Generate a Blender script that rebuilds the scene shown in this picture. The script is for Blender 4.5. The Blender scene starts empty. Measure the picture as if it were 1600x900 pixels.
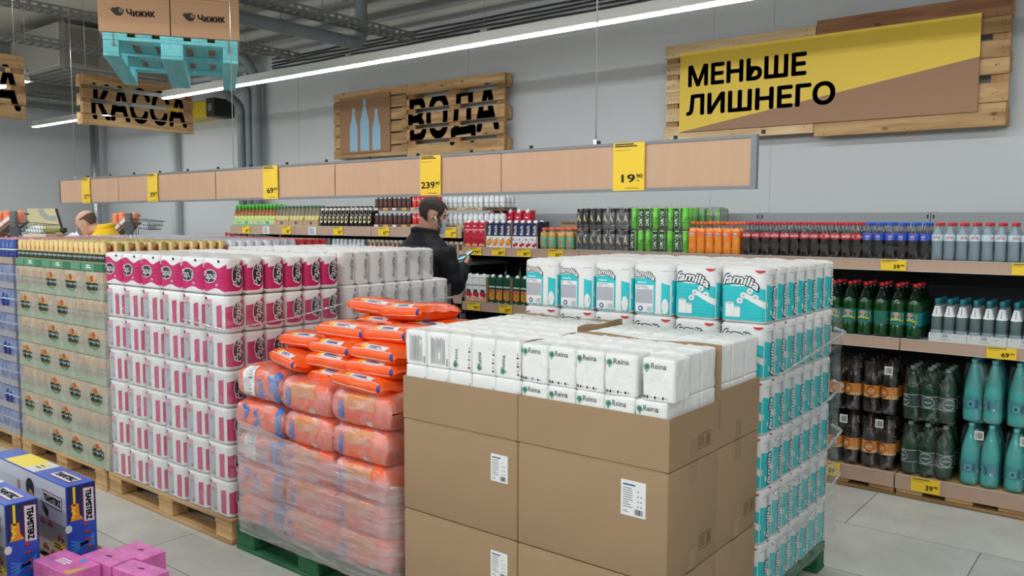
import bpy, bmesh, math, random
from mathutils import Vector, Matrix, noise

random.seed(7)
SC = bpy.context.scene
COL = SC.collection
PI = math.pi

# ---------------------------------------------------------------- camera
CAM_H, F_PX = 1.6, 1290.0


def _dir(px, py):
    return Vector((px - 800.0, -(py - 450.0), -F_PX)).normalized()


_X = -_dir(-827.0, 340.0)
_Y = _dir(1830.0, 350.0)
_Y = (_Y - _X * _X.dot(_Y)).normalized()
_Z = _X.cross(_Y)
ROT = Matrix((_X, _Y, _Z))            # camera axes -> room axes (x along the shelves, y towards them)
cam_data = bpy.data.cameras.new('camera')
cam_data.sensor_width = 36.0
cam_data.lens = 36.0 * F_PX / 1600.0
cam_data.clip_start, cam_data.clip_end = 0.05, 100.0
cam = bpy.data.objects.new('camera', cam_data)
COL.objects.link(cam)
cam.matrix_world = Matrix.Translation((0, 0, CAM_H)) @ ROT.to_4x4()
SC.camera = cam

# ---------------------------------------------------------------- light and exposure
STRIP_POWER = 39.0
AMBIENT = 0.30
world = bpy.data.worlds.new('world')
SC.world = world
world.use_nodes = True
world.node_tree.nodes['Background'].inputs[0].default_value = (0.93, 0.96, 1.0, 1)
world.node_tree.nodes['Background'].inputs[1].default_value = AMBIENT
SC.view_settings.view_transform = 'Standard'
SC.view_settings.look = 'None'
SC.view_settings.exposure = 0.0
SC.view_settings.gamma = 1.0
SC.view_settings.use_curve_mapping = False
SC.cycles.use_denoising = True
SC.cycles.max_bounces = 8
SC.cycles.diffuse_bounces = 4
SC.cycles.glossy_bounces = 3
SC.cycles.transmission_bounces = 6
SC.cycles.transparent_max_bounces = 24
SC.cycles.sample_clamp_indirect = 4.0
SC.cycles.caustics_reflective = False
SC.cycles.caustics_refractive = False


# ---------------------------------------------------------------- materials
def lin(c):
    c = c / 255.0
    return c / 12.92 if c <= 0.04045 else ((c + 0.055) / 1.055) ** 2.4


def rgb(r, g, b):
    return (lin(r), lin(g), lin(b), 1.0)


MATS = {}


def mat(name, col, rough=0.5, metal=0.0, spec=0.5, vary=0.0, vscale=8.0, bump=0.0, bscale=60.0,
        emit=0.0, stretch=None, alpha=1.0, rnd=0.0, coat=0.0):
    if name in MATS:
        return MATS[name]
    m = bpy.data.materials.new(name)
    m.use_nodes = True
    nt = m.node_tree
    p = nt.nodes['Principled BSDF']
    c = rgb(*col)
    p.inputs['Base Color'].default_value = c
    p.inputs['Roughness'].default_value = rough
    p.inputs['Metallic'].default_value = metal
    p.inputs['Specular IOR Level'].default_value = spec
    p.inputs['Alpha'].default_value = alpha
    if coat:
        p.inputs['Coat Weight'].default_value = coat
    if emit:
        p.inputs['Emission Color'].default_value = c
        p.inputs['Emission Strength'].default_value = emit
    L = nt.links.new
    tc = None
    if vary or bump:
        tc = nt.nodes.new('ShaderNodeTexCoord')
        mp = nt.nodes.new('ShaderNodeMapping')
        mp.inputs['Scale'].default_value = stretch or (1, 1, 1)
        L(tc.outputs['Object'], mp.inputs['Vector'])
    if vary or rnd:
        mix = nt.nodes.new('ShaderNodeMix')
        mix.data_type = 'RGBA'
        mix.inputs[6].default_value = tuple(v * (1 - max(vary, rnd)) for v in c[:3]) + (1,)
        mix.inputs[7].default_value = tuple(min(1, v * (1 + max(vary, rnd))) for v in c[:3]) + (1,)
        if vary:
            n = nt.nodes.new('ShaderNodeTexNoise')
            n.inputs['Scale'].default_value = vscale
            n.inputs['Detail'].default_value = 4.0
            L(mp.outputs[0], n.inputs['Vector'])
            L(n.outputs['Fac'], mix.inputs[0])
        else:
            oi = nt.nodes.new('ShaderNodeObjectInfo')
            L(oi.outputs['Random'], mix.inputs[0])
        L(mix.outputs[2], p.inputs['Base Color'])
    if bump:
        n2 = nt.nodes.new('ShaderNodeTexNoise')
        n2.inputs['Scale'].default_value = bscale
        n2.inputs['Detail'].default_value = 3.0
        L(mp.outputs[0], n2.inputs['Vector'])
        b = nt.nodes.new('ShaderNodeBump')
        b.inputs['Strength'].default_value = bump
        b.inputs['Distance'].default_value = 0.01
        L(n2.outputs['Fac'], b.inputs['Height'])
        L(b.outputs[0], p.inputs['Normal'])
    MATS[name] = m
    return m


def wood_mat(name, light, dark, axis, painted=False):
    """grain runs along the local axis; knots and a different shade for every board"""
    if name in MATS:
        return MATS[name]
    m = bpy.data.materials.new(name)
    m.use_nodes = True
    nt = m.node_tree
    L = nt.links.new
    p = nt.nodes['Principled BSDF']
    p.inputs['Roughness'].default_value = 0.72
    p.inputs['Specular IOR Level'].default_value = 0.25
    tc = nt.nodes.new('ShaderNodeTexCoord')
    mp = nt.nodes.new('ShaderNodeMapping')
    s = [9.0, 9.0, 9.0]
    s[axis] = 0.8
    mp.inputs['Scale'].default_value = s
    oi = nt.nodes.new('ShaderNodeObjectInfo')
    sc = nt.nodes.new('ShaderNodeVectorMath')
    sc.operation = 'SCALE'
    sc.inputs[0].default_value = (13.0, 7.0, 11.0)
    L(oi.outputs['Random'], sc.inputs['Scale'])
    ad = nt.nodes.new('ShaderNodeVectorMath')
    L(tc.outputs['Object'], mp.inputs['Vector'])
    L(mp.outputs[0], ad.inputs[0])
    L(sc.outputs[0], ad.inputs[1])
    n = nt.nodes.new('ShaderNodeTexNoise')
    n.inputs['Scale'].default_value = 2.2
    n.inputs['Detail'].default_value = 6.0
    n.inputs['Distortion'].default_value = 0.6
    L(ad.outputs[0], n.inputs['Vector'])
    r = nt.nodes.new('ShaderNodeValToRGB')
    r.color_ramp.elements[0].position = 0.30
    r.color_ramp.elements[1].position = 0.68
    r.color_ramp.elements[0].color = rgb(*dark)
    r.color_ramp.elements[1].color = rgb(*light)
    L(n.outputs['Fac'], r.inputs['Fac'])
    # knots
    mp2 = nt.nodes.new('ShaderNodeMapping')
    s2 = [9.0, 9.0, 9.0]
    s2[axis] = 4.5
    mp2.inputs['Scale'].default_value = s2
    L(tc.outputs['Object'], mp2.inputs['Vector'])
    ad2 = nt.nodes.new('ShaderNodeVectorMath')
    L(mp2.outputs[0], ad2.inputs[0])
    L(sc.outputs[0], ad2.inputs[1])
    vo = nt.nodes.new('ShaderNodeTexVoronoi')
    vo.inputs['Scale'].default_value = 0.9
    L(ad2.outputs[0], vo.inputs['Vector'])
    r2 = nt.nodes.new('ShaderNodeValToRGB')
    r2.color_ramp.elements[0].position = 0.06
    r2.color_ramp.elements[1].position = 0.13
    r2.color_ramp.elements[0].color = (0.45, 0.45, 0.45, 1) if not painted else (0.85, 0.85, 0.85, 1)
    r2.color_ramp.elements[1].color = (1, 1, 1, 1)
    L(vo.outputs['Distance'], r2.inputs['Fac'])
    mu = nt.nodes.new('ShaderNodeMix')
    mu.data_type = 'RGBA'
    mu.blend_type = 'MULTIPLY'
    mu.inputs[0].default_value = 1.0
    L(r.outputs[0], mu.inputs[6])
    L(r2.outputs[0], mu.inputs[7])
    hs = nt.nodes.new('ShaderNodeHueSaturation')
    mr = nt.nodes.new('ShaderNodeMapRange')
    mr.inputs['To Min'].default_value = 0.82
    mr.inputs['To Max'].default_value = 1.12
    L(oi.outputs['Random'], mr.inputs['Value'])
    L(mr.outputs[0], hs.inputs['Value'])
    L(mu.outputs[2], hs.inputs['Color'])
    L(hs.outputs[0], p.inputs['Base Color'])
    b = nt.nodes.new('ShaderNodeBump')
    b.inputs['Strength'].default_value = 0.15
    b.inputs['Distance'].default_value = 0.005
    L(n.outputs['Fac'], b.inputs['Height'])
    L(b.outputs[0], p.inputs['Normal'])
    MATS[name] = m
    return m


def film_mat(name, tint, base, streak, scale=(3, 3, 14), rough=0.12, gloss=0.10, cut=(0.45, 0.75)):
    """thin clear plastic: mostly see-through, milky along the folds"""
    if name in MATS:
        return MATS[name]
    m = bpy.data.materials.new(name)
    m.use_nodes = True
    nt = m.node_tree
    L = nt.links.new
    nt.nodes.remove(nt.nodes['Principled BSDF'])
    out = nt.nodes['Material Output']
    tr = nt.nodes.new('ShaderNodeBsdfTransparent')
    di = nt.nodes.new('ShaderNodeBsdfDiffuse')
    di.inputs[0].default_value = rgb(*tint)
    tl = nt.nodes.new('ShaderNodeBsdfTranslucent')
    tl.inputs[0].default_value = rgb(*tint)
    half = nt.nodes.new('ShaderNodeMixShader')
    half.inputs[0].default_value = 0.4
    L(di.outputs[0], half.inputs[1])
    L(tl.outputs[0], half.inputs[2])
    gl = nt.nodes.new('ShaderNodeBsdfGlossy')
    gl.inputs['Roughness'].default_value = rough
    gl.inputs['Color'].default_value = (1, 1, 1, 1)
    tc = nt.nodes.new('ShaderNodeTexCoord')
    mp = nt.nodes.new('ShaderNodeMapping')
    mp.inputs['Scale'].default_value = scale
    L(tc.outputs['Object'], mp.inputs['Vector'])
    n = nt.nodes.new('ShaderNodeTexNoise')
    n.inputs['Scale'].default_value = 2.0
    n.inputs['Detail'].default_value = 5.0
    n.inputs['Distortion'].default_value = 1.2
    L(mp.outputs[0], n.inputs['Vector'])
    mr = nt.nodes.new('ShaderNodeMapRange')
    mr.inputs['From Min'].default_value = cut[0]
    mr.inputs['From Max'].default_value = cut[1]
    mr.inputs['To Min'].default_value = base
    mr.inputs['To Max'].default_value = streak
    L(n.outputs['Fac'], mr.inputs['Value'])
    m1 = nt.nodes.new('ShaderNodeMixShader')
    L(mr.outputs[0], m1.inputs[0])
    L(tr.outputs[0], m1.inputs[1])
    L(half.outputs[0], m1.inputs[2])
    lw = nt.nodes.new('ShaderNodeLayerWeight')
    lw.inputs['Blend'].default_value = 0.25
    ma = nt.nodes.new('ShaderNodeMath')
    ma.operation = 'MULTIPLY_ADD'
    ma.inputs[1].default_value = 0.25
    ma.inputs[2].default_value = gloss
    L(lw.outputs['Facing'], ma.inputs[0])
    m2 = nt.nodes.new('ShaderNodeMixShader')
    L(ma.outputs[0], m2.inputs[0])
    L(m1.outputs[0], m2.inputs[1])
    L(gl.outputs[0], m2.inputs[2])
    bp = nt.nodes.new('ShaderNodeBump')
    bp.inputs['Strength'].default_value = 0.5
    bp.inputs['Distance'].default_value = 0.02
    L(n.outputs['Fac'], bp.inputs['Height'])
    L(bp.outputs[0], gl.inputs['Normal'])
    L(m2.outputs[0], out.inputs['Surface'])
    MATS[name] = m
    return m


def clear_mat(name, tint, solid=0.35, rough=0.06):
    """bottle plastic or glass with its contents: tinted see-through with a glossy skin"""
    if name in MATS:
        return MATS[name]
    m = bpy.data.materials.new(name)
    m.use_nodes = True
    nt = m.node_tree
    L = nt.links.new
    nt.nodes.remove(nt.nodes['Principled BSDF'])
    out = nt.nodes['Material Output']
    tr = nt.nodes.new('ShaderNodeBsdfTransparent')
    tr.inputs[0].default_value = rgb(*tint)
    di = nt.nodes.new('ShaderNodeBsdfDiffuse')
    di.inputs[0].default_value = rgb(*tint)
    mx = nt.nodes.new('ShaderNodeMixShader')
    mx.inputs[0].default_value = solid
    L(tr.outputs[0], mx.inputs[1])
    L(di.outputs[0], mx.inputs[2])
    gl = nt.nodes.new('ShaderNodeBsdfGlossy')
    gl.inputs['Roughness'].default_value = rough
    fr = nt.nodes.new('ShaderNodeFresnel')
    fr.inputs[0].default_value = 1.45
    m2 = nt.nodes.new('ShaderNodeMixShader')
    L(fr.outputs[0], m2.inputs[0])
    L(mx.outputs[0], m2.inputs[1])
    L(gl.outputs[0], m2.inputs[2])
    L(m2.outputs[0], out.inputs['Surface'])
    MATS[name] = m
    return m


# ---------------------------------------------------------------- mesh helpers
class G:
    """collects shapes and links them as ONE mesh"""

    def __init__(s):
        s.v, s.f, s.m, s.sm = [], [], [], []

    def add(s, verts, faces, m=0, sm=False, M=None):
        o = len(s.v)
        if M is not None:
            verts = [M @ Vector(p) for p in verts]
        s.v.extend(tuple(p) for p in verts)
        for k, f in enumerate(faces):
            s.f.append([o + i for i in f])
            s.m.append(m[k] if isinstance(m, (list, tuple)) else m)
            s.sm.append(sm)
        return s

    def merge(s, g, M=None, m=None):
        o = len(s.v)
        s.v.extend(tuple(M @ Vector(p)) if M is not None else p for p in g.v)
        for f, mi, sm in zip(g.f, g.m, g.sm):
            s.f.append([o + i for i in f])
            s.m.append(mi if m is None else m)
            s.sm.append(sm)
        return s

    def box(s, x0, y0, z0, x1, y1, z1, m=0, M=None):
        v = [(x0, y0, z0), (x1, y0, z0), (x1, y1, z0), (x0, y1, z0), (x0, y0, z1), (x1, y0, z1), (x1, y1, z1), (x0, y1, z1)]
        return s.add(v, [(3, 2, 1, 0), (4, 5, 6, 7), (0, 1, 5, 4), (1, 2, 6, 5), (2, 3, 7, 6), (3, 0, 4, 7)], m, False, M)

    def rbox(s, x0, y0, z0, x1, y1, z1, r=0.004, m=0, M=None, seg=1):
        bm = bmesh.new()
        bmesh.ops.create_cube(bm, size=1.0)
        for v in bm.verts:
            v.co = Vector((x0 + (v.co.x + .5) * (x1 - x0), y0 + (v.co.y + .5) * (y1 - y0), z0 + (v.co.z + .5) * (z1 - z0)))
        bmesh.ops.bevel(bm, geom=bm.edges[:], offset=r, segments=seg, profile=0.5, affect='EDGES')
        s.bm(bm, m, seg > 1, M)
        return s

    def bm(s, bm, m=0, sm=False, M=None):
        bm.verts.index_update()
        s.add([v.co.copy() for v in bm.verts], [[v.index for v in f.verts] for f in bm.faces], m, sm, M)
        bm.free()
        return s

    def lathe(s, prof, n=16, c=(0, 0, 0), m=0, sm=True, M=None, cap=True, sx=1.0, sy=1.0):
        v, f, mm = [], [], []
        for r, z in prof:
            for k in range(n):
                a = 2 * PI * k / n
                v.append((c[0] + r * sx * math.cos(a), c[1] + r * sy * math.sin(a), c[2] + z))
        for i in range(len(prof) - 1):
            for k in range(n):
                k2 = (k + 1) % n
                f.append((i * n + k, i * n + k2, (i + 1) * n + k2, (i + 1) * n + k))
                mm.append(m[i] if isinstance(m, (list, tuple)) else m)
        if cap:
            f.append(tuple(range(n - 1, -1, -1)))
            mm.append(mm[0])
            t = (len(prof) - 1) * n
            f.append(tuple(t + k for k in range(n)))
            mm.append(mm[-2])
        return s.add(v, f, mm, sm, M)

    def tube(s, pts, r, n=8, m=0, sm=True, M=None, cap=True, closed=False):
        pts = [Vector(p) for p in pts]
        rs = r if isinstance(r, (list, tuple)) else [r] * len(pts)
        v, f = [], []
        up = Vector((0, 0, 1))
        N = len(pts)
        prev = None
        for i, p in enumerate(pts):
            if closed:
                t = pts[(i + 1) % N] - pts[i - 1]
            else:
                t = pts[min(i + 1, N - 1)] - pts[max(i - 1, 0)]
            t = t.normalized() if t.length > 1e-9 else Vector((0, 0, 1))
            if prev is None:
                a = up if abs(t.z) < 0.9 else Vector((1, 0, 0))
                x = t.cross(a).normalized()
            else:
                x = prev - t * prev.dot(t)
                x = x.normalized() if x.length > 1e-6 else t.cross(up).normalized()
            prev = x
            y = t.cross(x)
            for k in range(n):
                q = 2 * PI * k / n
                v.append(p + (x * math.cos(q) + y * math.sin(q)) * rs[i])
        for i in range(N if closed else N - 1):
            j = (i + 1) % N
            for k in range(n):
                k2 = (k + 1) % n
                f.append((i * n + k, i * n + k2, j * n + k2, j * n + k))
        if cap and not closed:
            f.append(tuple(range(n - 1, -1, -1)))
            f.append(tuple((N - 1) * n + k for k in range(n)))
        return s.add(v, f, m, sm, M)

    def prism(s, poly, d0, d1, m=0, axis='y', M=None):
        """polygon in (x,z) pushed along y, in (x,y) along z or in (y,z) along x"""
        def P(p, d):
            return (p[0], d, p[1]) if axis == 'y' else ((p[0], p[1], d) if axis == 'z' else (d, p[0], p[1]))
        n = len(poly)
        v = [P(p, d0) for p in poly] + [P(p, d1) for p in poly]
        f = [tuple(range(n)), tuple(range(2 * n - 1, n - 1, -1))]
        f += [(i, n + i, n + (i + 1) % n, (i + 1) % n) for i in range(n)]
        return s.add(v, f, m, False, M)

    def grid(s, fn, nu, nv, m=0, sm=True, M=None, wrap=False):
        v = [fn(i / nu, j / nv) for j in range(nv + 1) for i in range(nu + (0 if wrap else 1))]
        w = nu if wrap else nu + 1
        f = []
        for j in range(nv):
            for i in range(nu):
                i2 = (i + 1) % w if wrap else i + 1
                f.append((j * w + i, j * w + i2, (j + 1) * w + i2, (j + 1) * w + i))
        return s.add(v, f, m, sm, M)

    def mesh(s, name, mats, fix=True):
        me = bpy.data.meshes.new(name)
        me.from_pydata(s.v, [], s.f)
        for m in (mats if isinstance(mats, (list, tuple)) else [mats]):
            me.materials.append(m)
        me.polygons.foreach_set('material_index', s.m)
        me.polygons.foreach_set('use_smooth', s.sm)
        me.update()
        if fix:
            bm = bmesh.new()
            bm.from_mesh(me)
            bmesh.ops.recalc_face_normals(bm, faces=bm.faces[:])
            bm.to_mesh(me)
            bm.free()
        return me

    def build(s, name, mats, parent=None, fix=True, loc=None):
        return link(name, s.mesh(name, mats, fix), parent, loc)


def link(name, me, parent=None, loc=None, rz=0.0):
    o = bpy.data.objects.new(name, me)
    COL.objects.link(o)
    if parent is not None:
        o.parent = parent
    if loc is not None:
        o.location = loc
    if rz:
        o.rotation_euler = (0, 0, rz)
    return o


def tag(o, label=None, cat=None, group=None, kind=None):
    if label:
        o['label'] = label
    if cat:
        o['category'] = cat
    if group:
        o['group'] = group
    if kind:
        o['kind'] = kind
    return o


def thing(name, label, cat, loc=(0, 0, 0), rz=0.0, group=None):
    o = bpy.data.objects.new(name, None)
    o.empty_display_size = 0.05
    COL.objects.link(o)
    o.location = loc
    o.rotation_euler = (0, 0, rz)
    return tag(o, label, cat, group)


KIDS = {}


def kids(o):
    return [c for c in o.children]


def dup(root, loc, rz=None, label=None, group=None):
    r = root.copy()
    COL.objects.link(r)
    r.location = loc
    if rz is not None:
        r.rotation_euler = (0, 0, rz)
    if label:
        r['label'] = label
    if group:
        r['group'] = group
    for ch in kids(root):
        c = ch.copy()
        COL.objects.link(c)
        c.parent = r
        for g in kids(ch):
            d = g.copy()
            COL.objects.link(d)
            d.parent = c
    return r


ORD = ['first', 'second', 'third', 'fourth', 'fifth', 'sixth', 'seventh', 'eighth', 'ninth', 'tenth', 'eleventh', 'twelfth',
       'thirteenth', 'fourteenth', 'fifteenth', 'sixteenth']


# ---------------------------------------------------------------- lettering
_TXT = {}


def text_geo(body, bold=0.0, shear=0.0, res=3, space=1.0):
    """triangles of a line of lettering, cap height about 0.7, starting at x = 0; bold = overlapping strokes"""
    key = (body, bold, shear, res, space)
    if key not in _TXT:
        cu = bpy.data.curves.new('lettering', 'FONT')
        cu.body = body
        cu.size = 1.0
        cu.resolution_u = res
        cu.shear = shear
        cu.space_character = space
        o = bpy.data.objects.new('lettering', cu)
        me = bpy.data.meshes.new_from_object(o)
        v0 = [(v.co.x, v.co.y) for v in me.vertices]
        f0 = [tuple(p.vertices) for p in me.polygons]
        bpy.data.objects.remove(o)
        bpy.data.meshes.remove(me)
        bpy.data.curves.remove(cu)
        vs, fs = [], []
        for dx, dy in (((0, 0),) if not bold else ((0, 0),) + tuple((bold * math.cos(PI * q / 4), bold * math.sin(PI * q / 4)) for q in range(8))):
            k = len(vs)
            vs += [(x + dx, y + dy) for x, y in v0]
            fs += [tuple(i + k for i in f) for f in f0]
        _TXT[key] = (vs, fs)
    return _TXT[key]


def text_fit(body, x, z, w, h, bold=0.0, shear=0.0, res=3, space=1.0):
    """lettering stretched into the rectangle x..x+w, z..z+h; returns flat verts and faces"""
    vs, fs = text_geo(body, bold, shear, res, space)
    xs = [p[0] for p in vs]
    ys = [p[1] for p in vs]
    x0, x1, y0, y1 = min(xs), max(xs), min(ys), max(ys)
    return [(x + (p[0] - x0) / (x1 - x0) * w, z + (p[1] - y0) / (y1 - y0) * h) for p in vs], fs


def front(y):
    """flat decal on a face that looks towards -y"""
    return lambda u, v: (u, y, v)


def side(x):
    """flat decal on a face that looks towards +x; u runs along +y"""
    return lambda u, v: (x, u, v)


def top(z):
    return lambda u, v: (u, v, z)


def cyl(R, cx=0.0, cy=0.0, a0=-PI / 2):
    """decal wrapped round a cylinder, u = 0 faces -y"""
    return lambda u, v: (cx + R * math.cos(a0 + u / R), cy + R * math.sin(a0 + u / R), v)


def put(g, fn, flat, m):
    vs, fs = flat
    g.add([fn(*p) for p in vs], fs, m)


def rect(g, fn, u0, v0, u1, v1, m, nu=1, nv=1):
    vs = [(u0 + (u1 - u0) * i / nu, v0 + (v1 - v0) * j / nv) for j in range(nv + 1) for i in range(nu + 1)]
    w = nu + 1
    fs = [(j * w + i, j * w + i + 1, (j + 1) * w + i + 1, (j + 1) * w + i) for j in range(nv) for i in range(nu)]
    put(g, fn, (vs, fs), m)


def disc(g, fn, cu, cv, ru, rv, m, n=16, rot=0.0):
    c, s = math.cos(rot), math.sin(rot)
    vs = [(cu, cv)]
    for k in range(n):
        a = 2 * PI * k / n
        x, y = ru * math.cos(a), rv * math.sin(a)
        vs.append((cu + x * c - y * s, cv + x * s + y * c))
    put(g, fn, (vs, [(0, 1 + k, 1 + (k + 1) % n) for k in range(n)]), m)


def band(g, fn, us, lo, hi, m):
    """region between two curves lo(u) and hi(u)"""
    tall = max(hi(u) - lo(u) for u in us)
    nv = max(1, min(8, int(tall / .016)))
    n = len(us)
    vs = [(u, lo(u) + (hi(u) - lo(u)) * j / nv) for j in range(nv + 1) for u in us]
    put(g, fn, (vs, [(j * n + i, j * n + i + 1, (j + 1) * n + i + 1, (j + 1) * n + i) for j in range(nv) for i in range(n - 1)]), m)


def rotated(flat, ang, cx, cz):
    c, s = math.cos(ang), math.sin(ang)
    return [(cx + (p[0] - cx) * c - (p[1] - cz) * s, cz + (p[0] - cx) * s + (p[1] - cz) * c) for p in flat[0]], flat[1]


def bars(g, fn, u0, v0, u1, v1, m, n=12, seed=1):
    """a barcode"""
    r = random.Random(seed)
    u = u0
    st = (u1 - u0) / (n * 2.0)
    while u < u1 - st:
        w = st * r.choice((0.6, 1.0, 1.5))
        rect(g, fn, u, v0, min(u + w, u1), v1, m)
        u += w + st * r.choice((0.7, 1.0, 1.3))


def lines(g, fn, u0, v0, u1, v1, m, n=6, fill=0.45, seed=3):
    """rows of small print"""
    r = random.Random(seed)
    st = (v1 - v0) / n
    for k in range(n):
        v = v1 - (k + 1) * st + st * 0.3
        rect(g, fn, u0, v, u0 + (u1 - u0) * r.uniform(0.6, 1.0), v + st * fill, m)


def clip_band(flat, lo, hi, ax=1):
    """keep what lies between lo and hi on an axis"""
    vs, fs = flat
    ov, of = [], []
    for f in fs:
        poly = [vs[i] for i in f]
        for lim, sg in ((lo, 1), (hi, -1)):
            out = []
            for i in range(len(poly)):
                a, b = poly[i - 1], poly[i]
                da, db = (a[ax] - lim) * sg, (b[ax] - lim) * sg
                if da >= 0:
                    if db >= 0:
                        out.append(b)
                    else:
                        t = da / (da - db)
                        out.append((a[0] + (b[0] - a[0]) * t, a[1] + (b[1] - a[1]) * t))
                elif db >= 0:
                    t = da / (da - db)
                    out.append((a[0] + (b[0] - a[0]) * t, a[1] + (b[1] - a[1]) * t))
                    out.append(b)
            poly = out
            if len(poly) < 3:
                break
        if len(poly) >= 3:
            o = len(ov)
            ov += poly
            of.append(tuple(range(o, o + len(poly))))
    return ov, of


# palette shared by many things
M_WHITE = mat('paper white', (236, 236, 234), 0.55)
M_BLACK = mat('print black', (28, 28, 30), 0.6)
M_GREYP = mat('print grey', (120, 122, 126), 0.6)
M_KRAFT = mat('kraft board', (164, 136, 106), 0.75, spec=0.2, vary=0.06, vscale=5.0)
M_KRAFT2 = mat('kraft board edge', (196, 164, 126), 0.8, spec=0.2)
M_TAPE = mat('brown packing tape', (158, 128, 96), 0.3)
M_YEL = mat('price tag yellow', (246, 205, 44), 0.5)
M_STEEL = mat('grey painted steel', (112, 116, 118), 0.45, spec=0.4)
M_GALV = mat('galvanised steel', (150, 152, 150), 0.4, metal=0.6, vary=0.1, vscale=20)
M_DARK = mat('dark shelf steel', (40, 42, 43), 0.5)
M_ALU = mat('bright aluminium', (205, 205, 205), 0.25, metal=0.9)
# ---------------------------------------------------------------- the room
X0, X1, Y0, Y1, ZC = -13.0, 5.0, -6.0, 6.10, 4.05


def floor_mat():
    m = bpy.data.materials.new('floor stone tiles')
    m.use_nodes = True
    nt = m.node_tree
    L = nt.links.new
    p = nt.nodes['Principled BSDF']
    tc = nt.nodes.new('ShaderNodeTexCoord')
    br = nt.nodes.new('ShaderNodeTexBrick')
    br.offset = 0.5
    br.inputs['Scale'].default_value = 1.0
    br.inputs['Brick Width'].default_value = 1.28
    br.inputs['Row Height'].default_value = 0.64
    br.inputs['Mortar Size'].default_value = 0.003
    br.inputs['Color1'].default_value = rgb(206, 205, 198)
    br.inputs['Color2'].default_value = rgb(192, 191, 184)
    br.inputs['Mortar'].default_value = rgb(128, 126, 120)
    n = nt.nodes.new('ShaderNodeTexNoise')
    n.inputs['Scale'].default_value = 3.0
    n.inputs['Detail'].default_value = 8.0
    n.inputs['Roughness'].default_value = 0.65
    r = nt.nodes.new('ShaderNodeValToRGB')
    r.color_ramp.elements[0].position, r.color_ramp.elements[1].position = 0.3, 0.7
    r.color_ramp.elements[0].color = (0.80, 0.80, 0.80, 1)
    r.color_ramp.elements[1].color = (1.06, 1.06, 1.06, 1)
    mu = nt.nodes.new('ShaderNodeMix')
    mu.data_type, mu.blend_type = 'RGBA', 'MULTIPLY'
    mu.inputs[0].default_value = 1.0
    L(tc.outputs['Object'], br.inputs['Vector'])
    L(tc.outputs['Object'], n.inputs['Vector'])
    L(n.outputs['Fac'], r.inputs['Fac'])
    L(br.outputs['Color'], mu.inputs[6])
    L(r.outputs[0], mu.inputs[7])
    L(mu.outputs[2], p.inputs['Base Color'])
    p.inputs['Roughness'].default_value = 0.38
    return m


def struct(name, g, m, label=None):
    return tag(g.build(name, m), label, kind='structure')


M_WALL = mat('painted wall', (204, 206, 207), 0.85, spec=0.2, vary=0.02, vscale=2.0)
M_CEIL = mat('ceiling plaster', (206, 202, 192), 0.9, spec=0.1, vary=0.04, vscale=1.0)
struct('floor', G().box(X0, Y0, -0.1, X1, Y1, 0), floor_mat())
struct('ceiling', G().box(X0, Y0, ZC, X1, Y1, ZC + 0.1), M_CEIL)
struct('wall_back', G().box(X0, Y1, 0, X1, Y1 + 0.1, ZC), M_WALL)
struct('wall_left', G().box(X0 - 0.1, Y0, 0, X0, Y1 + 0.1, ZC), M_WALL)
struct('wall_right', G().box(X1, Y0, 0, X1 + 0.1, Y1 + 0.1, ZC), M_WALL)
struct('wall_front', G().box(X0, Y0 - 0.1, 0, X1, Y0, ZC), M_WALL)
g = G()
for sx in (-2.86, -2.38, -5.4, -8.05):
    g.box(sx, Y1 - 0.002, 0.1, sx + 0.004, Y1 + 0.001, ZC)
struct('trim_1', g, mat('wall panel joint', (186, 188, 188), 0.8))
struct('baseboard_back', G().box(X0, Y1 - 0.012, 0, X1, Y1, 0.09), M_STEEL)

# ---------------------------------------------------------------- strip lights
M_LAMP = mat('lit diffuser', (246, 252, 255), 0.5, emit=STRIP_POWER)
M_LHOUSE = mat('white lamp housing', (205, 203, 198), 0.5)


def strip_light(x0, x1, y, z, label, seg=1.42, top_=None, lens=0.009):
    t = thing('strip_light', label, 'light', ((x0 + x1) / 2, y, z), group='long ceiling strip lights')
    h = (x1 - x0) / 2
    g = G()
    g.box(-h, -0.034, 0.004, h, -0.028, 0.05).box(-h, 0.028, 0.004, h, 0.034, 0.05).box(-h, -0.028, 0.044, h, 0.028, 0.05)
    g.box(-h, -0.062, 0.0, h, 0.062, 0.004)
    g.box(-h, -0.034, 0.0, -h + 0.006, 0.034, 0.05).box(h - 0.006, -0.034, 0, h, 0.034, 0.05)
    g.box(-h, -0.02, 0.05, h, 0.02, 0.075)
    g.build('housing', M_LHOUSE, t)
    n = max(1, round((x1 - x0) / seg))
    for k in range(n):
        a, b = -h + 2 * h * k / n + 0.006, -h + 2 * h * (k + 1) / n - 0.006
        g = G()
        g.grid(lambda u, v, a=a, b=b: (a + (b - a) * u, -0.030 * math.cos(PI * v), -0.001 - lens * math.sin(PI * v)), 1, 8)
        tag(g.build('diffuser', M_LAMP, t, fix=False), 'glowing white diffuser')
        # joint bracket and suspension cable up to the ceiling
        g = G().box(b - 0.03, -0.012, 0.075, b + 0.03, 0.012, 0.10)
        g.tube([(b, 0, 0.10), (b, 0, (top_ or ZC) - z)], 0.002, 5)
        g.build('hanger', M_GALV, t)
    return t


strip_light(-8.05, 1.9, 4.45, 2.83, 'long glowing strip light crossing the picture above the shelf aisle')
strip_light(-11.9, -9.35, 4.74, 2.83, 'short strip light seen at the far end under the check-out sign', top_=3.37)
strip_light(-11.6, -8.15, 3.2, 2.85, 'strip light showing only its tip beside the cut-off plank sign')
for yy in (1.05, -1.6, -4.2):
    strip_light(-12.0, 3.8, yy, 2.97, 'strip light over the aisle in front of the island, out of the picture'
                if yy == 1.05 else ('strip light above the viewer, out of the picture' if yy == -1.6 else 'strip light behind the viewer, out of the picture'), lens=0.036)

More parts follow.
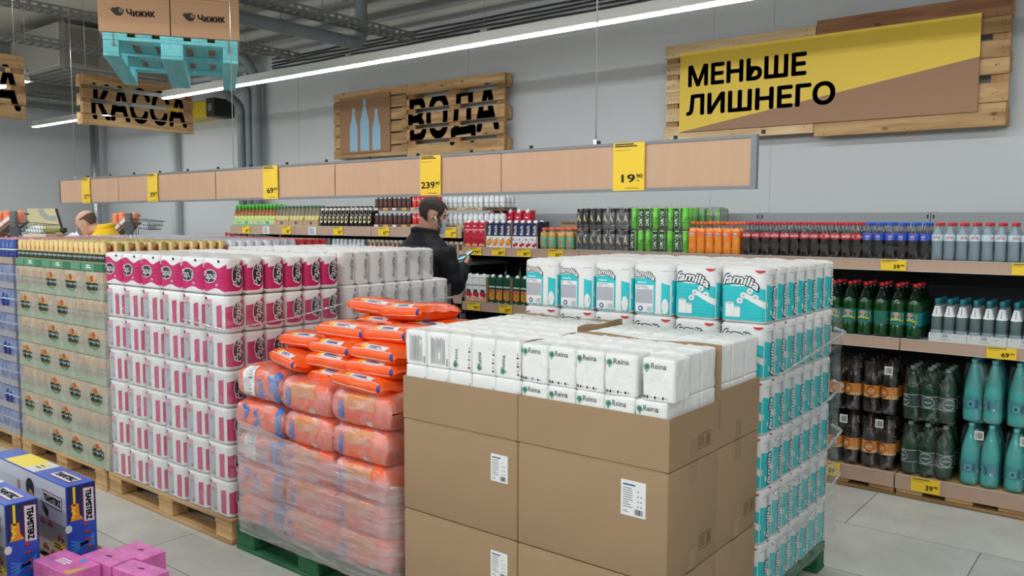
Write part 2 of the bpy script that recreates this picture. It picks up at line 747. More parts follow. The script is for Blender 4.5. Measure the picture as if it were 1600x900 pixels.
# ---------------------------------------------------------------- services under the ceiling
def cable_tray(x, y0, y1, z, label, w=0.16, h=0.06):
    t = thing('cable_tray', label, 'cable tray', (x, y0, z), group='perforated cable trays under the ceiling')
    g = G()
    Lg = y1 - y0
    t_ = 0.003
    n = int(Lg / 0.085)
    st = Lg / n
    for sx in (-w / 2, w / 2):                       # side walls as two rails and the webs between the slots
        g.box(sx - t_, 0, 0, sx + t_, Lg, h * 0.30).box(sx - t_, 0, h * 0.72, sx + t_, Lg, h)
        for k in range(n):
            g.box(sx - t_, k * st, h * 0.30, sx + t_, k * st + st * 0.42, h * 0.72)
    for xx in (-w / 2, -w / 6, w / 6 - 0.012, w / 2 - 0.012):
        g.box(xx, 0, 0, xx + 0.012, Lg, t_)
    for k in range(n):
        g.box(-w / 2, k * st, 0, w / 2, k * st + st * 0.4, t_)
    g.build('tray', M_GALV, t)
    for k in range(2):
        yy = Lg * (0.3 + 0.45 * k)
        g = G().tube([(-w / 2 - 0.006, yy, 0), (-w / 2 - 0.006, yy, ZC - z)], 0.004, 6).tube([(w / 2 + 0.006, yy, 0), (w / 2 + 0.006, yy, ZC - z)], 0.004, 6)
        g.box(-w / 2 - 0.012, yy - 0.015, -0.012, w / 2 + 0.012, yy + 0.015, 0)
        g.build('hanger', M_GALV, t)
    return t


cable_tray(-7.75, 1.5, 5.85, 3.40, 'perforated cable tray ending above the strip light, left of centre')
cable_tray(-9.1, 1.5, 5.4, 3.37, 'cable tray crossing the vent duct at top left', 0.2, 0.07)
cable_tray(-5.92, 1.8, 5.85, 3.36, 'perforated cable tray with the grey drain pipe under it', 0.18)
cable_tray(-11.78, 1.5, 5.6, 3.22, 'farthest cable tray, low behind the hanging check-out sign', 0.2, 0.07)
cable_tray(-12.0, 1.5, 5.6, 3.10, 'cable tray nearest the far left wall', 0.2, 0.07)

M_PIPEG = mat('grey plastic pipe', (134, 142, 147), 0.35)
M_PIPEW = mat('pale painted pipe', (192, 190, 182), 0.5)


def elbow(p0, pc, p1, n=6):
    p0, pc, p1 = Vector(p0), Vector(pc), Vector(p1)
    return [p0 * (1 - t) ** 2 + pc * 2 * t * (1 - t) + p1 * t * t for t in [k / n for k in range(n + 1)]]


def pipe(name, label, pts, r, m, clamps=(), cat='pipe', group=None):
    t = thing(name, label, cat, pts[0], group=group)
    o = Vector(pts[0])
    path = [Vector(pts[0]) - o]
    for i in range(1, len(pts) - 1):
        a, b, c = Vector(pts[i - 1]), Vector(pts[i]), Vector(pts[i + 1])
        k = min(2.2 * r, (a - b).length * .45, (c - b).length * .45)
        path += [p - o for p in elbow(b + (a - b).normalized() * k, b, b + (c - b).normalized() * k)]
    path.append(Vector(pts[-1]) - o)
    G().tube(path, r, 14).build('pipe', m, t)
    for c in clamps:
        c = Vector(c) - o
        g = G()
        # split ring with a rod to the ceiling
        d = (Vector(pts[1]) - Vector(pts[0])).normalized()
        x = d.cross(Vector((0, 0, 1))).normalized() if abs(d.z) < .9 else Vector((1, 0, 0))
        y = d.cross(x)
        g.tube([c + (x * math.cos(a) + y * math.sin(a)) * (r + 0.004) for a in [2 * PI * k / 14 for k in range(14)]], 0.005, 6, closed=True)
        if abs(d.z) < .9:
            g.tube([c + Vector((0, 0, r)), Vector((c.x, c.y, ZC - o.z))], 0.004, 5)
        g.build('clamp', M_GALV, t)
    return t


pipe('drain_pipe', 'thick grey drain pipe bending up at an elbow beside the cable tray',
     [(-6.10, 2.9, 3.27), (-6.10, 5.36, 3.27), (-6.10, 5.36, ZC)], 0.058, M_PIPEG, [(-6.10, 4.45, 3.27)])
wp = [(3.74, 5.78, 0.055), (3.86, 5.60, 0.05), (3.60, 5.92, 0.042), (3.92, 5.1, 0.04)]
wl = ['fattest pale pipe along the back wall, second row down', 'pale pipe along the back wall close under the ceiling',
      'lowest pale pipe along the back wall, against the plaster', 'slim pale pipe along the ceiling, farthest from the wall']
for (z, y, r), l in zip(wp, wl):
    pipe('water_pipe', l, [(-10.1, y, z), (1.2, y, z)], r, M_PIPEW, [(-9.0, y, z), (-6.6, y, z), (-4.2, y, z)], group='pale pipes along the back wall')
for k in range(5):
    z = 3.52 - 0.036 * k
    y = 6.07 - 0.0 * k
    pts = [(-8.5 + 0.45 * i, y, z - 0.012 * abs(math.sin(1.1 * i + k))) for i in range(18)]
    tag(G().tube(pts, 0.009, 6).build('electric_cable', mat('dark cable sheath', (58, 56, 54), 0.5)),
        ('topmost', 'second', 'middle', 'fourth', 'lowest')[k] + ' of five dark cables sagging along the wall top', 'cable', 'dark cables along the wall')
# pipes that come down the back wall
vl = ['leftmost of the three grey pipes down the wall left of the bottle sign', 'middle of the three grey pipes down the wall left of the bottle sign',
      'rightmost of the three grey pipes down the wall left of the bottle sign']
for k, (px, r) in enumerate(((-9.03, 0.05), (-8.86, 0.045), (-8.70, 0.06))):
    pipe('down_pipe', vl[k], [(px - 0.75, 5.6, 3.22 + 0.16 * k), (px, 5.6 + 0.1 * k, 3.22 + 0.16 * k), (px, 5.98, 3.22 + .16 * k - .2), (px, 5.98, 0.0)], r, M_PIPEG, group='grey pipes down the wall')
pipe('down_pipe', 'single pale pipe down the wall between the hanging sign and the pipe trio', [(-10.65, 6.0, 3.3), (-10.65, 6.0, 0)], 0.055, mat('pale wall pipe', (186, 190, 190), 0.5))
pipe('wrapped_pipe', 'shiny foil wrapped pipe standing in the far corner', [(-12.72, 5.9, 3.5), (-12.72, 5.9, 0)], 0.06,
     mat('crinkled foil', (190, 192, 194), 0.25, metal=0.85, bump=0.8, bscale=40))

# ventilation box at upper left, rod hung
DZ = 3.40
t = thing('vent_duct', 'big sheet-metal vent duct box hanging at top left', 'vent duct', (-11.60, 4.38, DZ))
M_DUCT = mat('duct sheet metal', (164, 162, 152), 0.5, metal=0.25, vary=0.08, vscale=3)
g = G().rbox(0, 0, 0, 1.35, 1.5, 0.50, 0.01)
for k in range(3):
    g.box(-0.012, 0.05 + 0.65 * k, -0.012, 1.362, 0.08 + 0.65 * k, 0.512)
g.build('duct', M_DUCT, t)
g = G().box(1.35, 0.12, 0.05, 1.356, 0.45, 0.46)
tag(g.build('access_panel', mat('darker duct panel', (136, 134, 126), 0.5, metal=0.2), t), 'darker square access panel')
g = G()
for k in range(10):
    y = 0.1 + 0.13 * k
    g.box(0.08, y, -0.03, 1.27, y + 0.02, -0.004)
g.box(0.05, 0.05, -0.03, 0.08, 1.4, -0.004).box(1.27, 0.05, -0.03, 1.3, 1.4, -0.004)
g.build('grille', M_ALU, t)
g = G()
for a in (0.1, 1.25):
    for b in (0.1, 1.4):
        g.tube([(a, b, 0.50), (a, b, ZC - DZ)], 0.006, 6)
g.build('hanger', M_GALV, t)
t = thing('vent_duct', 'second vent duct running along the ceiling behind the duct box', 'vent duct', (-12.75, 0.2, 3.30))
G().rbox(0, 0, 0, 0.55, 5.4, 0.45, 0.01).build('duct', M_DUCT, t)
g = G()
for b in (0.6, 2.3, 4.0):
    g.box(-0.02, b, -0.03, 0.57, b + 0.04, 0).tube([(-0.015, b, 0), (-0.015, b, ZC - 3.30)], .006, 6).tube([(0.565, b, 0), (0.565, b, ZC - 3.30)], .006, 6)
g.build('hanger', M_GALV, t)

# yellow box on the wall behind the check-out sign
t = thing('emergency_light', 'yellow box light on the back wall right of the check-out sign', 'emergency light', (-9.95, 5.92, 2.9))
g = G().rbox(-0.55, -0.1, 0, 0.42, 0.18, 0.2, 0.012)
g.build('case', mat('yellow lamp case', (214, 186, 30), 0.4), t)
g = G().rbox(0.42, -0.11, -0.01, 0.6, 0.18, 0.22, 0.01)
disc(g, front(-0.112), 0.51, 0.105, 0.05, 0.05, 1, 14)
tag(g.build('end_cap', [mat('black end cap', (40, 40, 38), 0.5), M_GREYP], t), 'black end cap with a round outlet')
# ---------------------------------------------------------------- pallets
M_WOODX = wood_mat('pallet wood', (214, 178, 128), (166, 124, 80), 0)
M_WOODY = wood_mat('pallet wood cross grain', (200, 162, 112), (150, 110, 70), 1)
M_WOODR = wood_mat('reddish pallet wood', (176, 130, 96), (132, 88, 60), 0)
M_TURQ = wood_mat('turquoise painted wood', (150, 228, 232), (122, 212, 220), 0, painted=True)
M_GREENW = wood_mat('green painted wood', (52, 110, 76), (34, 82, 54), 0, painted=True)
M_NAIL = mat('nail heads', (60, 56, 52), 0.5, metal=0.5)


def pallet(label, loc, rz=0.0, Lx=1.25, W=0.80, H=0.128, m=None, my=None, nails=True, group=None):
    """Lx along local x from 0, W along local y from 0"""
    t = thing('pallet', label, 'pallet', loc, rz, group)
    m = m or M_WOODX
    my = my or m
    k = H / 0.144
    zs = [0, 0.022 * k, 0.1 * k, 0.122 * k, H]
    bw = [0.15, 0.105, 0.15, 0.105, 0.15]
    gap = (W - sum(bw)) / 4
    y = 0
    for i in range(5):
        g = G().rbox(0, y, zs[3] + 0.0004, Lx, y + bw[i], zs[4], 0.003)
        if nails:
            for xx in (0.05, 0.09, Lx / 2, Lx - 0.09, Lx - 0.05):
                for yy in (y + 0.03, y + bw[i] - 0.03):
                    disc(g, top(zs[4] + 0.0004), xx, yy, 0.004, 0.004, 1, 6)
        g.build('deck_board', [m, M_NAIL], t)
        y += bw[i] + gap
    xs = [(0, 0.145), (Lx / 2 - 0.0725, Lx / 2 + 0.0725), (Lx - 0.145, Lx)]
    ys = [(0, 0.1), (W / 2 - 0.0725, W / 2 + 0.0725), (W - 0.1, W)]
    for a, b in xs:
        G().rbox(a, 0, zs[2] + .0003, b, W, zs[3], 0.002).build('cross_board', my, t)
    for c, d in ys:
        G().rbox(0, c, 0, Lx, d, zs[1], 0.003).build('bottom_board', m, t)
        for a, b in xs:
            G().rbox(a + 0.002, c + 0.002, zs[1] + .0003, b - 0.002, d - 0.002, zs[2], 0.004).build('block', my, t)
    return t


# ---------------------------------------------------------------- plank signs
def planks(t, x0, x1, rows, mats, split=None, nail_seed=0, back=True, dx=0.1, stringers=None):
    """rows: (z0, z1); boards facing local -y at y = 0; stringers behind them"""
    r = random.Random(nail_seed)
    out = []
    for i, (z0, z1) in enumerate(rows):
        g = G().rbox(x0 + r.uniform(-.008, .008), r.uniform(-.002, .002), z0, x1 + r.uniform(-.008, .008), 0.022, z1, 0.003)
        for xx in (x0 + 0.05, (x0 + x1) / 2, x1 - 0.05):
            for _ in range(3):
                disc(g, front(-0.0026), xx + r.uniform(-.03, .03), r.uniform(z0 + .015, z1 - .015), .004, .004, 1, 6)
        out.append(g.build('plank', [mats[i % len(mats)], M_NAIL], t))
    zl, zh = rows[0][0], rows[-1][1]
    for a, b in (stringers or ((x0, x0 + 0.1), ((x0 + x1) / 2 - 0.07, (x0 + x1) / 2 + 0.07), (x1 - 0.1, x1))):
        G().rbox(a, 0.0225, zl + 0.005, b, 0.044, zh - 0.005, 0.002).build('stringer', wood_mat('stringer wood', (186, 146, 104), (150, 108, 70), 2), t)
        for zz in (zl + 0.005, (zl + zh) / 2 - 0.06, zh - 0.125):
            G().rbox(a, 0.0445, zz, b, 0.125, zz + 0.12, 0.004).build('block', M_WOODX, t)
    return out


# big wall sign
SY = 5.955
t = thing('plank_sign', 'big pallet-wood wall sign with a yellow and brown slogan board', 'sign', (-3.19, SY, 2.235))
rows = [(0, .125), (.165, .275), (.315, .41), (.412, .515), (.555, .65), (.69, .80)]
rows = [(a * .93, b * .93) for a, b in rows]
planks(t, 0.0, 1.175, rows, [wood_mat('pale sign wood', (226, 200, 158), (194, 158, 112), 0)], nail_seed=4)
rowsR = [(-0.03, .115), (.118, .24), (.29, .39), (.392, .50), (.54, .64), (.64, .775)]
rowsR = [(a, b) for a, b in rowsR]
planks(t, 1.178, 2.36, rowsR, [M_WOODX, M_WOODX, M_WOODX, M_WOODX, M_WOODX, M_WOODR], nail_seed=9)
g = G().rbox(0.135, -0.02, 0.065, 2.20, -0.004, 0.672, 0.002)
F = front(-0.0206)
put(g, F, ([(0.135, 0.065), (2.20, 0.405), (2.20, 0.672), (0.135, 0.672)], [(0, 1, 2, 3)]), 1)
put(g, F, ([(0.135, 0.065), (2.20, 0.065), (2.20, 0.405)], [(0, 1, 2)]), 2)
b = g.build('slogan_board', [M_KRAFT, mat('board yellow', (232, 196, 58), 0.5), mat('board brown', (160, 122, 92), 0.65)], t)
tag(b, 'yellow and brown slogan board')
g = G()
put(g, front(-0.0212), text_fit('МЕНЬШЕ', 0.205, 0.405, 0.915, 0.165, bold=0.035), 0)
put(g, front(-0.0212), text_fit('ЛИШНЕГО', 0.195, 0.185, 1.13, 0.165, bold=0.035), 0)
tag(g.build('lettering', mat('slogan grey', (66, 68, 72), 0.6), b), 'dark grey slogan lettering')

# drinks sign
t = thing('plank_sign', 'pallet-wood wall sign with three pale blue bottles and black lettering', 'sign', (-7.24, SY, 2.275))
rw = [(0, .10), (.115, .225), (.24, .35), (.365, .475), (.49, .60), (.615, .70)]
planks(t, 0.0, 1.13, rw, [M_WOODX], nail_seed=14)
rw2 = [(-.02, .085), (.12, .225), (.262, .37), (.41, .505), (.545, .64)]
rw2 = [(a * 1.08 - .0, b * 1.08) for a, b in rw2]
planks(t, 1.133, 2.40, rw2, [M_WOODX], nail_seed=15)
FB = front(-0.0168)
g = G().rbox(0.12, -0.0165, 0.045, 0.905, -0.003, 0.645, 0.002)
bp = g.build('picture_board', [mat('picture board brown', (158, 116, 80), 0.6)], t)
g = G()
for cx, s, hh in ((0.345, 1.0, .455), (0.52, 1.12, .535), (0.70, 1.0, .42)):
    w = 0.062 * s
    zb = 0.068
    prof = [(w, 0), (w, .52), (w * .9, .60), (w * .5, .74), (w * .36, .85), (w * .36, 1.0)]
    vs = [(cx - p, zb + q * hh) for p, q in prof] + [(cx + p, zb + q * hh) for p, q in reversed(prof)]
    n = len(prof)
    fs = [(i, i + 1, 2 * n - 2 - i, 2 * n - 1 - i) for i in range(n - 1)]
    put(g, FB, (vs, fs), 0)
    rect(g, front(-0.0172), cx - w * .38, zb + hh * .875, cx + w * .38, zb + hh * .885, 1)
tag(g.build('bottle_picture', [mat('pale blue print', (148, 190, 214), 0.6), mat('picture board brown', (158, 116, 80))], bp), 'three pale blue bottle silhouettes')
tx = text_fit('ВОДА', 1.17, 0.03, 1.17, 0.53, bold=0.03)
# the letters lean a little and are painted plank by plank
tx = ([(p[0], p[1] + 0.05 * (p[0] - 1.2)) for p in tx[0]], tx[1])
g = G()
for i, (a, b) in enumerate(rw2):
    c = clip_band(tx, a + .004, b - .004)
    if c[0]:
        dxx = (0.0, .012, -.012, .01, 0)[i]
        put(g, front(-0.0034), ([(p[0] + dxx, p[1]) for p in c[0]], c[1]), 0)
g.build('lettering', mat('sign paint black', (38, 38, 38), 0.7), t)


def checkout_sign(label, loc, text, tx0, tw, seed, Lx=1.2):
    t = thing('plank_sign', label, 'sign', loc, PI / 2, group='hanging check-out signs')
    rw = [(0, .105), (.112, .225), (.262, .36), (.40, .505)]
    planks(t, 0, Lx, rw, [M_WOODX], nail_seed=seed, stringers=((0.0, .1), (Lx - .1, Lx)))
    tx = text_fit(text, tx0, 0.055, tw, 0.37, bold=0.03)
    g = G()
    for i, (a, b) in enumerate(rw):
        c = clip_band(tx, a + .003, b - .003)
        if c[0]:
            put(g, front(-0.0034), ([(p[0] + (0, -.012, .012, .0)[i], p[1]) for p in c[0]], c[1]), 0)
    g.build('lettering', MATS['sign paint black'], t)
    g = G()
    for xx in (0.06, Lx - 0.06):
        g.tube([(xx, 0.033, 0.50), (xx, 0.033, ZC - loc[2])], 0.0025, 5)
    g.build('hanging_wire', M_ALU, t)
    return t


checkout_sign('hanging plank sign lettered КАССА in black', (-8.55, 3.86, 2.555), 'КАССА', 0.10, 1.02, 21)
checkout_sign('cut-off hanging plank sign at the left edge showing only a black А', (-7.35, 1.675, 2.415), 'КАССА', 0.14, 1.02, 22)

# ---------------------------------------------------------------- hanging turquoise pallet with cartons
PA = Vector((-5.61, 2.68, 2.69))
rzp = math.radians(147.7)
# local x runs away from the viewer, local y from right to left
PRX = PA + Vector((math.sin(math.radians(32.3)), math.cos(math.radians(32.3)), 0)) * 0.853
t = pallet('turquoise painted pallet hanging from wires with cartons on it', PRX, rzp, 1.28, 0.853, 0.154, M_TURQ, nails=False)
g = G()
for yy in (0.06, 0.79):
    for xx in (-0.004, 1.2):
        g.tube([(xx, yy, 0.07), (xx, yy, ZC - 2.69)], 0.0025, 5)
    g.lathe([(0.012, 0), (0.012, .01), (.006, .014), (.006, .03)], 8, M=Matrix.Translation((0.0, yy, 0.075)) @ Matrix.Rotation(-PI / 2, 4, 'Y'))
tag(g.build('hanging_wire', M_ALU, t), 'thin steel hanging wires with eye bolts')
Mp = Matrix.Translation(PRX) @ Matrix.Rotation(rzp, 4, 'Z')


def bird(g, fn, cx, cz, s, md, ml):
    """round dark bird emblem with a ring eye, tail to the left"""
    disc(g, fn, cx, cz, 0.5 * s, 0.46 * s, md, 20)
    put(g, lambda u, v: (u, fn(u, v)[1] + .0004, v), ([(cx - .40 * s, cz - .32 * s), (cx - .88 * s, cz + .28 * s), (cx - .62 * s, cz + .22 * s), (cx - .60 * s, cz + .42 * s), (cx - .30 * s, cz + .34 * s)],
                [(0, 1, 2, 3, 4)]), md)
    put(g, lambda u, v: (u, fn(u, v)[1] + .0004, v), ([(cx + .44 * s, cz + .26 * s), (cx + .64 * s, cz + .16 * s), (cx + .44 * s, cz + .04 * s)], [(0, 1, 2)]), md)


def chizhik_box(label, y0, y1, z0, z1, x0, logo):
    """carton on the hanging pallet; its printed face looks at the viewer (local -x)"""
    t = thing('cardboard_box', label, 'box', Mp @ Vector((x0, y1, z0)), rzp - PI / 2, group='cartons on the hanging pallet')
    # in this frame: x from the left edge to the right as seen, y away from the viewer
    w, h = y1 - y0, z1 - z0
    g = G().rbox(0.002, 0, 0, w - 0.002, 0.6, h, 0.003)
    rect(g, front(-0.0006), 0.004, h * .90, w - 0.004, h * .905, 1)
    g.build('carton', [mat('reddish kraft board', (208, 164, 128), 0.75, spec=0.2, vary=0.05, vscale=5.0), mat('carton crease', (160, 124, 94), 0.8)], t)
    if logo:
        g = G()
        bird(g, front(-0.0014), 0.125, 0.135, 0.062, 0, 1)
        disc(g, front(-0.002), 0.139, 0.143, 0.0135, 0.0135, 1, 12)
        disc(g, front(-0.0025), 0.143, 0.144, 0.0045, 0.0045, 0, 8)
        tx = rotated(text_fit('Чижик', 0.175, 0.105, 0.175, 0.052, bold=0.045), 0.05, .175, .105)
        put(g, front(-0.001), tx, 0)
        g.build('printed_logo', [mat('carton print', (58, 52, 48), 0.7), M_KRAFT], t)
    return t


for r_ in range(2):
    zz = 0.1555 + r_ * 0.256
    nm = ('lower', 'upper')[r_]
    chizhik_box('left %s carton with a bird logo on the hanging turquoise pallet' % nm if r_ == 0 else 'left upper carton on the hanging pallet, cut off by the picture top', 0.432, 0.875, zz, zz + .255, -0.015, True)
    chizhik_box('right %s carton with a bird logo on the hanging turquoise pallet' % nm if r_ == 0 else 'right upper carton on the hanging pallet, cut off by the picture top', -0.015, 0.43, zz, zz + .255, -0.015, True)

# ---------------------------------------------------------------- hanging price rail
RY = 3.0
RX0, RX1, RZ0, RZ1 = -7.10, -1.22, 1.725, 1.928
t = thing('price_rail', 'long hanging price rail of brown panels in a grey frame', 'price rail', (RX0, RY, RZ0))
Lr, Hr = RX1 - RX0, RZ1 - RZ0
g = G().box(0, -.008, 0, Lr, .014, .012).box(0, -.008, Hr - .012, Lr, .014, Hr)
for xx in (0, Lr - 0.022):
    g.box(xx, -.008, .012, xx + .022, .014, Hr - .012)
g.build('frame', mat('rail frame grey', (126, 131, 136), 0.45, metal=0.2), t)
seams = [0.0, 1.15, 2.30, 3.50, 4.66, Lr]
seams = [0.0, 0.99, 2.275, 3.46, 4.65, Lr]
M_RAILK = mat('rail panel kraft', (204, 164, 134), 0.6, vary=0.10, vscale=6, stretch=(4, 1, 0.5))
for i in range(5):
    a, b = seams[i] + (0.024 if i == 0 else 0.002), seams[i + 1] - (0.024 if i == 4 else 0.002)
    g = G()
    g.grid(lambda u, v, a=a, b=b, i=i: (a + (b - a) * u, -0.002 + 0.0022 * math.sin(9 * u + i) * math.sin(PI * v), 0.012 + (Hr - .024) * v), 30, 4)
    g.box(a, 0.004, 0.012, b, 0.008, Hr - .012)
    g.build('panel', [M_RAILK], t, fix=False)
for px in (116, 364, 930):
    g = G()
    d = ROT @ Vector((px - 800, 200, -F_PX))
    xw = d.x * RY / d.y - RX0
    g.tube([(xw, 0.003, Hr), (xw, 0.003, ZC - RZ0)], 0.0028, 6).box(xw - .008, -.004, Hr, xw + .008, .01, Hr + .02)
    g.build('hanging_wire', M_ALU, t)
for k in range(16):
    xw = 0.5 + k * 0.36
    G().box(xw - .006, -.003, Hr, xw + .006, .009, Hr + 0.014).build('clip', M_BLACK, t)


def price_tag(label, loc, w, h, price, cents, tall=False, blank=False, bend=0.0, group='yellow price tags'):
    t = thing('price_tag', label, 'price tag', loc, group=group)
    g = G()
    g.grid(lambda u, v: (w * u, -0.004 - bend * math.sin(PI * v) - 0.001 * math.sin(3 * u), h * v), 4, 8)
    g.grid(lambda u, v: (w * u, -0.0015 - bend * math.sin(PI * v), h * v), 1, 1)
    g.build('card', M_YEL, t, fix=False)
    g = G()
    F = lambda u, v: (u, -0.0056 - bend * math.sin(PI * v / h), v)
    if tall:
        pw = w * (0.68 if len(price) == 3 else 0.5)
        put(g, F, text_fit(price, w * .05 if len(price) == 3 else w * .28, h * .17, pw if len(price) == 3 else w * .44, h * .17, bold=0.025), 0)
        put(g, F, text_fit(cents, w * .75, h * .255, w * .2, h * .085, bold=0.02), 0)
        lines(g, F, w * .76, h * .19, w * .9, h * .22, 0, 1)
        lines(g, F, w * .06, h * .90, w * .92, h * .985, 0, 2, 0.62)
        lines(g, F, w * .06, h * .83, w * .8, h * .855, 1, 1, .4)
        lines(g, F, w * .4, h * .03, w * .95, h * .075, 1, 2, .4)
    else:
        if not blank:
            put(g, F, text_fit(price, w * .50, h * .18, w * .26, h * .38, bold=0.025), 0)
            put(g, F, text_fit(cents, w * .79, h * .40, w * .14, h * .18, bold=0.02), 0)
        lines(g, F, w * .05, h * .84, w * .92, h * .96, 0, 1, .5)
        lines(g, F, w * .05, h * .72, w * .6, h * .80, 1, 1, .35)
    g.build('printing', [M_BLACK, mat('tag small print', (150, 120, 40), 0.6)], t)
    return t


def xat(px, py, y):
    d = ROT @ Vector((px - 800, -(py - 450), -F_PX))
    return d.x * y / d.y


for px0, px1, pr, ce, nm in ((129, 142, '37', '90', 'leftmost price tag, 37, on the hanging rail'),
                             (232, 248, '39', '90', 'price tag reading 39 on the hanging rail, second from its left end'),
                             (413, 436, '69', '90', 'price tag reading 69 90 in the middle of the hanging rail'),
                             (659, 691, '239', '90', 'price tag reading 239 90 on the hanging rail above the man'),
                             (960, 1009, '19', '90', 'price tag reading 19 90 near the right end of the hanging rail')):
    a, b = xat(px0, 270, RY), xat(px1, 270, RY)
    price_tag(nm, (a, RY - .006, RZ0 + .004), b - a, Hr - .006, pr, ce, tall=True, bend=0.002, group='tall price tags on the hanging rail')
# ---------------------------------------------------------------- paper packs
def rr_perimeter(w, d, r, n=7):
    """rounded rectangle outline: u (0 = middle of the -y face, growing towards +x) -> point and outward normal"""
    segs = []          # (length, kind, data)
    a, b = w / 2 - r, d / 2 - r
    q = PI * r / 2
    per = 4 * a + 4 * b + 4 * q

    def at(u):
        u = (u + a) % per
        for L_, k in ((2 * a, 0), (q, 1), (2 * b, 2), (q, 3), (2 * a, 4), (q, 5), (2 * b, 6), (q, 7)):
            if u <= L_ + 1e-9:
                break
            u -= L_
        if k == 0:
            return (-a + u, -d / 2), (0, -1)
        if k == 2:
            return (w / 2, -b + u), (1, 0)
        if k == 4:
            return (a - u, d / 2), (0, 1)
        if k == 6:
            return (-w / 2, b - u), (-1, 0)
        cx, cy, a0 = {1: (a, -b, -PI / 2), 3: (a, b, 0), 5: (-a, b, PI / 2), 7: (-a, -b, PI)}[k]
        t = a0 + u / r
        return (cx + r * math.cos(t), cy + r * math.sin(t)), (math.cos(t), math.sin(t))
    return at, per


def pack_geo(w, d, h, r, wrinkle=0.0009, waist=0.0010, seed=0, nu=44, nv=14, e_top=0.012):
    """soft paper-wrapped pack; returns (G, map) where map(e)(u, v) lies e in front of the wrapping"""
    at, per = rr_perimeter(w, d, r)

    def surf(u, v, e=0.0):
        (x, y), (nx, ny) = at(u)
        k = 0.0
        for vv in (v, h - v):
            if vv < e_top:
                k = max(k, e_top - math.sqrt(max(0, e_top ** 2 - (e_top - vv) ** 2)))
        wr = wrinkle * noise.noise((x * 28 + seed * 3.1, y * 28, v * 22)) + wrinkle * .8 * noise.noise((x * 70, y * 70 + seed, v * 30))
        ws = waist * math.exp(-((x / (0.12 * w)) ** 2)) * (1 if abs(ny) > .9 else 0)
        o = e - k - ws + wr - wrinkle
        return (x + nx * o, y + ny * o, v)
    g = G()
    vs = [0.0, e_top * .25, e_top * .6, e_top] + [e_top + (h - 2 * e_top) * j / (nv - 6) for j in range(1, nv - 6)] + [h - e_top, h - e_top * .6, h - e_top * .25, h]
    nvv = len(vs) - 1
    g.grid(lambda a, b: surf(a * per, vs[round(b * nvv)]), nu, nvv, 0, wrap=True)
    # top with gathered folds
    ring = [surf(per * k / nu, h) for k in range(nu)]
    inner = []
    for s_, dz in ((0.72, 0.004), (0.4, 0.003), (0.12, 0.0015)):
        inner.append([(p[0] * s_, p[1] * s_, h + dz + 0.003 * noise.noise((p[0] * 50 * s_, p[1] * 50 * s_, seed))) for p in ring])
    allr = [ring] + inner
    v = [p for r_ in allr for p in r_] + [(0, 0, h + 0.001)]
    f = []
    for i in range(3):
        for k in range(nu):
            k2 = (k + 1) % nu
            f.append((i * nu + k, i * nu + k2, (i + 1) * nu + k2, (i + 1) * nu + k))
    f += [(3 * nu + k, 3 * nu + (k + 1) % nu, 4 * nu) for k in range(nu)]
    g.add(v, f, 0, True)
    g.add([surf(per * k / nu, 0) for k in range(nu)], [tuple(range(nu))], 0)
    return g, (lambda e: (lambda u, v: surf(u, v, e))), per


def lerp_us(a, b, n):
    return [a + (b - a) * i / n for i in range(n + 1)]


M_WRAP = mat('white pack wrapping', (238, 237, 235), 0.42, spec=0.35, bump=0.25, bscale=55)
M_PINK = mat('magenta print', (202, 28, 102), 0.35)
M_PINKD = mat('dark magenta print', (158, 14, 74), 0.35)
M_NAVY = mat('dark navy print', (30, 32, 48), 0.4)
M_TURQP = mat('turquoise print', (38, 198, 204), 0.4)
M_TURQD = mat('deeper turquoise print', (22, 164, 178), 0.4)
M_INFO = mat('grey info print', (180, 181, 190), 0.55)
M_PALEP = mat('pale pink print', (226, 160, 182), 0.5)
M_RED = mat('red print', (206, 40, 36), 0.4)
M_BLUEP = mat('blue print', (40, 60, 150), 0.4)

PW, PD, PH = 0.198, 0.116, 0.178


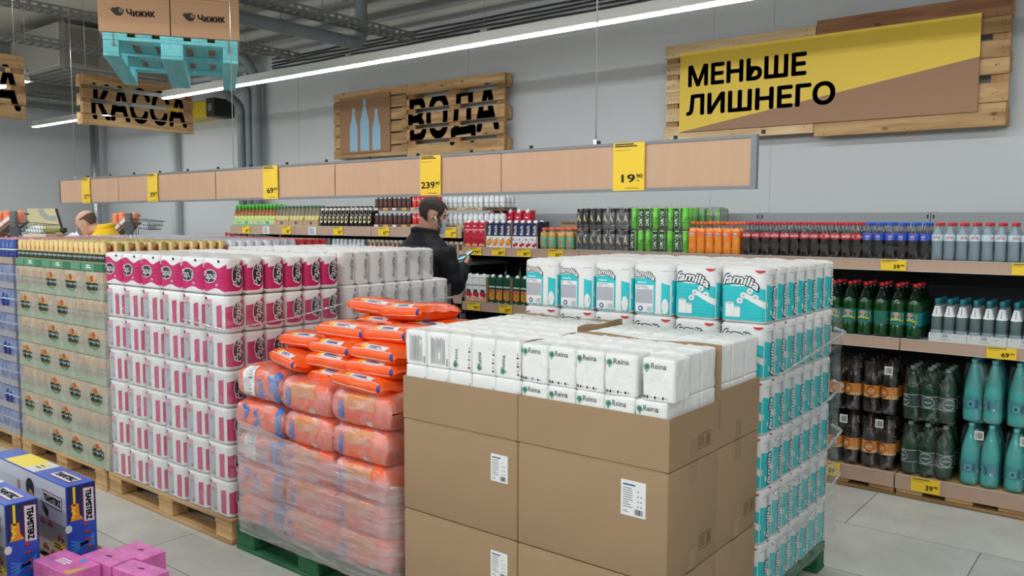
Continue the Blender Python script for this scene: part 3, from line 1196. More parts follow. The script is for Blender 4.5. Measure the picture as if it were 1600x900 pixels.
def make_papia(seed=0):
    g, mp, per = pack_geo(PW, PD, PH, 0.036, seed=seed)
    F1, F2, F3, F4 = mp(.0010), mp(.0018), mp(.0026), mp(.0034)
    w, d, h = PW, PD, PH
    # printed front: magenta field with a wavy top, running on round both ends
    hi = lambda u: h * (0.80 + 0.075 * math.cos((u + 0.045) * 2 * PI / 0.17))
    lo = lambda u: h * (0.13 + 0.05 * math.cos((u - 0.02) * 2 * PI / 0.17))
    band(g, F1, lerp_us(-0.094, 0.096, 34), lo, hi, 1)
    for k in range(3):
        band(g, F2, lerp_us(-0.02, 0.088, 12), lambda u, k=k: h * (.30 + .13 * k + 1.6 * (u - .02) * (.4 - .2 * k)), lambda u, k=k: h * (.315 + .13 * k + 1.6 * (u - .02) * (.4 - .2 * k)), 2)

    def oval_logo(F_, G_, H_, cu, cv, s, rot):
        disc(g, F_, cu, cv, .040 * s, .0235 * s, 0, 20, rot + .10)
        disc(g, G_, cu, cv, .0372 * s, .0207 * s, 3, 20, rot + .10)
        tx = text_fit('Papia', cu - .041 * s, cv - .0185 * s, .076 * s, .035 * s, bold=.006, shear=.3, res=2)
        put(g, H_, rotated(tx, rot, cu, cv), 0)
    oval_logo(F2, F3, F4, -0.026, h * .50, 1.42, 0.0)
    disc(g, F2, 0.028, h * .27, .013, .007, 4, 12)
    for k in range(3):
        disc(g, F2, 0.048 + .005 * (k - 1), h * (.93 - .018 * abs(k - 1)), .005, .0065, 5, 7, (k - 1) * -.7)
    disc(g, F2, -0.083, h * .80, .009, .013, 4, 12)
    # narrow sides, both alike
    for c in ((w + d) / 2 - 0.0155, -(w + d) / 2 + 0.0155):
        hs = lambda u, c=c: h * min(.97, 0.76 + .9 * (u - c) + 22.0 * max(0, u - c + .01) ** 1.7)
        ls = lambda u, c=c: h * (0.10 + 110.0 * max(0, u - c - .008) ** 2 + 40 * max(0, c - .03 - u) ** 2)
        band(g, F1, lerp_us(c - .055, c + .045, 24), ls, hs, 1)
        for k in range(3):
            band(g, F2, lerp_us(c - .046, c - .005, 6), lambda u, k=k, c=c: h * (.32 + .14 * k - 2.2 * (u - c)), lambda u, k=k, c=c: h * (.335 + .14 * k - 2.2 * (u - c)), 2)
        oval_logo(F2, F3, F4, c + .012, h * .53, 1.42, PI / 2 - .10)
    # back: information panel, pale strip, narrow magenta strip
    c = per / 2
    rect(g, F1, c - .082, h * .08, c - .016, h * .78, 6, 6, 4)
    rect(g, F1, c - .082, h * .79, c - .016, h * .90, 7, 6, 1)
    disc(g, F2, c - .064, h * .92, .008, .008, 3, 10)
    lines(g, F2, c - .074, h * .66, c - .018, h * .76, 8, 3, .5)
    bars(g, F2, c - .034, h * .12, c - .018, h * .2, 3, 6)
    band(g, F1, lerp_us(c + .022, c + .066, 8), lambda u: h * .09, lambda u: h * (.74 + .9 * (u - c - .03)), 1)
    return g.mesh('paper_towel_pack', [M_WRAP, M_PINK, M_PINKD, M_NAVY, M_PALEP, M_BLACK, M_INFO, M_PALEP, M_RED], fix=False)


FW, FD, FH = 0.190, 0.115, 0.214


def familia_logo(g, fn, fn2, fn3, cu, cv, s, rot=0.0, colors=(0, 3), arch=0.5):
    """white rounded script with a dark outline"""
    for f_, b_, m_ in ((fn, .090, colors[1]), (fn2, .030, colors[0])):
        vs, fs = text_fit('familia', cu - s / 2, cv - s * .14, s, s * .30, bold=b_, shear=.25, res=2)
        if m_ == colors[0]:
            vs = [(cu + (x - cu) * .92, cv + (y - cv) * .80) for x, y in vs]
        vs = [(x, y - arch * (x - cu) ** 2 / s + .10 * (x - cu) * (-1 if arch else 0)) for x, y in vs]
        put(g, f_, rotated((vs, fs), rot, cu, cv), m_)


def make_familia(seed=0):
    g, mp, per = pack_geo(FW, FD, FH, 0.034, seed=seed, e_top=.014)
    F1, F2, F3, F4 = mp(.0010), mp(.0018), mp(.0026), mp(.0034)
    w, d, h = FW, FD, FH
    hi = lambda u: h * (.70 - 1.1 * max(0, u - .01) - .4 * max(0, -u - .05))
    band(g, F1, lerp_us(-.088, .088, 20), lambda u: h * .045, hi, 1)
    for k in range(9):
        z = h * (.10 + .06 * k)
        band(g, F2, lerp_us(-.086, .086, 12), lambda u, z=z, k=k: z + .002 * math.sin(90 * u + k), lambda u, z=z, k=k: z + .0012 + .002 * math.sin(90 * u + k), 2)
    # white paper ribbon, round morsels, red corner flag
    band(g, F3, lerp_us(.0, .088, 10), lambda u: h * (.47 - 2.3 * u), lambda u: h * (.56 - 1.9 * u), 0)
    for cu, cv in ((.002, .50), (-.002 + .03, .58), (.05, .47), (-.012, .40)):
        disc(g, F3, cu, h * cv, .0125, .0115, 0, 12)
        disc(g, F4, cu, h * cv, .006, .005, 5, 8)
    # two plain upright rolls of paper towel
    for cu, s in ((-.052, 1.0), (-.022, .72)):
        rect(g, F3, cu - .017 * s, h * .10, cu + .017 * s, h * (.10 + .25 * s), 0, 3, 4)
        disc(g, F3, cu, h * (.10 + .25 * s), .017 * s, .006 * s, 6, 12)
        disc(g, F4, cu, h * (.10 + .25 * s), .006 * s, .002 * s, 5, 8)
    familia_logo(g, F2, F3, F4, -.010, h * .785, .155, -.05)
    lines(g, F3, -.05, h * .655, .03, h * .685, 0, 1, .7)
    band(g, F4, lerp_us(.046, .086, 8), lambda u: h * (.905 + 26 * (u - .066) ** 2 * 4), lambda u: h * .955, 4)
    # narrow sides
    for c, ln in (((w + d) / 2 - .0146, 1), (-(w + d) / 2 + .0146, 1)):
        hs = lambda u, c=c: h * (.66 - .9 * (u - c) * (1 if u < c + .02 else 1.2))
        band(g, F1, lerp_us(c - .046, c + .046, 10), lambda u: h * .045, hs, 1)
        for k in range(6):
            z = h * (.10 + .08 * k)
            band(g, F2, lerp_us(c - .044, c + .044, 8), lambda u, z=z, k=k: z + .0015 * math.sin(80 * u + k), lambda u, z=z, k=k: z + .0012 + .0015 * math.sin(80 * u + k), 2)
        familia_logo(g, F2, F3, F4, c + .014, h * .36, .135, PI / 2, arch=0)
        rect(g, F2, c - .04, h * .865, c + .04, h * .871, 7, 6, 1)
        band(g, F3, lerp_us(c + .006, c + .020, 4), lambda u: h * .70, lambda u: h * .86, 6)
        put(g, F3, ([(c - .045, h * .30), (c - .045, h * .40), (c - .012, h * .22), (c - .012, h * .14)], [(0, 1, 2, 3)]), 0)
    # back: turquoise arch round a grey information panel
    c = per / 2
    band(g, F1, lerp_us(c - .086, c + .018, 12), lambda u: h * .03, lambda u: h * (.72 - 9 * max(0, abs(u - c + .034) - .03) ** 1.4), 1)
    rect(g, F2, c - .078, h * .06, c + .010, h * .585, 0, 8, 6)
    rect(g, F3, c - .074, h * .23, c + .006, h * .50, 5, 8, 5)
    lines(g, F3, c - .07, h * .51, c + .0, h * .57, 5, 2, .6)
    lines(g, F2, c - .066, h * .615, c - .004, h * .645, 0, 1, .7)
    bars(g, F3, c - .02, h * .075, c + .004, h * .17, 5, 7)
    disc(g, F3, c - .050, h * .125, .011, .011, 8, 12)
    disc(g, F4, c - .050, h * .125, .006, .006, 0, 10)
    familia_logo(g, F2, F3, F4, c - .034, h * .80, .105, -.04)
    band(g, F1, lerp_us(c + .046, c + .084, 6), lambda u: h * .03, lambda u: h * (.64 - 1.0 * (u - c - .046)), 1)
    disc(g, F2, c + .064, h * .19, .015, .032, 0, 12)
    rect(g, F2, c + .045, h * .865, c + .084, h * .871, 7, 3, 1)
    return g.mesh('paper_towel_pack', [M_WRAP, M_NAVY_T, M_TURQD, M_NAVY, M_RED, M_INFO, mat('roll end grey', (206, 208, 214), .6), M_GREYP, M_BLUEP], fix=False)


def make_white(seed=0):
    g, mp, per = pack_geo(0.160, 0.105, 0.190, 0.034, seed=seed, wrinkle=.0024)
    F1, F2, F3 = mp(.0012), mp(.0017), mp(.0022)
    h = .190
    for c in ((.160 + .105) / 2 - .0146, -(.160 + .105) / 2 + .0146, 0.0):
        vs = text_fit('familia', c + .018 - .062, h * .46 - .010, .124, .026, bold=.05, shear=.25, res=2)
        put(g, F1, rotated(vs, PI / 2, c + .018, h * .46), 1)
        vs = text_fit('familia', c + .018 - .060, h * .46 - .008, .120, .021, bold=.0, shear=.25, res=2)
        put(g, F2, rotated(vs, PI / 2, c + .018, h * .46), 0)
        disc(g, F1, c + .024, h * .87, .006, .010, 2, 10)
        rect(g, F1, c - .044, h * .925, c + .044, h * .93, 3, 8, 1)
        for k in range(9):
            z = h * (.1 + .09 * k)
            band(g, F1, lerp_us(c - .045, c + .008, 8), lambda u, z=z, k=k: z + .003 * math.sin(60 * u + 2 * k), lambda u, z=z, k=k: z + .0009 + .003 * math.sin(60 * u + 2 * k), 4)
    return g.mesh('toilet_paper_pack', [mat('cream pack wrapping', (238, 234, 232), .42, spec=.35, bump=.3, bscale=50), M_BLACK, M_GREYP, mat('wrap seam grey', (150, 150, 152), .6),
                                        mat('wrap relief tint', (216, 208, 206), .6)], fix=False)


M_NAVY_T = M_TURQP
random.seed(11)


def fix_slots(me, order):
    """material order chosen when the print was drawn: 0 white, 1 field, 2 lines, 3 dark ..."""
    return me


def put_pack(name, me, x, y, z, rz, label, group, cat='paper pack', jr=1.5, jx=.0015):
    o = link(name, me, None, (x + random.uniform(-jx, jx), y + random.uniform(-jx, jx), z), rz + math.radians(random.uniform(-jr, jr)))
    return tag(o, label, cat, group)


def nth(i):
    return ORD[i]


# ---- pink stack
pallet('wooden pallet under the pink paper towel stack', (-4.80, 2.24, 0), 0, 1.26, 0.76)
ppA = [make_papia(i) for i in range(3)]
PX0, PY0, PZ0 = -4.775, 2.30, 0.131
cols, deps = 6, 6
cw, cd = 1.225 / 6, 0.119
NROW = 7
for r_ in range(NROW):                    # r_ = 0 is the top layer
    z = PZ0 + (NROW - 1 - r_) * 0.1845
    for j in range(deps):
        for i in range(cols):
            if r_ > 0 and j > 0 and i < cols - 1:
                continue
            if r_ > 4 and j > 1:
                continue
            front_ = (r_ == 0)
            x, y = PX0 + cw * (i + .5), PY0 + cd * j
            lx = 'leftmost' if i == 0 else ('corner' if i == cols - 1 else nth(i) + ' from left')
            layer = 'top layer' if r_ == 0 else nth(r_) + ' layer down' if r_ < NROW - 1 else 'bottom layer'
            if j == 0:
                lb = 'pink paper towel pack, stack front, %s, %s' % (lx, layer)
            elif i == cols - 1:
                lb = 'pink paper towel pack, right side of stack, %s behind corner, %s' % (nth(j - 1), layer)
            else:
                lb = 'white top of pink stack pack, %s row back, %s' % (nth(j - 1), lx)
            put_pack('paper_towel_pack', ppA[(i + j + r_) % 3], x, y, z, 0 if front_ else PI, lb, 'pink paper towel packs')

def layer_sheet(label, x0, y0, x1, y1, z):
    return tag(G().box(x0, y0, z, x1, y1, z + .0012).build('layer_sheet', M_KRAFT), label, 'cardboard sheet', 'card sheets under the top layers')


layer_sheet('cardboard sheet under the top layer of the pink stack', PX0 + .02, 2.27, PX0 + 1.2, 2.93, PZ0 + 6 * .1845 - .0022)
layer_sheet('cardboard sheet under the top layer of the white stack', -4.75, 3.06, -3.63, 3.70, 1.431 - .191 - .0016)
layer_sheet('cardboard sheet under the top layer of the turquoise stack', -2.32, 3.06, -1.21, 3.80, .131 + 5 * .2165 - .0016)

# ---- white stack behind it
pallet('wooden pallet under the white toilet paper stack', (-4.80, 3.04, 0), 0, 1.26, 0.78)
wpA = [make_white(i) for i in range(3)]
for r_ in range(5):
    z = 1.431 - .191 - r_ * 0.1935
    nj = 7 if r_ == 0 else 8
    for j in range(nj):
        for i in range(7):
            if r_ > 0 and i < 6:
                continue
            x, y = -3.60 - .08 - (6 - i) * .165 + (0.02 if r_ else 0), 3.045 + .054 + .1075 * j - 0.04
            layer = 'top layer' if r_ == 0 else nth(r_) + ' layer down'
            if i == 6:
                lb = 'white toilet paper pack, %s after the pink packs, stack side, %s' % (nth(j), layer)
            else:
                lb = 'white toilet paper pack on top, %s row behind pink packs, %s from right' % (nth(j), nth(6 - i))
            put_pack('toilet_paper_pack', wpA[(i + j + r_) % 3], x, y, z, 0, lb, 'white toilet paper packs')

# ---- turquoise stack
pallet('green pallet under the turquoise paper towel stack', (-2.40, 3.03, 0), 0, 1.22, 0.80, m=M_GREENW)
fpA = [make_familia(i) for i in range(3)]
for r_ in range(6):
    z = 0.131 + (5 - r_) * 0.2165
    for j in range(7):
        for i in range(6):
            if r_ > 1 and i < 5:
                continue
            if r_ == 1 and i < 5 and j > 0:
                continue
            x, y = -2.345 + .193 * (i + .5) + (0.008 if i == 5 else 0), 3.03 + .058 + .1165 * j
            layer = 'top layer' if r_ == 0 else (nth(r_) + ' layer down' if r_ < 5 else 'bottom layer')
            lx = ('leftmost', 'second from left', 'third from left', 'fourth from left', 'second from right', 'rightmost')[i]
            if j == 0:
                lb = 'turquoise paper towel pack, stack front, %s, %s' % (lx, layer) + (', grey info panel' if r_ == 0 and i < 4 else '')
            elif i == 5:
                lb = 'turquoise paper towel pack, right side, %s behind front corner, %s' % (nth(j - 1), layer)
            else:
                lb = 'white top of turquoise stack pack, %s row back, %s' % (nth(j - 1), lx)
            back = i < 4 and j == 0 and r_ == 0
            put_pack('paper_towel_pack', fpA[(i + j + r_) % 3], x, y, z, PI if back else 0, lb, 'turquoise paper towel packs')

# ---------------------------------------------------------------- cardboard display with napkins
M_NAPK = mat('napkin wrap', (242, 241, 238), 0.38, spec=0.3, bump=0.35, bscale=35)
M_REINA = mat('pale green print', (96, 176, 150), 0.5)
M_REINT = mat('grey green lettering', (84, 100, 98), 0.5)
NW, ND, NH = 0.1155, 0.1175, 0.1345


def make_napkins(seed):
    g, mp, per = pack_geo(NW, ND, NH, 0.007, wrinkle=.0030, waist=0, seed=seed + 5, nu=40, nv=14, e_top=.007)
    F1, F2, F3 = mp(.0012), mp(.0016), mp(.002)
    h = NH

    def leaf(cu, cv, s, rot=0.0):
        for k in range(6):
            a = rot + 2 * PI * k / 6
            disc(g, F1, cu + .0055 * s * math.cos(a), cv + .0055 * s * math.sin(a), .006 * s, .006 * s, 1, 9)
        disc(g, F2, cu + .001, cv, .006 * s, .007 * s, 2, 9)
        disc(g, F1, cu + .012 * s * math.sin(rot), cv - .012 * s * math.cos(rot), .003 * s, .006 * s, 1, 7, rot)
    leaf(-.040, h * .80, 1.0)
    put(g, F1, text_fit('Reina', -.026, h * .765, .052, .018, bold=.008), 2)
    for k in range(3):
        disc(g, F1, -.036 + .026 * k, h * .10, .0035, .005, 3, 7)
        lines(g, F1, -.030 + .026 * k, h * .085, -.017 + .026 * k, h * .115, 4, 2)
    disc(g, F1, -.047, h * .105, .0055, .0055, 4, 10)
    c = -(NW + ND) / 2 + .006          # side with upright lettering
    t_ = text_fit('Reina', c - .022 - .026, h * .42 - .008, .052, .017, bold=.008)
    put(g, F1, rotated(t_, PI / 2, c - .022, h * .42), 2)
    leaf(c - .024, h * .18, 1.0, PI / 2)
    for k in range(3):
        disc(g, F1, c + .044, h * (.14 + .22 * k), .0055, .0035, 3, 7)
        rect(g, F1, c + .0425, h * (.20 + .22 * k), c + .0455, h * (.27 + .22 * k), 4)
    c = per / 2                        # back with the fine print and the barcode
    for k in range(9):
        rect(g, F1, c - .034 + .0082 * k, h * .12, c - .0295 + .0082 * k, h * (.88 - .03 * (k % 3)), 5)
    for k in range(9):
        rect(g, F1, c + .043, h * (.1 + .022 * k), c + .053, h * (.109 + .022 * k), 3)
    return g.mesh('napkin_pack', [M_NAPK, M_REINA, M_REINT, M_BLACK, M_GREYP, mat('fine print grey', (166, 166, 168), .6)], fix=False)


npA = [make_napkins(i) for i in range(3)]
BX0, BX1, BY0, BY1 = -2.325, -1.162, 2.24, 2.955
BXM, BYM = -1.752, 2.598
pallet('wooden pallet hidden under the cardboard box stack', (-2.36, 2.23, 0), 0, 1.22, 0.76, H=0.108)


def sticker(t, w, h, x, z):
    g = G().box(x, -0.0011, z, x + w, -0.0004, z + h)
    F = front(-.0016)
    lines(g, F, x + w * .08, z + h * .84, x + w * .80, z + h * .9, 2, 1, .7)
    lines(g, F, x + w * .08, z + h * .22, x + w * .5, z + h * .82, 3, 9, .3, 5)
    lines(g, F, x + w * .08, z + h * .08, x + w * .36, z + h * .16, 2, 2, .3)
    for k in range(4):
        for q in range(2):
            if k == 0 and q:
                continue
            disc(g, F, x + w * (.70 + .12 * q), z + h * (.72 - .14 * k), w * .025, h * .022, 1, 8)
    bars(g, F, x + w * .56, z + h * .06, x + w * .9, z + h * .22, 1, 14)
    tag(g.build('shipping_label', [M_WHITE, M_BLACK, M_BLUEP, M_GREYP], t), 'white printed shipping label')


def carton(label, x0, x1, y0, y1, z0, z1, stick=None, open_=False, tape=True, stamp=None, front_drop=0.0):
    t = thing('cardboard_box', label, 'box', (x0, y0, z0), group='large plain cartons of the napkin display')
    w, d, h = x1 - x0 - .003, y1 - y0 - .003, z1 - z0 - .002
    g = G()
    if not open_:
        g.rbox(0, 0, 0, w, d, h, 0.006, seg=2)
        # slightly gaping flap edges along the top
        g.box(0.01, 0.0, h - 0.0005, w - 0.01, 0.004, h + 0.0012, 1)
    else:
        k = .004
        g.box(0, 0, 0, w, d, k).box(k, k, .070, w - k, d - k, .0775)
        g.box(0, 0, k, w, k, h).box(0, d - k, k, w, d, h).box(0, k, k, k, d - k, h).box(w - k, k, k, w, d - k, h)
    g.build('carton', [M_KRAFT, M_KRAFT2], t)
    if stick:
        sticker(t, *stick)
    if tape:
        g = G()
        if not open_:
            g.box(w / 2 - .003, d * .40, h - .075, w + .0008, d * .55, h + .0008)
        g.box(w, d * .42, 0.004, w + .0009, d * .54, .07)
        tag(g.build('packing_tape', M_TAPE, t), 'brown packing tape')
    if stamp:
        g = G()
        F = side(w + .0009)
        u, v = stamp
        for a, b, c, e in ((0, 0, .09, .002), (0, .048, .09, .05), (0, 0, .002, .05), (.088, 0, .09, .05), (.06, 0, .062, .05)):
            rect(g, F, u + a, v + b, u + c, v + e, 0)
        lines(g, F, u + .006, v + .008, u + .055, v + .044, 0, 4, .35)
        bars(g, F, u + .066, v + .008, u + .085, v + .042, 0, 4)
        tag(g.build('printed_stamp', mat('carton stamp print', (112, 84, 60), .8), t), 'stamped handling box print')
    return t


lay = [(0.110, 0.466), (0.468, 0.830)]
nm = ['bottom', 'middle']
for r_, (z0, z1) in enumerate(lay):
    carton('%s front left plain carton of the napkin display' % nm[r_], BX0, BXM, BY0, BYM, z0, z1, (0.078, 0.10, .45, .20) if r_ == 1 else (.078, .10, .45, .20))
    carton('%s front right plain carton of the napkin display' % nm[r_], BXM, BX1, BY0, BYM, z0, z1, (.09, .115, .42, .20) if r_ == 1 else None, stamp=(.22, .05))
    carton('%s back right plain carton of the napkin display' % nm[r_], BXM, BX1 - .002, BYM, BY1, z0, z1, stamp=(.235, .06))
    carton('%s back left plain carton of the napkin display' % nm[r_], BX0, BXM, BYM, BY1, z0, z1)
carton('front left open carton, cut low, full of napkins', BX0, BXM, BY0, BYM, .832, 1.0, open_=True, tape=False)
carton('front right open carton, cut low, its napkins showing a green leaf logo', BXM, BX1, BY0, BYM, .832, 1.0, open_=True, stamp=(.20, .03))
carton('back right open carton full of napkins', BXM, BX1 - .002, BYM, BY1, .832, 1.03, open_=True)
carton('back left open carton full of napkins', BX0, BXM, BYM, BY1, .832, 1.03, open_=True, tape=False)
# tall torn divider edges standing between the napkin blocks
for nm_, lb, a, b, hgt in (('carton_divider', 'raised brown carton wall between front and back napkins, right half', (BXM + .01, BYM), (BX1 - .0, BYM), 1.185),
                           ('carton_divider', 'raised brown carton wall between left and right napkins, front half', (BXM, BY0 + .03), (BXM, BYM), 1.178),
                           ('carton_divider', 'raised brown carton wall between left and right napkins, back half', (BXM, BYM + .01), (BXM, BY1 - .02), 1.20),
                           ('carton_divider', 'brown carton wall behind the back left napkins', (BX0 + .02, BY1 - .004), (BXM - .02, BY1 - .004), 1.185)):
    dx, dy = b[0] - a[0], b[1] - a[1]
    Ld = math.hypot(dx, dy)
    g = G()
    n_ = 12
    for s_ in (-.0016, .0016):
        g.grid(lambda u, v, s_=s_: (u * Ld, s_ + .002 * math.sin(7 * u), v * (hgt - 1.0 + .004 * math.sin(9 * u) + .10)), n_, 4, 0, False)
    g.grid(lambda u, v: (u * Ld, -.0016 + .0032 * v + .002 * math.sin(7 * u), hgt - .9 + .004 * math.sin(9 * u)), n_, 1, 1, False)
    o = g.build(nm_, [M_KRAFT, M_KRAFT2], None, fix=False, loc=(a[0], a[1], .9))
    o.rotation_euler = (0, 0, math.atan2(dy, dx))
    tag(o, lb, 'cardboard', 'raised carton walls')

blocks = [('front left', BX0, BY0, 0), ('front right', BXM, BY0, 1), ('back left', BX0, BYM, 2), ('back right', BXM, BYM, 3)]
for nm_, bx, by, q in blocks:
    for lvl in range(2):
        for j in range(3):
            for i in range(5):
                vis = lvl == 1 or (j == 0 and q < 2) or (i == 4 and q in (1, 3))
                if not vis:
                    continue
                ins = .0085
                x = bx + ins + NW / 2 - .002 + i * .1135
                y = by + ins + ND / 2 - .003 + j * .1165
                z = .910 + lvl * .1352
                rz = 0.0
                if q == 0:
                    rz = PI if i < 2 and lvl == 1 else PI / 2
                    if lvl == 0:
                        rz = PI / 2
                dx = 0
                if q == 1 and lvl == 1 and j == 0:
                    if i == 3:
                        rz = math.radians(9)
                        dx = -.006
                    if i == 4:
                        dx = .022
                        rz = math.radians(2)
                if q == 1 and lvl == 0 and i == 4:
                    dx, rz = .0, 0
                col = ('leftmost', 'second from left', 'middle', 'second from right', 'rightmost')[i]
                rowt = ('front row', 'middle row', 'back row')[j]
                lb = 'white napkin pack, %s, %s, %s, %s carton' % (col, rowt, 'on top' if lvl else 'lower layer', nm_)
                o = put_pack('napkin_pack', npA[(i * 2 + j + lvl) % 3], x + dx, y, z, rz, lb, 'white napkin packs', 'napkins', 1.2, .001)

# ---------------------------------------------------------------- orange detergent bags
M_ORG = mat('orange bag film', (250, 96, 28), 0.28, spec=0.5, vary=.05, vscale=14, bump=0.35, bscale=22)
M_ORGP = mat('pale orange bag film', (246, 110, 70), 0.3, bump=0.3, bscale=30)
M_TBLUE = mat('detergent blue', (28, 50, 140), 0.35)
M_TYEL = mat('detergent yellow', (255, 200, 40), 0.35)


def bag_surface(L, W, T, seed, rough=.004, ex=2.9):
    """pillow bag: long side along x, seals at both ends; returns fn(a, s): a angle round the section, s along x"""
    def fn(a, s):
        x = (s - .5) * L
        k = max(0.0, 1 - abs(2 * s - 1) ** (7 if ex < 3.2 else 12)) ** .5
        c, q = math.cos(a), math.sin(a)
        e = 2 / ex
        y = W / 2 * (abs(c) ** e) * (1 if c > 0 else -1) * (.93 + .07 * k)
        z = T / 2 * (abs(q) ** e) * (1 if q > 0 else -1) * k
        nz = noise.noise((x * 14 + seed * 7, y * 14, z * 30))
        n2 = noise.noise((x * 34 + seed * 3, y * 34, z * 50 + 4))
        f = rough * nz + rough * .5 * n2
        return (x, y + f * (1 if c > 0 else -1), T / 2 + z + f * (1 if q > 0 else -.3))
    return fn


def make_bag(seed, L=.315, W=.25, T=.083):
    fn = bag_surface(L, W, T, seed)
    g = G()
    nu, nv = 28, 22
    g.grid(lambda u, v: fn(2 * PI * u, v), nu, nv, 0, wrap=True)
    # end seals, a crimped fin each
    for s_ in (0, 1):
        xs = (-L / 2, -L / 2 - .014) if s_ == 0 else (L / 2, L / 2 + .014)
        g.grid(lambda u, v: (xs[0] + (xs[1] - xs[0]) * v, W * .465 * (2 * u - 1), T / 2 + .004 * math.sin(16 * u + seed) * v + .0006), 10, 2, 0)
        g.grid(lambda u, v: (xs[0] + (xs[1] - xs[0]) * v, W * .465 * (2 * u - 1), T / 2 + .004 * math.sin(16 * u + seed) * v - .0006), 10, 2, 0)

    def F(e):
        # flat coordinates: u along x, v round the section: 0 = middle of the -y side, up over the top
        def m_(u, v):
            a = PI + (-v / (W + T)) * 2 * PI * 1.0          # -y side is angle pi
            s = u / L + .5
            p = Vector(fn(a, s))
            p1 = Vector(fn(a + .02, s))
            p2 = Vector(fn(a, s + .004))
            nn = (p2 - p).cross(p1 - p)
            nn = nn.normalized() if nn.length > 1e-9 else Vector((0, 0, 1))
            c = Vector((p.x, 0, T / 2))
            if nn.dot(p - c) < 0:
                nn = -nn
            return p + nn * e
        return m_
    F1, F2, F3 = F(.0012), F(.0018), F(.0024)
    # edge: two white seams lines and a small white banner
    for v in (-.012, .020):
        rect(g, F1, -L * .42, v, L * .40, v + .0032, 1, 14, 1)
    rect(g, F1, -L * .16, .026, L * .26, .050, 1, 12, 2)
    disc(g, F2, -L * .19, .038, .015, .013, 3, 12)
    lines(g, F2, -L * .10, .030, L * .22, .046, 2, 2, .5)
    disc(g, F1, L * .42, .004, .010, .018, 2, 12)
    # top: round emblem with the name, white swoosh
    disc(g, F1, -L * .16, .135, .062, .052, 3, 20)
    disc(g, F2, -L * .15, .135, .050, .040, 1, 18)
    put(g, F3, text_fit('Tide', -L * .15 - .045, .118, .09, .036, bold=.05), 2)
    rect(g, F2, -L * .10, .165, L * .30, .182, 1, 12, 1)
    disc(g, F1, L * .28, .105, .018, .015, 2, 12)
    return g.mesh('bag', [M_ORG, M_WHITE, M_TBLUE, M_TYEL], fix=False)


bags = [make_bag(i) for i in range(4)]
M_BFILM = film_mat('milky bundle wrap', (236, 228, 232), .10, .52, (5, 5, 9), .16, .06)


def make_bundle(seed, L=.352, W=.30, T=.163):
    fn = bag_surface(L, W, T, seed + 20, .007, 4.2)
    g = G()
    g.grid(lambda u, v: fn(2 * PI * u, v), 30, 24, 0, wrap=True)
    g2 = G()
    fo = bag_surface(L + .010, W + .012, T + .008, seed + 40, .009, 3.6)
    g2.grid(lambda u, v: (lambda p: (p[0], p[1], p[2] - .004))(fo(2 * PI * u, v)), 30, 24, 0, wrap=True)

    def F(e):
        def m_(u, v):
            a = PI + (-v / (W + T)) * 2 * PI
            p = Vector(fn(a, u / L + .5))
            c = Vector((p.x * .5, 0, T / 2))
            return p + (p - c).normalized() * e
        return m_
    F1, F2 = F(.002), F(.0026)
    r = random.Random(seed)
    if seed % 3 == 0:
        for _ in range(5):
            u, v = r.uniform(-.12, .12), r.uniform(-.05, .05)
            put(g, F1, ([(u, v), (u + .03, v + .02), (u + .055, v - .02), (u + .02, v - .045)], [(0, 1, 2, 3)]), 2)
    else:
        rect(g, F1, -.09, .0, .08, .045, 3, 6, 2)
        disc(g, F1, -.115, -.01, .016, .022, 2, 10)
        rect(g, F1, .03, -.065, .065, -.02, 1, 2, 2)
        bars(g, F2, .036, -.06, .06, -.03, 4, 5)
    gs = G()
    rect(gs, F2, -.12, -.035, -.02, .075, 0, 8, 8)
    bars(gs, F(.0034), -.112, -.028, -.075, .035, 1, 10)
    lines(gs, F(.0034), -.068, -.025, -.028, .066, 2, 7, .4)
    gb = G()
    rect(gb, F2, L * .36, -.07, L * .47, .07, 0, 3, 8)
    return (g.mesh('bag_block', [M_ORGP, M_WHITE, mat('bundle blue', (52, 110, 190), .4), mat('bundle gold print', (228, 150, 90), .4), M_GREYP], fix=False),
            g2.mesh('clear_wrap', [M_BFILM], fix=False), gb.mesh('blue_band', [mat('bundle blue', (52, 110, 190))], fix=False),
            gs.mesh('shipping_label', [M_WHITE, M_BLACK, M_GREYP], fix=False))


bundles = [make_bundle(i) for i in range(6)]
pallet('green pallet under the orange detergent bags', (-3.50, 2.24, 0), 0, 1.10, 0.78, m=M_GREENW)


def bundle(i, loc, rz, label, tilt=(0, 0), note=False):
    t = thing('detergent_bundle', label, 'detergent bundle', loc, rz, 'wrapped bundles of orange detergent bags')
    a, b, c, d = bundles[i % 6]
    o = link('bag_block', a, t)
    link('clear_wrap', b, t)
    if i % 3 == 0:
        link('blue_band', c, o)
    if note:
        tag(link('shipping_label', d, t), 'white paper shipping label')
    t.rotation_euler = (tilt[0], tilt[1], rz)
    return t


random.seed(5)
k = 0
lvln = ['bottom', 'second', 'third', 'fourth', 'top wrapped']
for lvl in range(5):
    z = .131 + lvl * .152
    xs = (-3.30, -2.95, -2.59) if lvl % 2 == 0 else (-3.31, -2.94, -2.60)
    for i, x in enumerate(xs):
        for j in range(2):
            if j == 1 and lvl < 4:
                continue
            if lvl == 4 and j == 0 and i == 0:
                zz = z + .012
            else:
                zz = z
            bundle(k, (x, 2.395 + .305 * j + random.uniform(-.006, .006), zz), math.radians(random.uniform(-3, 3)),
                   'wrapped bundle of orange detergent bags, %s layer, %s, %s' % (lvln[lvl], ('left', 'middle', 'right')[i], 'front' if j == 0 else 'back'), note=(lvl == 4 and i == 0 and j == 0) or (lvl == 2 and i == 0))
            k += 1
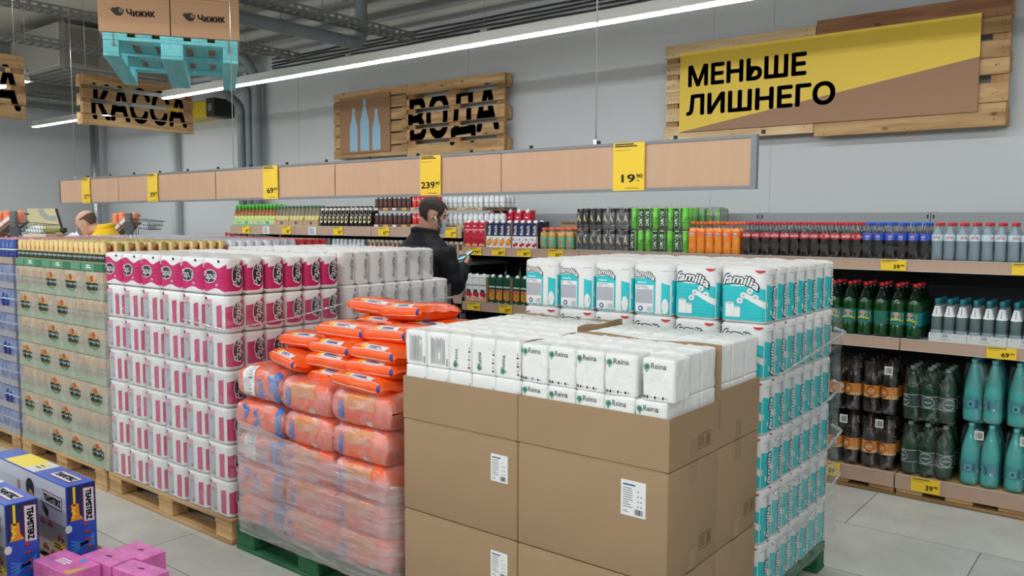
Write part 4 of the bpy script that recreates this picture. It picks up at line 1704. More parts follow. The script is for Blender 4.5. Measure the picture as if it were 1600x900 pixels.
# loose bags: (x, y, z, turn, tilt x, tilt y)
lb_ = [
    (-2.615, 2.345, .872, 4, -8, 4, 'lowest orange bag sliding over the front edge at right'),
    (-2.87, 2.43, .862, -2, 0, 0, 'low orange bag in the middle of the pile'),
    (-3.155, 2.40, .905, -14, -6, 3, 'orange bag leaning off the left front of the pile'),
    (-3.20, 2.62, .912, -4, 0, -3, 'lower left orange bag beside the wrapped bundle'),
    (-2.60, 2.42, .934, 2, -2, 0, 'third orange bag down in the right column, white banner on its edge'),
    (-2.90, 2.44, .930, 3, 0, 2, 'orange bag under the two middle ones'),
    (-2.585, 2.43, 1.0, -3, 0, 0, 'second orange bag down in the right column'),
    (-2.90, 2.46, .992, -2, 2, 0, 'upper middle orange bag with two white lines on its edge'),
    (-3.20, 2.52, .985, 5, -3, 0, 'left orange bag with a yellow emblem on top'),
    (-3.22, 2.74, .985, 3, 0, 0, 'left rear orange bag with large emblem'),
    (-2.92, 2.52, 1.052, 6, -4, 2, 'orange bag lying across the middle of the pile'),
    (-2.60, 2.52, 1.066, -4, -2, -3, 'top right orange bag near the napkins'),
    (-2.95, 2.78, 1.062, -3, 0, 0, 'rear middle orange bag under the topmost ones'),
    (-2.62, 2.78, 1.066, 4, 0, 0, 'rear right orange bag under the topmost ones'),
    (-3.03, 2.80, 1.132, 8, -4, 4, 'topmost orange bag with a flared end seal'),
    (-2.73, 2.74, 1.136, -6, -3, -4, 'topmost orange bag nearer the napkins'),
]
for i, (x, y, z, rz, tx, ty, lab) in enumerate(lb_):
    t = thing('detergent_bag', lab, 'detergent bag', (x, y, z), math.radians(rz), 'loose orange detergent bags')
    t.rotation_euler = (math.radians(tx), math.radians(ty), math.radians(rz))
    link('bag', bags[i % 4], t)
# ---------------------------------------------------------------- cans
M_CANAL = mat('can aluminium', (206, 204, 200), 0.25, metal=0.85)
M_GOLD = mat('gold can', (204, 176, 116), 0.35, metal=0.5)
M_GOLDL = mat('gold can lid', (226, 202, 138), 0.25, metal=0.6)
M_DKGREEN = mat('can dark green', (30, 60, 48), 0.35)
M_ORRED = mat('can orange red', (206, 76, 40), 0.35)
M_TRAYG = mat('green tray board', (88, 146, 118), 0.6)
M_TRAYG2 = mat('darker green tray board', (40, 118, 82), 0.6)
CAN_R, CAN_H = 0.0325, 0.163


def can_mesh(name, body, lid, bands=(), text=None, R=CAN_R, H=CAN_H, n=14, open_tab=True):
    g = G()
    prof = [(R * .80, 0), (R * .97, H * .03), (R, H * .06), (R, H * .90), (R * .80, H * .985), (R * .80, H), (R * .74, H), (R * .72, H * .985), (0.0005, H * .985)]
    g.lathe(prof, n, m=[1, 1, 0, 0, 1, 1, 1, 1], cap=False)
    g.add([(R * .8 * math.cos(2 * PI * k / n), R * .8 * math.sin(2 * PI * k / n), 0) for k in range(n)], [tuple(range(n))], 1)
    if open_tab:
        disc(g, top(H * .992), 0.003, 0, R * .32, R * .2, 1, 8)
    F = cyl(R + .0006)
    for z0, z1, u0, u1, m in bands:
        rect(g, F, u0 * R, z0 * H, u1 * R, z1 * H, m, max(2, int(abs(u1 - u0) * 3.2)), 1)
    if text:
        s, u, v, w, h, m, rot = text
        t_ = text_fit(s, u * R - w / 2, v * H - h / 2, w, h, bold=.04, res=2)
        put(g, cyl(R + .001), rotated(t_, rot, u * R, v * H), m)
    return g


full = PI
beer = can_mesh('can', 0, 1, [(.30, .58, -full, full, 2), (.66, .80, -1.1, .2, 3), (.66, .80, 1.6, 2.6, 3), (.43, .50, -.9, .9, 4), (.2, .24, -full, full, 4)]).mesh(
    'can', [M_GOLD, M_GOLDL, M_DKGREEN, M_ORRED, M_WHITE], fix=False)
beer2 = can_mesh('can', 0, 1, [(.30, .58, -full, full, 2), (.62, .86, -.5, .6, 3), (.43, .50, -.9, .9, 4)]).mesh('can', [M_GOLD, M_GOLDL, M_DKGREEN, M_ORRED, M_WHITE], fix=False)
M_LILAC = mat('lilac can lid', (206, 204, 216), 0.35, metal=0.5)
lil = can_mesh('can', 0, 1, [(.2, .7, -full, full, 2)]).mesh('can', [mat('pale can', (214, 212, 220), .35, metal=.3), M_LILAC, mat('can mid grey', (150, 152, 164), .4)], fix=False)
redc = can_mesh('can', 0, 1, [(.2, .7, -full, full, 2)]).mesh('can', [mat('red can', (196, 40, 40), .35), mat('red can lid', (214, 110, 104), .35, metal=.4), M_WHITE], fix=False)
bluc = can_mesh('can', 0, 1, [(.55, .60, -full, full, 2), (.66, .84, -.9, .5, 3), (.12, .5, -.3, .8, 4)]).mesh(
    'can', [mat('blue can', (52, 74, 150), .35, metal=.3), mat('rosy can lid', (220, 150, 160), .35, metal=.4), M_WHITE, mat('steel blue print', (110, 140, 186), .4), mat('deep blue print', (34, 50, 130), .4)], fix=False)


def tray_geo(w, d, h, m=0, m2=1, text=None):
    k = .003
    g = G().box(0, 0, 0, w, d, k, m)
    g.box(0, 0, k, w, k, h, m).box(0, d - k, k, w, d, h, m).box(0, k, k, k, d - k, h, m).box(w - k, k, k, w, d - k, h, m)
    if text:
        F = front(-.0006)
        rect(g, F, w * .30, 0.002, w * .36, h - .002, m2)
        rect(g, F, w * .74, 0.002, w, h - .002, m2)
        lines(g, F, w * .5, h * .25, w * .68, h * .8, 2, 2, .6)
    return g


def open_tray(label, x, y, z, cans, nx, ny, traym, group, text=None, th=.045, hide_back=False):
    t = thing('can_tray', label, 'tray of cans', (x, y, z), group=group)
    p = 2 * CAN_R + .0012
    tray_geo(nx * p + .008, ny * p + .008, th, text=text).build('tray', traym, t, fix=False)
    for j in range(ny):
        for i in range(nx):
            link('can', cans[(i * 3 + j) % len(cans)], t, (.004 + p * (i + .5), .004 + p * (j + .5), .0035), 0)
    return t


M_SHRINK = film_mat('clouded shrink wrap', (240, 230, 212), .48, .66, (3, 3, 2), .18, .05)
M_SHRINKB = film_mat('clouded blue shrink wrap', (200, 212, 236), .36, .62, (6, 6, 4), .18, .05)


def wrapped_tray(label, x, y, z, cans, nx, ny, traym, film, group, window, th=.045, text=None, H=.166, long_=False):
    """tray of cans in shrink wrap; end faces leave an oval window where the film is open"""
    t = thing('can_pack', label, 'pack of cans', (x, y, z), group=group)
    p = 2 * CAN_R + .0012
    w, d = nx * p + .008, ny * p + .008
    tray_geo(w, d, th, text=text).build('tray', traym, t, fix=False)
    for i in range(nx):
        for j in range(2):
            link('can', cans[(i * 3 + j) % len(cans)], t, (.004 + p * (i + .5), .004 + p * (j + .5), .0035), 0)
    key = ('wrap', nx, ny, window, film.name)
    if key not in KIDS:
        g = G()

        def rib(u, v):
            # front sheet follows the cans a little
            xx = w * u
            q = abs(math.sin(PI * u * nx)) ** .7
            return (xx, -.0012 - .010 * q * min(1, max(0, (v - .22) * 6)) * min(1, (1 - v) * 8 + .3) - .004 * (1 - min(1, v * 4)), .002 + (H - .004) * v)
        if not window:
            g.grid(rib, nx * 6, 10, 0)
        else:
            # ring round the oval
            cu, cv, ru, rv = .5, .52, .27, .33
            n = 40
            for r0, r1 in ((1.0, 1.15), (1.15, 9)):
                v, f = [], []
                for k in range(n):
                    a = 2 * PI * k / n
                    c, s_ = math.cos(a), math.sin(a)
                    for rr in (r0, r1):
                        if rr == 9:
                            e = max(abs(c) / .5, abs(s_) / .5)
                            q = (min(1, max(0, .5 + c / e)), min(1, max(0, .5 + s_ / e)))
                        else:
                            q = (cu + ru * rr * c, cv + rv * rr * s_)
                        v.append(rib(*q))
                for k in range(n):
                    k2 = (k + 1) % n
                    f.append((2 * k, 2 * k + 1, 2 * k2 + 1, 2 * k2))
                g.add(v, f, 0, True)
        g.grid(lambda u, v: (w * u, d * v, H - .001 - .002 * abs(math.sin(PI * u * nx))), nx * 3, 6, 0)
        g.grid(lambda u, v: (w + .001 + .002 * abs(math.sin(PI * u * ny)), d * u, .002 + (H - .004) * v), ny * 4, 4, 0)
        KIDS[key] = g.mesh('shrink_wrap', [film], fix=False)
    tag(link('shrink_wrap', KIDS[key], t), 'clouded clear shrink wrap')
    return t


GB = 'shrink wrapped beer can packs'
TG = [M_TRAYG, M_TRAYG2, M_WHITE]
pallet('wooden pallet under the gold and green beer cans', (-6.03, 2.24, 0), 0, 1.20, 0.80)
p_ = 2 * CAN_R + .0012
wl, we = 6 * p_ + .008, 4 * p_ + .008
seqs = [('L', 'E', 'E', 'E'), ('E', 'E', 'E', 'L')]
rown = ['second', 'third', 'fourth', 'fifth', 'sixth', 'seventh', 'bottom']
for r_ in range(7):
    z = .130 + (6 - r_) * .1672
    x = -6.015
    sq = seqs[(r_ + 0) % 2]
    for i, kq in enumerate(sq):
        nx, ny = (6, 4) if kq == 'L' else (4, 6)
        wrapped_tray('beer can pack, %s layer, %s%s' % (rown[r_], ('leftmost', 'second from left', 'third from left', 'rightmost')[i], ', oval window showing gold cans' if kq == 'E' else ', unbroken clouded wrap'),
                     x, 2.245, z, [beer, beer2], nx, ny, TG, M_SHRINK, GB, kq == 'E', text='BEER'[:0] or None)
        x += (wl if kq == 'L' else we) + .001
# open trays of loose cans on top, gold lids
for j in range(3):
    for i in range(3):
        open_tray('open green tray of gold beer cans on top, %s row, %s' % (('front', 'middle', 'rear')[j], ('left', 'middle', 'right')[i]),
                  -6.015 + i * (wl + .001), 2.245 + j * (we + .001), .130 + 7 * .1672 + .002, [beer, beer2, beer], 6, 4, TG, 'open trays of gold cans', text='-' if j == 0 else None)
layer_sheet('cardboard sheet under the open trays of gold cans', -6.0, 2.26, -4.81, 3.04, .130 + 7 * .1672)
# stack behind: silver lilac cans, then red ones
pallet('wooden pallet under the silver can stack behind the gold cans', (-6.03, 3.06, 0), 0, 1.20, 0.80)
pallet('wooden pallet at far left under the silver cans behind the blue ones', (-7.26, 3.06, 0), 0, 1.20, 0.80)
for c in range(2):
    M_t = mat('white tray board', (206, 204, 206), .6)
    o = G()
    for r_ in range(7):
        o.rbox(0, 0, r_ * .1672, 1.18, .79, r_ * .1672 + .164, .01)
    tag(o.build('can_stack', [mat('clouded grey wrap', (178, 178, 186), .3, bump=.3, bscale=30)], loc=(-6.02 - 1.23 * c, 3.065, .130)),
        'wrapped pallet load of silver cans standing behind the %s' % ('gold can trays' if c == 0 else 'blue can trays'), 'pallet load', kind='stuff')
    for j in range(3):
        for i in range(3):
            open_tray('open tray of %s cans, %s row, %s, behind the %s' % ('silver' if (j < 2 or c == 1) else 'red', ('front', 'middle', 'rear')[j], ('left', 'middle', 'right')[i], ('gold trays' if c == 0 else 'blue trays')),
                      -6.015 - 1.23 * c + i * (wl + .001), 3.07 + j * (we + .001), .130 + 7 * .1672 + .002,
                      [lil] if (j < 2 or c == 1) else [redc], 6, 4, [M_t, M_t, M_t], 'open trays of silver and red cans')
# blue stack at the left edge
TB = [mat('kraft tray board', (170, 150, 134), .65), M_BLUEP, M_WHITE]
pallet('wooden pallet at the left edge under the blue cans', (-7.26, 2.24, 0), 0, 1.20, 0.80)
for r_ in range(7):
    z = .130 + (6 - r_) * .1672
    xe = -6.065
    for i, kq in enumerate(('E', 'L') if r_ % 2 else ('L', 'E')):
        nx, ny = (6, 4) if kq == 'L' else (4, 6)
        xe -= (wl if kq == 'L' else we) + .001
        wrapped_tray('blue can pack at the left edge, %s layer, %s%s' % (rown[r_], ('right', 'left')[i], ', oval window' if kq == 'E' else ', unbroken wrap'),
                     xe, 2.245, z, [bluc], nx, ny, TB, M_SHRINKB, 'shrink wrapped blue can packs', kq == 'E')
for j in range(3):
    for i in range(2):
        open_tray('open tray of blue cans on top, %s row, %s' % (('front', 'middle', 'rear')[j], ('right', 'left')[i]),
                  -6.065 - (i + 1) * (wl + .001), 2.245 + j * (we + .001), .130 + 7 * .1672 + .002, [bluc], 6, 4, TB, 'open trays of blue cans')
layer_sheet('cardboard sheet under the open trays of blue cans', -6.82, 2.26, -6.08, 3.03, .130 + 7 * .1672)

# ---------------------------------------------------------------- stretch film round the pallets
def film_sheet(label, fn, nu, nv, m, group='stretch film round the pallet loads'):
    g = G()
    g.grid(fn, nu, nv, 0)
    o = g.build('stretch_film', [m], None, fix=False)
    return tag(o, label, 'stretch film', group)


def wrinkled(path, z0, z1, amp=.006, seed=0, zt=None):
    """film following a plan path (list of x,y), crumpled"""
    pts = [Vector((p[0], p[1], 0)) for p in path]
    ls = [0]
    for a, b in zip(pts, pts[1:]):
        ls.append(ls[-1] + (b - a).length)

    def fn(u, v):
        d = u * ls[-1]
        for i in range(len(pts) - 1):
            if d <= ls[i + 1] + 1e-9:
                break
        p = pts[i].lerp(pts[i + 1], (d - ls[i]) / (ls[i + 1] - ls[i]))
        t = (pts[i + 1] - pts[i]).normalized()
        n = Vector((t.y, -t.x, 0))
        top_ = zt(d) if zt else z1
        z = z0 + (top_ - z0) * v
        w = amp * noise.noise((d * 5 + seed, z * 26, seed)) + amp * .6 * noise.noise((d * 16, z * 60 + d * 20, seed + 3))
        p = p + n * (amp + w)
        return (p.x, p.y, z + .008 * noise.noise((d * 6, seed, v * 3)))
    return fn


M_FILM1 = film_mat('heavy stretch film', (240, 232, 232), .22, .62, (1.6, 1.6, 16), .12, .10, (.38, .70))
M_FILM2 = film_mat('light stretch film', (236, 236, 240), .03, .30, (2.5, 2.5, 10), .10, .05, (.50, .80))
film_sheet('milky stretch film wound round the lower half of the orange bag pallet',
           wrinkled([(-3.495, 2.95), (-3.50, 2.30), (-3.46, 2.235), (-2.44, 2.235), (-2.39, 2.29), (-2.39, 2.95)], .10, .6, .007, 1,
                    lambda d: .60 + .05 * math.sin(2.2 * d) - .03 * max(0, d - .7)), 120, 44, M_FILM1)
film_sheet('clear stretch film over the lower layers of the pink stack',
           wrinkled([(-4.80, 2.235), (-3.535, 2.235), (-3.53, 2.25), (-3.53, 2.97)], .135, 1.20, .004, 2), 90, 60, M_FILM2)
film_sheet('clear stretch film hanging loose on the turquoise stack',
           wrinkled([(-1.163, 3.05), (-1.155, 3.86), (-1.20, 3.90)], .13, 1.20, .010, 3, lambda d: 1.19 - .03 * math.sin(d * 5)), 40, 60, M_FILM2)
film_sheet('clear stretch film over the white stack below its top layer',
           wrinkled([(-3.57, 3.05), (-3.565, 3.86), (-3.62, 3.88)], .5, 1.20, .006, 4), 40, 40, M_FILM2)
# rope-like gathered bands of film
M_ROPE = film_mat('gathered film rope', (236, 238, 240), .30, .55, (9, 9, 9), .12, .15)


def rope(label, pts, r=.007):
    n = 40
    pp = []
    for k in range(n + 1):
        u = k / n * (len(pts) - 1)
        i = min(int(u), len(pts) - 2)
        p = Vector(pts[i]).lerp(Vector(pts[i + 1]), u - i)
        pp.append(p)
    rs = [r * (.8 + .5 * noise.noise((k * .6, r * 100, 1))) for k in range(n + 1)]
    g = G().tube(pp, rs, 7)
    tag(g.build('film_rope', [M_ROPE]), label, 'film band', 'gathered film bands')


rope('gathered film band across the pink packs below the top layer', [(-3.9, 2.222, 1.10), (-3.525, 2.225, 1.075), (-3.518, 2.6, 1.10), (-3.518, 2.98, 1.155), (-3.515, 3.05, 1.16)])
rope('gathered film band across the white packs', [(-3.547, 3.10, 1.12), (-3.545, 3.5, 1.11), (-3.545, 3.86, 1.12)], .006)
for k, z in enumerate((1.075, .83, .62, .42)):
    rope('gathered film band on the turquoise stack, %s from the top' % nth(k), [(-1.14, 3.06, z - .06), (-1.135, 3.45, z - .015 - .02 * k), (-1.132, 3.86, z + .03), (-1.20, 3.925, z + .035)], .008)

# ---------------------------------------------------------------- toys in the foreground
pallet('upper of two stacked pallets under the toy boxes', (-4.12, .72, .130), 0, 1.24, .82)
pallet('lower of two stacked pallets under the toy boxes', (-4.12, .72, 0), 0, 1.24, .82)
M_TOYB = mat('toy box blue', (24, 78, 190), .3, vary=.35, vscale=7, coat=.3)
M_TOYW = mat('toy box white', (222, 224, 232), .3, coat=.3)
M_TOYY = mat('toy box yellow', (250, 222, 40), .3)
M_TOYN = mat('toy box navy', (22, 36, 96), .3)
M_TOYR = mat('toy logo red', (176, 28, 44), .35)
M_TOYO = mat('toy track orange', (236, 150, 40), .4)
M_CAR = mat('toy car red', (186, 62, 44), .35)
M_SKIN = mat('printed skin tone', (206, 154, 128), .5)


def toy_logo(g, fn, cu, cv, w, rot, lv):
    """logo plate: outline red, white rim, black lettering"""
    h = w * .27
    for k, (e, m) in enumerate(((.10, 4), (.03, 1))):
        a, b = w / 2 + h * e, h / 2 + h * e
        pl = [(cu - a, cv - b), (cu + a * .94, cv - b), (cu + a, cv + b), (cu - a * .94, cv + b)]
        put(g, fn(lv + .0004 * k), rotated((pl, [(0, 1, 2, 3)]), rot, cu, cv), m)
    put(g, fn(lv + .0010), rotated(text_fit('TEAMSTERZ', cu - w * .45, cv - h * .32, w * .90, h * .64, bold=.055), rot, cu, cv), 5)


def toy_car(g, fn, cu, cv, s, m=6):
    vs = [(cu - s, cv - .25 * s), (cu + s, cv - .25 * s), (cu + .95 * s, cv + .1 * s), (cu + .45 * s, cv + .18 * s), (cu + .2 * s, cv + .5 * s), (cu - .45 * s, cv + .5 * s), (cu - .7 * s, cv + .15 * s), (cu - s, cv + .1 * s)]
    put(g, fn, (vs, [tuple(range(8))]), m)
    for q in (-.55, .55):
        disc(g, fn, cu + q * s, cv - .25 * s, .22 * s, .22 * s, 5, 8)


def toy_box(label, x1, y0, boy):
    L, W, H = .74, .112, .312
    t = thing('toy_box', label, 'toy box', (x1 - L, y0, .2595), 0, 'blue toy track boxes')
    g = G().rbox(0, 0, 0, L, W, H, .002)
    FF = lambda e: front(-.0006 - e)
    # long face: white with picture; darker lower band drawn as printed road scene
    rect(g, FF(0), .004, .004, L - .004, H - .004, 1)
    rect(g, FF(.0003), .10, .06, L - .006, H * .48, 9)
    toy_logo(g, FF, L - .125, H * .75, .17, -.02, .0006)
    toy_car(g, FF(.0006), L - .06, H * .30, .03)
    toy_car(g, FF(.0006), L - .15, H * .42, .025)
    toy_car(g, FF(.0006), L - .22, H * .42, .025)
    toy_car(g, FF(.0006), L - .20, H * .09, .03)
    toy_car(g, FF(.0006), L - .13, H * .05, .03)
    rect(g, FF(.0006), L - .13, H * .13, L - .02, H * .23, 7)
    lines(g, FF(.0009), L - .12, H * .14, L - .03, H * .22, 5, 2, .5)
    # black speed flashes
    for k in range(3):
        put(g, FF(.0008), ([(L - .235, H * (.72 - .05 * k)), (L - .16, H * (.58 - .03 * k)), (L - .18, H * (.56 - .03 * k))], [(0, 1, 2)]), 5)
    if boy:   # photograph of a child: plain head, hair and raised arm
        cx = L - .33
        disc(g, FF(.0006), cx, H * .62, .035, .055, 8, 18)
        disc(g, FF(.0009), cx - .002, H * .78, .040, .040, 5, 18)
        disc(g, FF(.0012), cx + .004, H * .62, .030, .045, 8, 18)
        put(g, FF(.0012), ([(cx - .12, H * .45), (cx - .10, H * .45), (cx - .105, H * .8), (cx - .13, H * .82)], [(0, 1, 2, 3)]), 8)
        put(g, FF(.0006), ([(cx - .08, H * .40), (cx + .07, H * .40), (cx + .05, H * .48), (cx - .05, H * .50)], [(0, 1, 2, 3)]), 0)
    # top: blue, white panel, yellow end
    T = lambda e: top(H + .0006 + e)
    rect(g, T(0), L - .40, .003, L - .30, W - .003, 1)
    lines(g, T(.0004), L - .385, .03, L - .315, W - .03, 7, 3, .8)
    lines(g, T(.0006), L - .38, .035, L - .32, W - .04, 5, 2, .35)
    rect(g, T(0), L - .60, .003, L - .40, W - .003, 7)
    toy_logo(g, T, L - .135, W * .52, .175, 0, .0005)
    # end face
    S = lambda e: side(L + .0006 + e)
    rect(g, S(0), .003, .003, W - .003, H - .003, 0)
    rect(g, S(.0002), .003, H * .55, W - .003, H - .003, 3)
    toy_logo(g, S, W * .74, H * .72, .135, -PI / 2, .0006)
    rect(g, S(.0006), W * .22, H * .72, W * .30, H * .98, 7)
    put(g, S(.0006), ([(W * .10, H * .55), (W * .55, H * .55), (W * .42, H * .62), (W * .40, H * .76), (W * .14, H * .76), (W * .18, H * .64)], [tuple(range(6))]), 10)
    for k in range(4):
        disc(g, S(.0009), W * (.2 + .05 * (k % 2)), H * (.60 + .04 * k), .006, .006, 7, 8)
    for k in range(4):
        toy_car(g, S(.0006), W * (.62 + .04 * k), H * (.47 - .10 * k), .013)
    for k in range(5):
        band(g, S(.0004), lerp_us(W * .1, W * .9, 6), lambda u, k=k: H * (.06 + .06 * k) + u * (.8 - .3 * k), lambda u, k=k: H * (.085 + .06 * k) + u * (.8 - .3 * k), 11)
    disc(g, S(.0006), W * .04, H * .46, .013, .016, 1, 12)
    g.build('carton', [M_TOYB, M_TOYW, M_GREYP, M_TOYN, M_TOYR, M_BLACK, M_CAR, M_TOYY, M_SKIN, mat('printed road grey', (150, 152, 160), .35), M_TOYO, mat('light blue flash', (60, 130, 226), .3)], t)
    return t


toy_box('blue and white toy track box, rearmost of the row', -3.282, 1.366, True)
toy_box('blue toy track box, middle of the row at the left edge', -3.238, 1.136, False)
toy_box('blue toy track box, nearest the viewer, cut off at lower left', -3.215, .93, False)
M_PK = mat('pink gift box', (226, 112, 184), .3, vary=.50, vscale=26, coat=.3)
M_PK2 = mat('pale pink print', (240, 170, 210), .35)


def pink_box(label, x, y, w, d, rz, logo=False):
    h = .10
    t = thing('gift_box', label, 'gift box', (x, y, .2595), math.radians(rz), 'small pink boxes')
    g = G().rbox(0, 0, 0, w, d, h, .002)
    r = random.Random(int(x * 1000))
    T = top(h + .0006)
    for _ in range(16):
        u, v, s = r.uniform(.01, w - .015), r.uniform(.01, d - .01), r.uniform(.002, .005)
        put(g, T, ([(u - s, v), (u, v - s * .4), (u + s, v), (u, v + s * .4)], [(0, 1, 2, 3)]), 1)
    for _ in range(8):
        u, v, s = r.uniform(.01, w - .015), r.uniform(.01, h - .01), r.uniform(.002, .005)
        put(g, front(-.0006), ([(u - s, v), (u, v - s), (u + s, v), (u, v + s)], [(0, 1, 2, 3)]), 1)
    if logo:
        lines(g, top(h + .0008), w * .3, d * .32, w * .7, d * .62, 2, 3, .5)
        put(g, top(h + .0008), ([(w * .78, 0.004), (w - .004, 0.004), (w - .004, d * .7)], [(0, 1, 2)]), 3)
        rect(g, top(h + .0008), w * .62, d * .72, w * .74, d * .92, 4)
    else:
        put(g, top(h + .0008), ([(w * .4, d * .45), (w * .6, d * .5), (w * .55, d * .62), (w * .45, d * .58)], [(0, 1, 2, 3)]), 5)
    g.build('carton', [M_PK, M_PK2, M_WHITE, mat('gold print', (214, 176, 96), .35), mat('small blue label', (90, 150, 220), .4), mat('plum print', (120, 30, 84), .4)], t)


pink_box('pink gift box with small white stars, farthest of the four', -3.068, 1.440, .185, .098, 4)
pink_box('pink gift box at the right end, partly below the picture edge', -2.905, 1.355, .20, .085, 9)
pink_box('pink gift box in the middle, beside the toy box', -3.10, 1.335, .185, .098, 6)
pink_box('pink gift box with white lettering at the bottom edge', -3.195, 1.205, .24, .12, 5, True)
# ---------------------------------------------------------------- wall shelving
SF, SB = 5.10, 5.74                # shelf front and back
M_BACKP = mat('shelf back panel grey', (142, 146, 148), .6)
M_BLKP = mat('shelf back panel dark', (44, 46, 47), .7)
M_SHELF = mat('shelf board grey', (176, 178, 178), .5)
M_STRIP = mat('price strip kraft', (190, 158, 138), .55, vary=.06, vscale=5, stretch=(4, 1, 1))
M_CLEARLIP = mat('strip lip', (206, 204, 200), .35)


def bay(label, x0, x1, shelves, back_top, dark_from=None, strip_h=.068):
    """shelves: list of top heights; each carries a price strip in front"""
    t = thing('shelving_bay', label, 'shelving', (x0, SF, 0), group='wall shelving bays')
    w = x1 - x0 - .004
    tp = shelves[0]
    G().box(0, SB - SF, tp - .03, w, SB - SF + .02, back_top).build('back_panel', M_BACKP, t)
    G().box(0, SB - SF, .14, w, SB - SF + .02, tp - .0305).build('lower_back_panel', M_BLKP, t)
    for a in (0.0, w - .03):
        g = G().box(a, SB - SF + .0205, 0, a + .03, SB - SF + .06, back_top + .002)
        for k in range(int((back_top - tp) / .05)):
            g.box(a + .01, SB - SF - .0008, tp + .04 + .05 * k, a + .02, SB - SF + .0, tp + .065 + .05 * k, 1)
        g.build('upright', [M_STEEL, M_BLACK], t)
    for z in shelves:
        g = G().box(0, .012, z - .03, w, SB - SF - .0005, z)
        sh = g.build('shelf', M_SHELF, t)
        g = G().box(0.001, 0, z - strip_h + .004, w - .001, .009, z + .004)
        g.box(0.001, -.0015, z + .001, w - .001, 0, z + .0045, 1).box(0.001, -.0015, z - strip_h + .004, w - .001, 0, z - strip_h + .007, 1)
        g.build('price_strip', [M_STRIP, M_CLEARLIP], sh)
        for a in (0.002, w - .03):
            G().prism([(.012, z - .031), (SB - SF - .01, z - .031), (SB - SF - .01, z - .14), (.05, z - .05)], a, a + .004, axis='x').build('bracket', M_DARK, t)
    return t


ZT, ZM = 1.388, 0.932
bx = [-4.585, -3.42, -2.30, -1.188, -.07, 1.05]
bn = ['with red and navy juice cartons', 'with black and green cans', 'with orange and cola bottles', 'with spring water bottles', 'beyond the picture edge, with water bottles']
for i in range(5):
    bay('grey wall shelving bay %s' % bn[i], bx[i], bx[i + 1], [ZT, ZM] + ([.52] if i < 2 else []), 1.667)
ZL = 1.545
lx = [-7.945, -6.82, -5.70, -4.59]
ln = ['at the far end with green capped bottles', 'with carrier packs and dark bottles', 'behind the man with canned drinks']
for i in range(3):
    bay('grey wall shelving bay %s' % ln[i], lx[i], lx[i + 1], [ZL, 1.262, 1.0, .72, .42], 1.60, strip_h=.088)
# half pallets on the floor with their own price strips
for i, (a, b, s) in enumerate(((-1.86, -1.196, 'kvass bottles'), (-1.188, -.52, 'green and teal water packs'), (-.51, .15, 'teal water packs at the picture edge'))):
    pallet('floor pallet under the %s' % s, (a, SF + .03, 0), 0, b - a, .60, .13, nails=False)
    t = thing('price_strip', 'kraft price strip along the pallet of %s' % s, 'price strip', (a, SF + .012, .05), group='price strips on the floor pallets')
    G().box(0, 0, 0, b - a, .010, .086).build('strip', M_STRIP, t)
    G().box(0, -.0015, .083, b - a, 0, .086).build('lip', M_CLEARLIP, t)

# ---------------------------------------------------------------- bottles
class Bottle:
    def __init__(s, prof, body, cap, cap_prof, label=None, n=16, liquid=None):
        mats = [body]
        mi = 0
        if liquid:
            lm, top_z, k = liquid
            mats.append(lm)
            # split the wall at the liquid line: contents show below it, clear plastic above
            out = []
            for (r0, z0), (r1, z1) in zip(prof, prof[1:]):
                out.append((r0, z0))
                if z0 < top_z < z1:
                    out.append((r0 + (r1 - r0) * (top_z - z0) / (z1 - z0), top_z))
            prof = out + [prof[-1]]
            mi = [1 if (p[1] + q[1]) / 2 < top_z else 0 for p, q in zip(prof, prof[1:])]
        g = G().lathe(prof, n, m=mi, cap=False)
        g.add([(prof[0][0] * math.cos(2 * PI * k / n), prof[0][0] * math.sin(2 * PI * k / n), prof[0][1]) for k in range(n)], [tuple(range(n))], 1 if liquid else 0)
        if liquid:
            rt = [p[0] for p in prof if p[1] <= top_z][-1]
            g.add([(rt * .97 * math.cos(2 * PI * k / n), rt * .97 * math.sin(2 * PI * k / n), top_z) for k in range(n)], [tuple(range(n))], 1)
        s.body = g.mesh('bottle_body', mats, fix=False)
        s.cap = G().lathe(cap_prof, 12).mesh('cap', [cap])
        s.label = None
        if label:
            gl, lm = label
            s.label = gl.mesh('label', lm, fix=False)

    def add(s, parent, x, y, z, rz=0.0, name='bottle'):
        o = link(name, s.body, parent, (x, y, z), rz)
        link('cap', s.cap, o)
        if s.label:
            link('label', s.label, o)
        return o


def pet_profile(R, H, neck=.011, waist=.92, shoulder=.62):
    return [(R * .55, 0), (R * .92, .006 * H / .22), (R, .05 * H), (R, .18 * H), (R * waist, .30 * H), (R * .97, .40 * H), (R, .44 * H), (R, shoulder * H),
            (R * .93, (shoulder + .06) * H), (R * .68, (shoulder + .15) * H), (R * .45, (shoulder + .22) * H), (neck, (shoulder + .28) * H), (neck, .93 * H)]


def cap_profile(H, r=.0135, h=.018):
    return [(r * .96, H - h), (r, H - h * .8), (r, H - h * .15), (r * .85, H)]


def label_geo(R, z0, z1, m=0, decor=None, span=2 * PI):
    g = G()
    F = cyl(R + .0008)
    rect(g, F, -span / 2 * R, z0, span / 2 * R, z1, m, 18, 1)
    if decor:
        decor(g, lambda e: cyl(R + .0012 + e))
    return g


def txt(g, fn, body, u, v, w, h, m, bold=.03, rot=0.0, shear=0.0):
    put(g, fn, rotated(text_fit(body, u - w / 2, v - h / 2, w, h, bold=bold, res=2, shear=shear), rot, u, v), m)


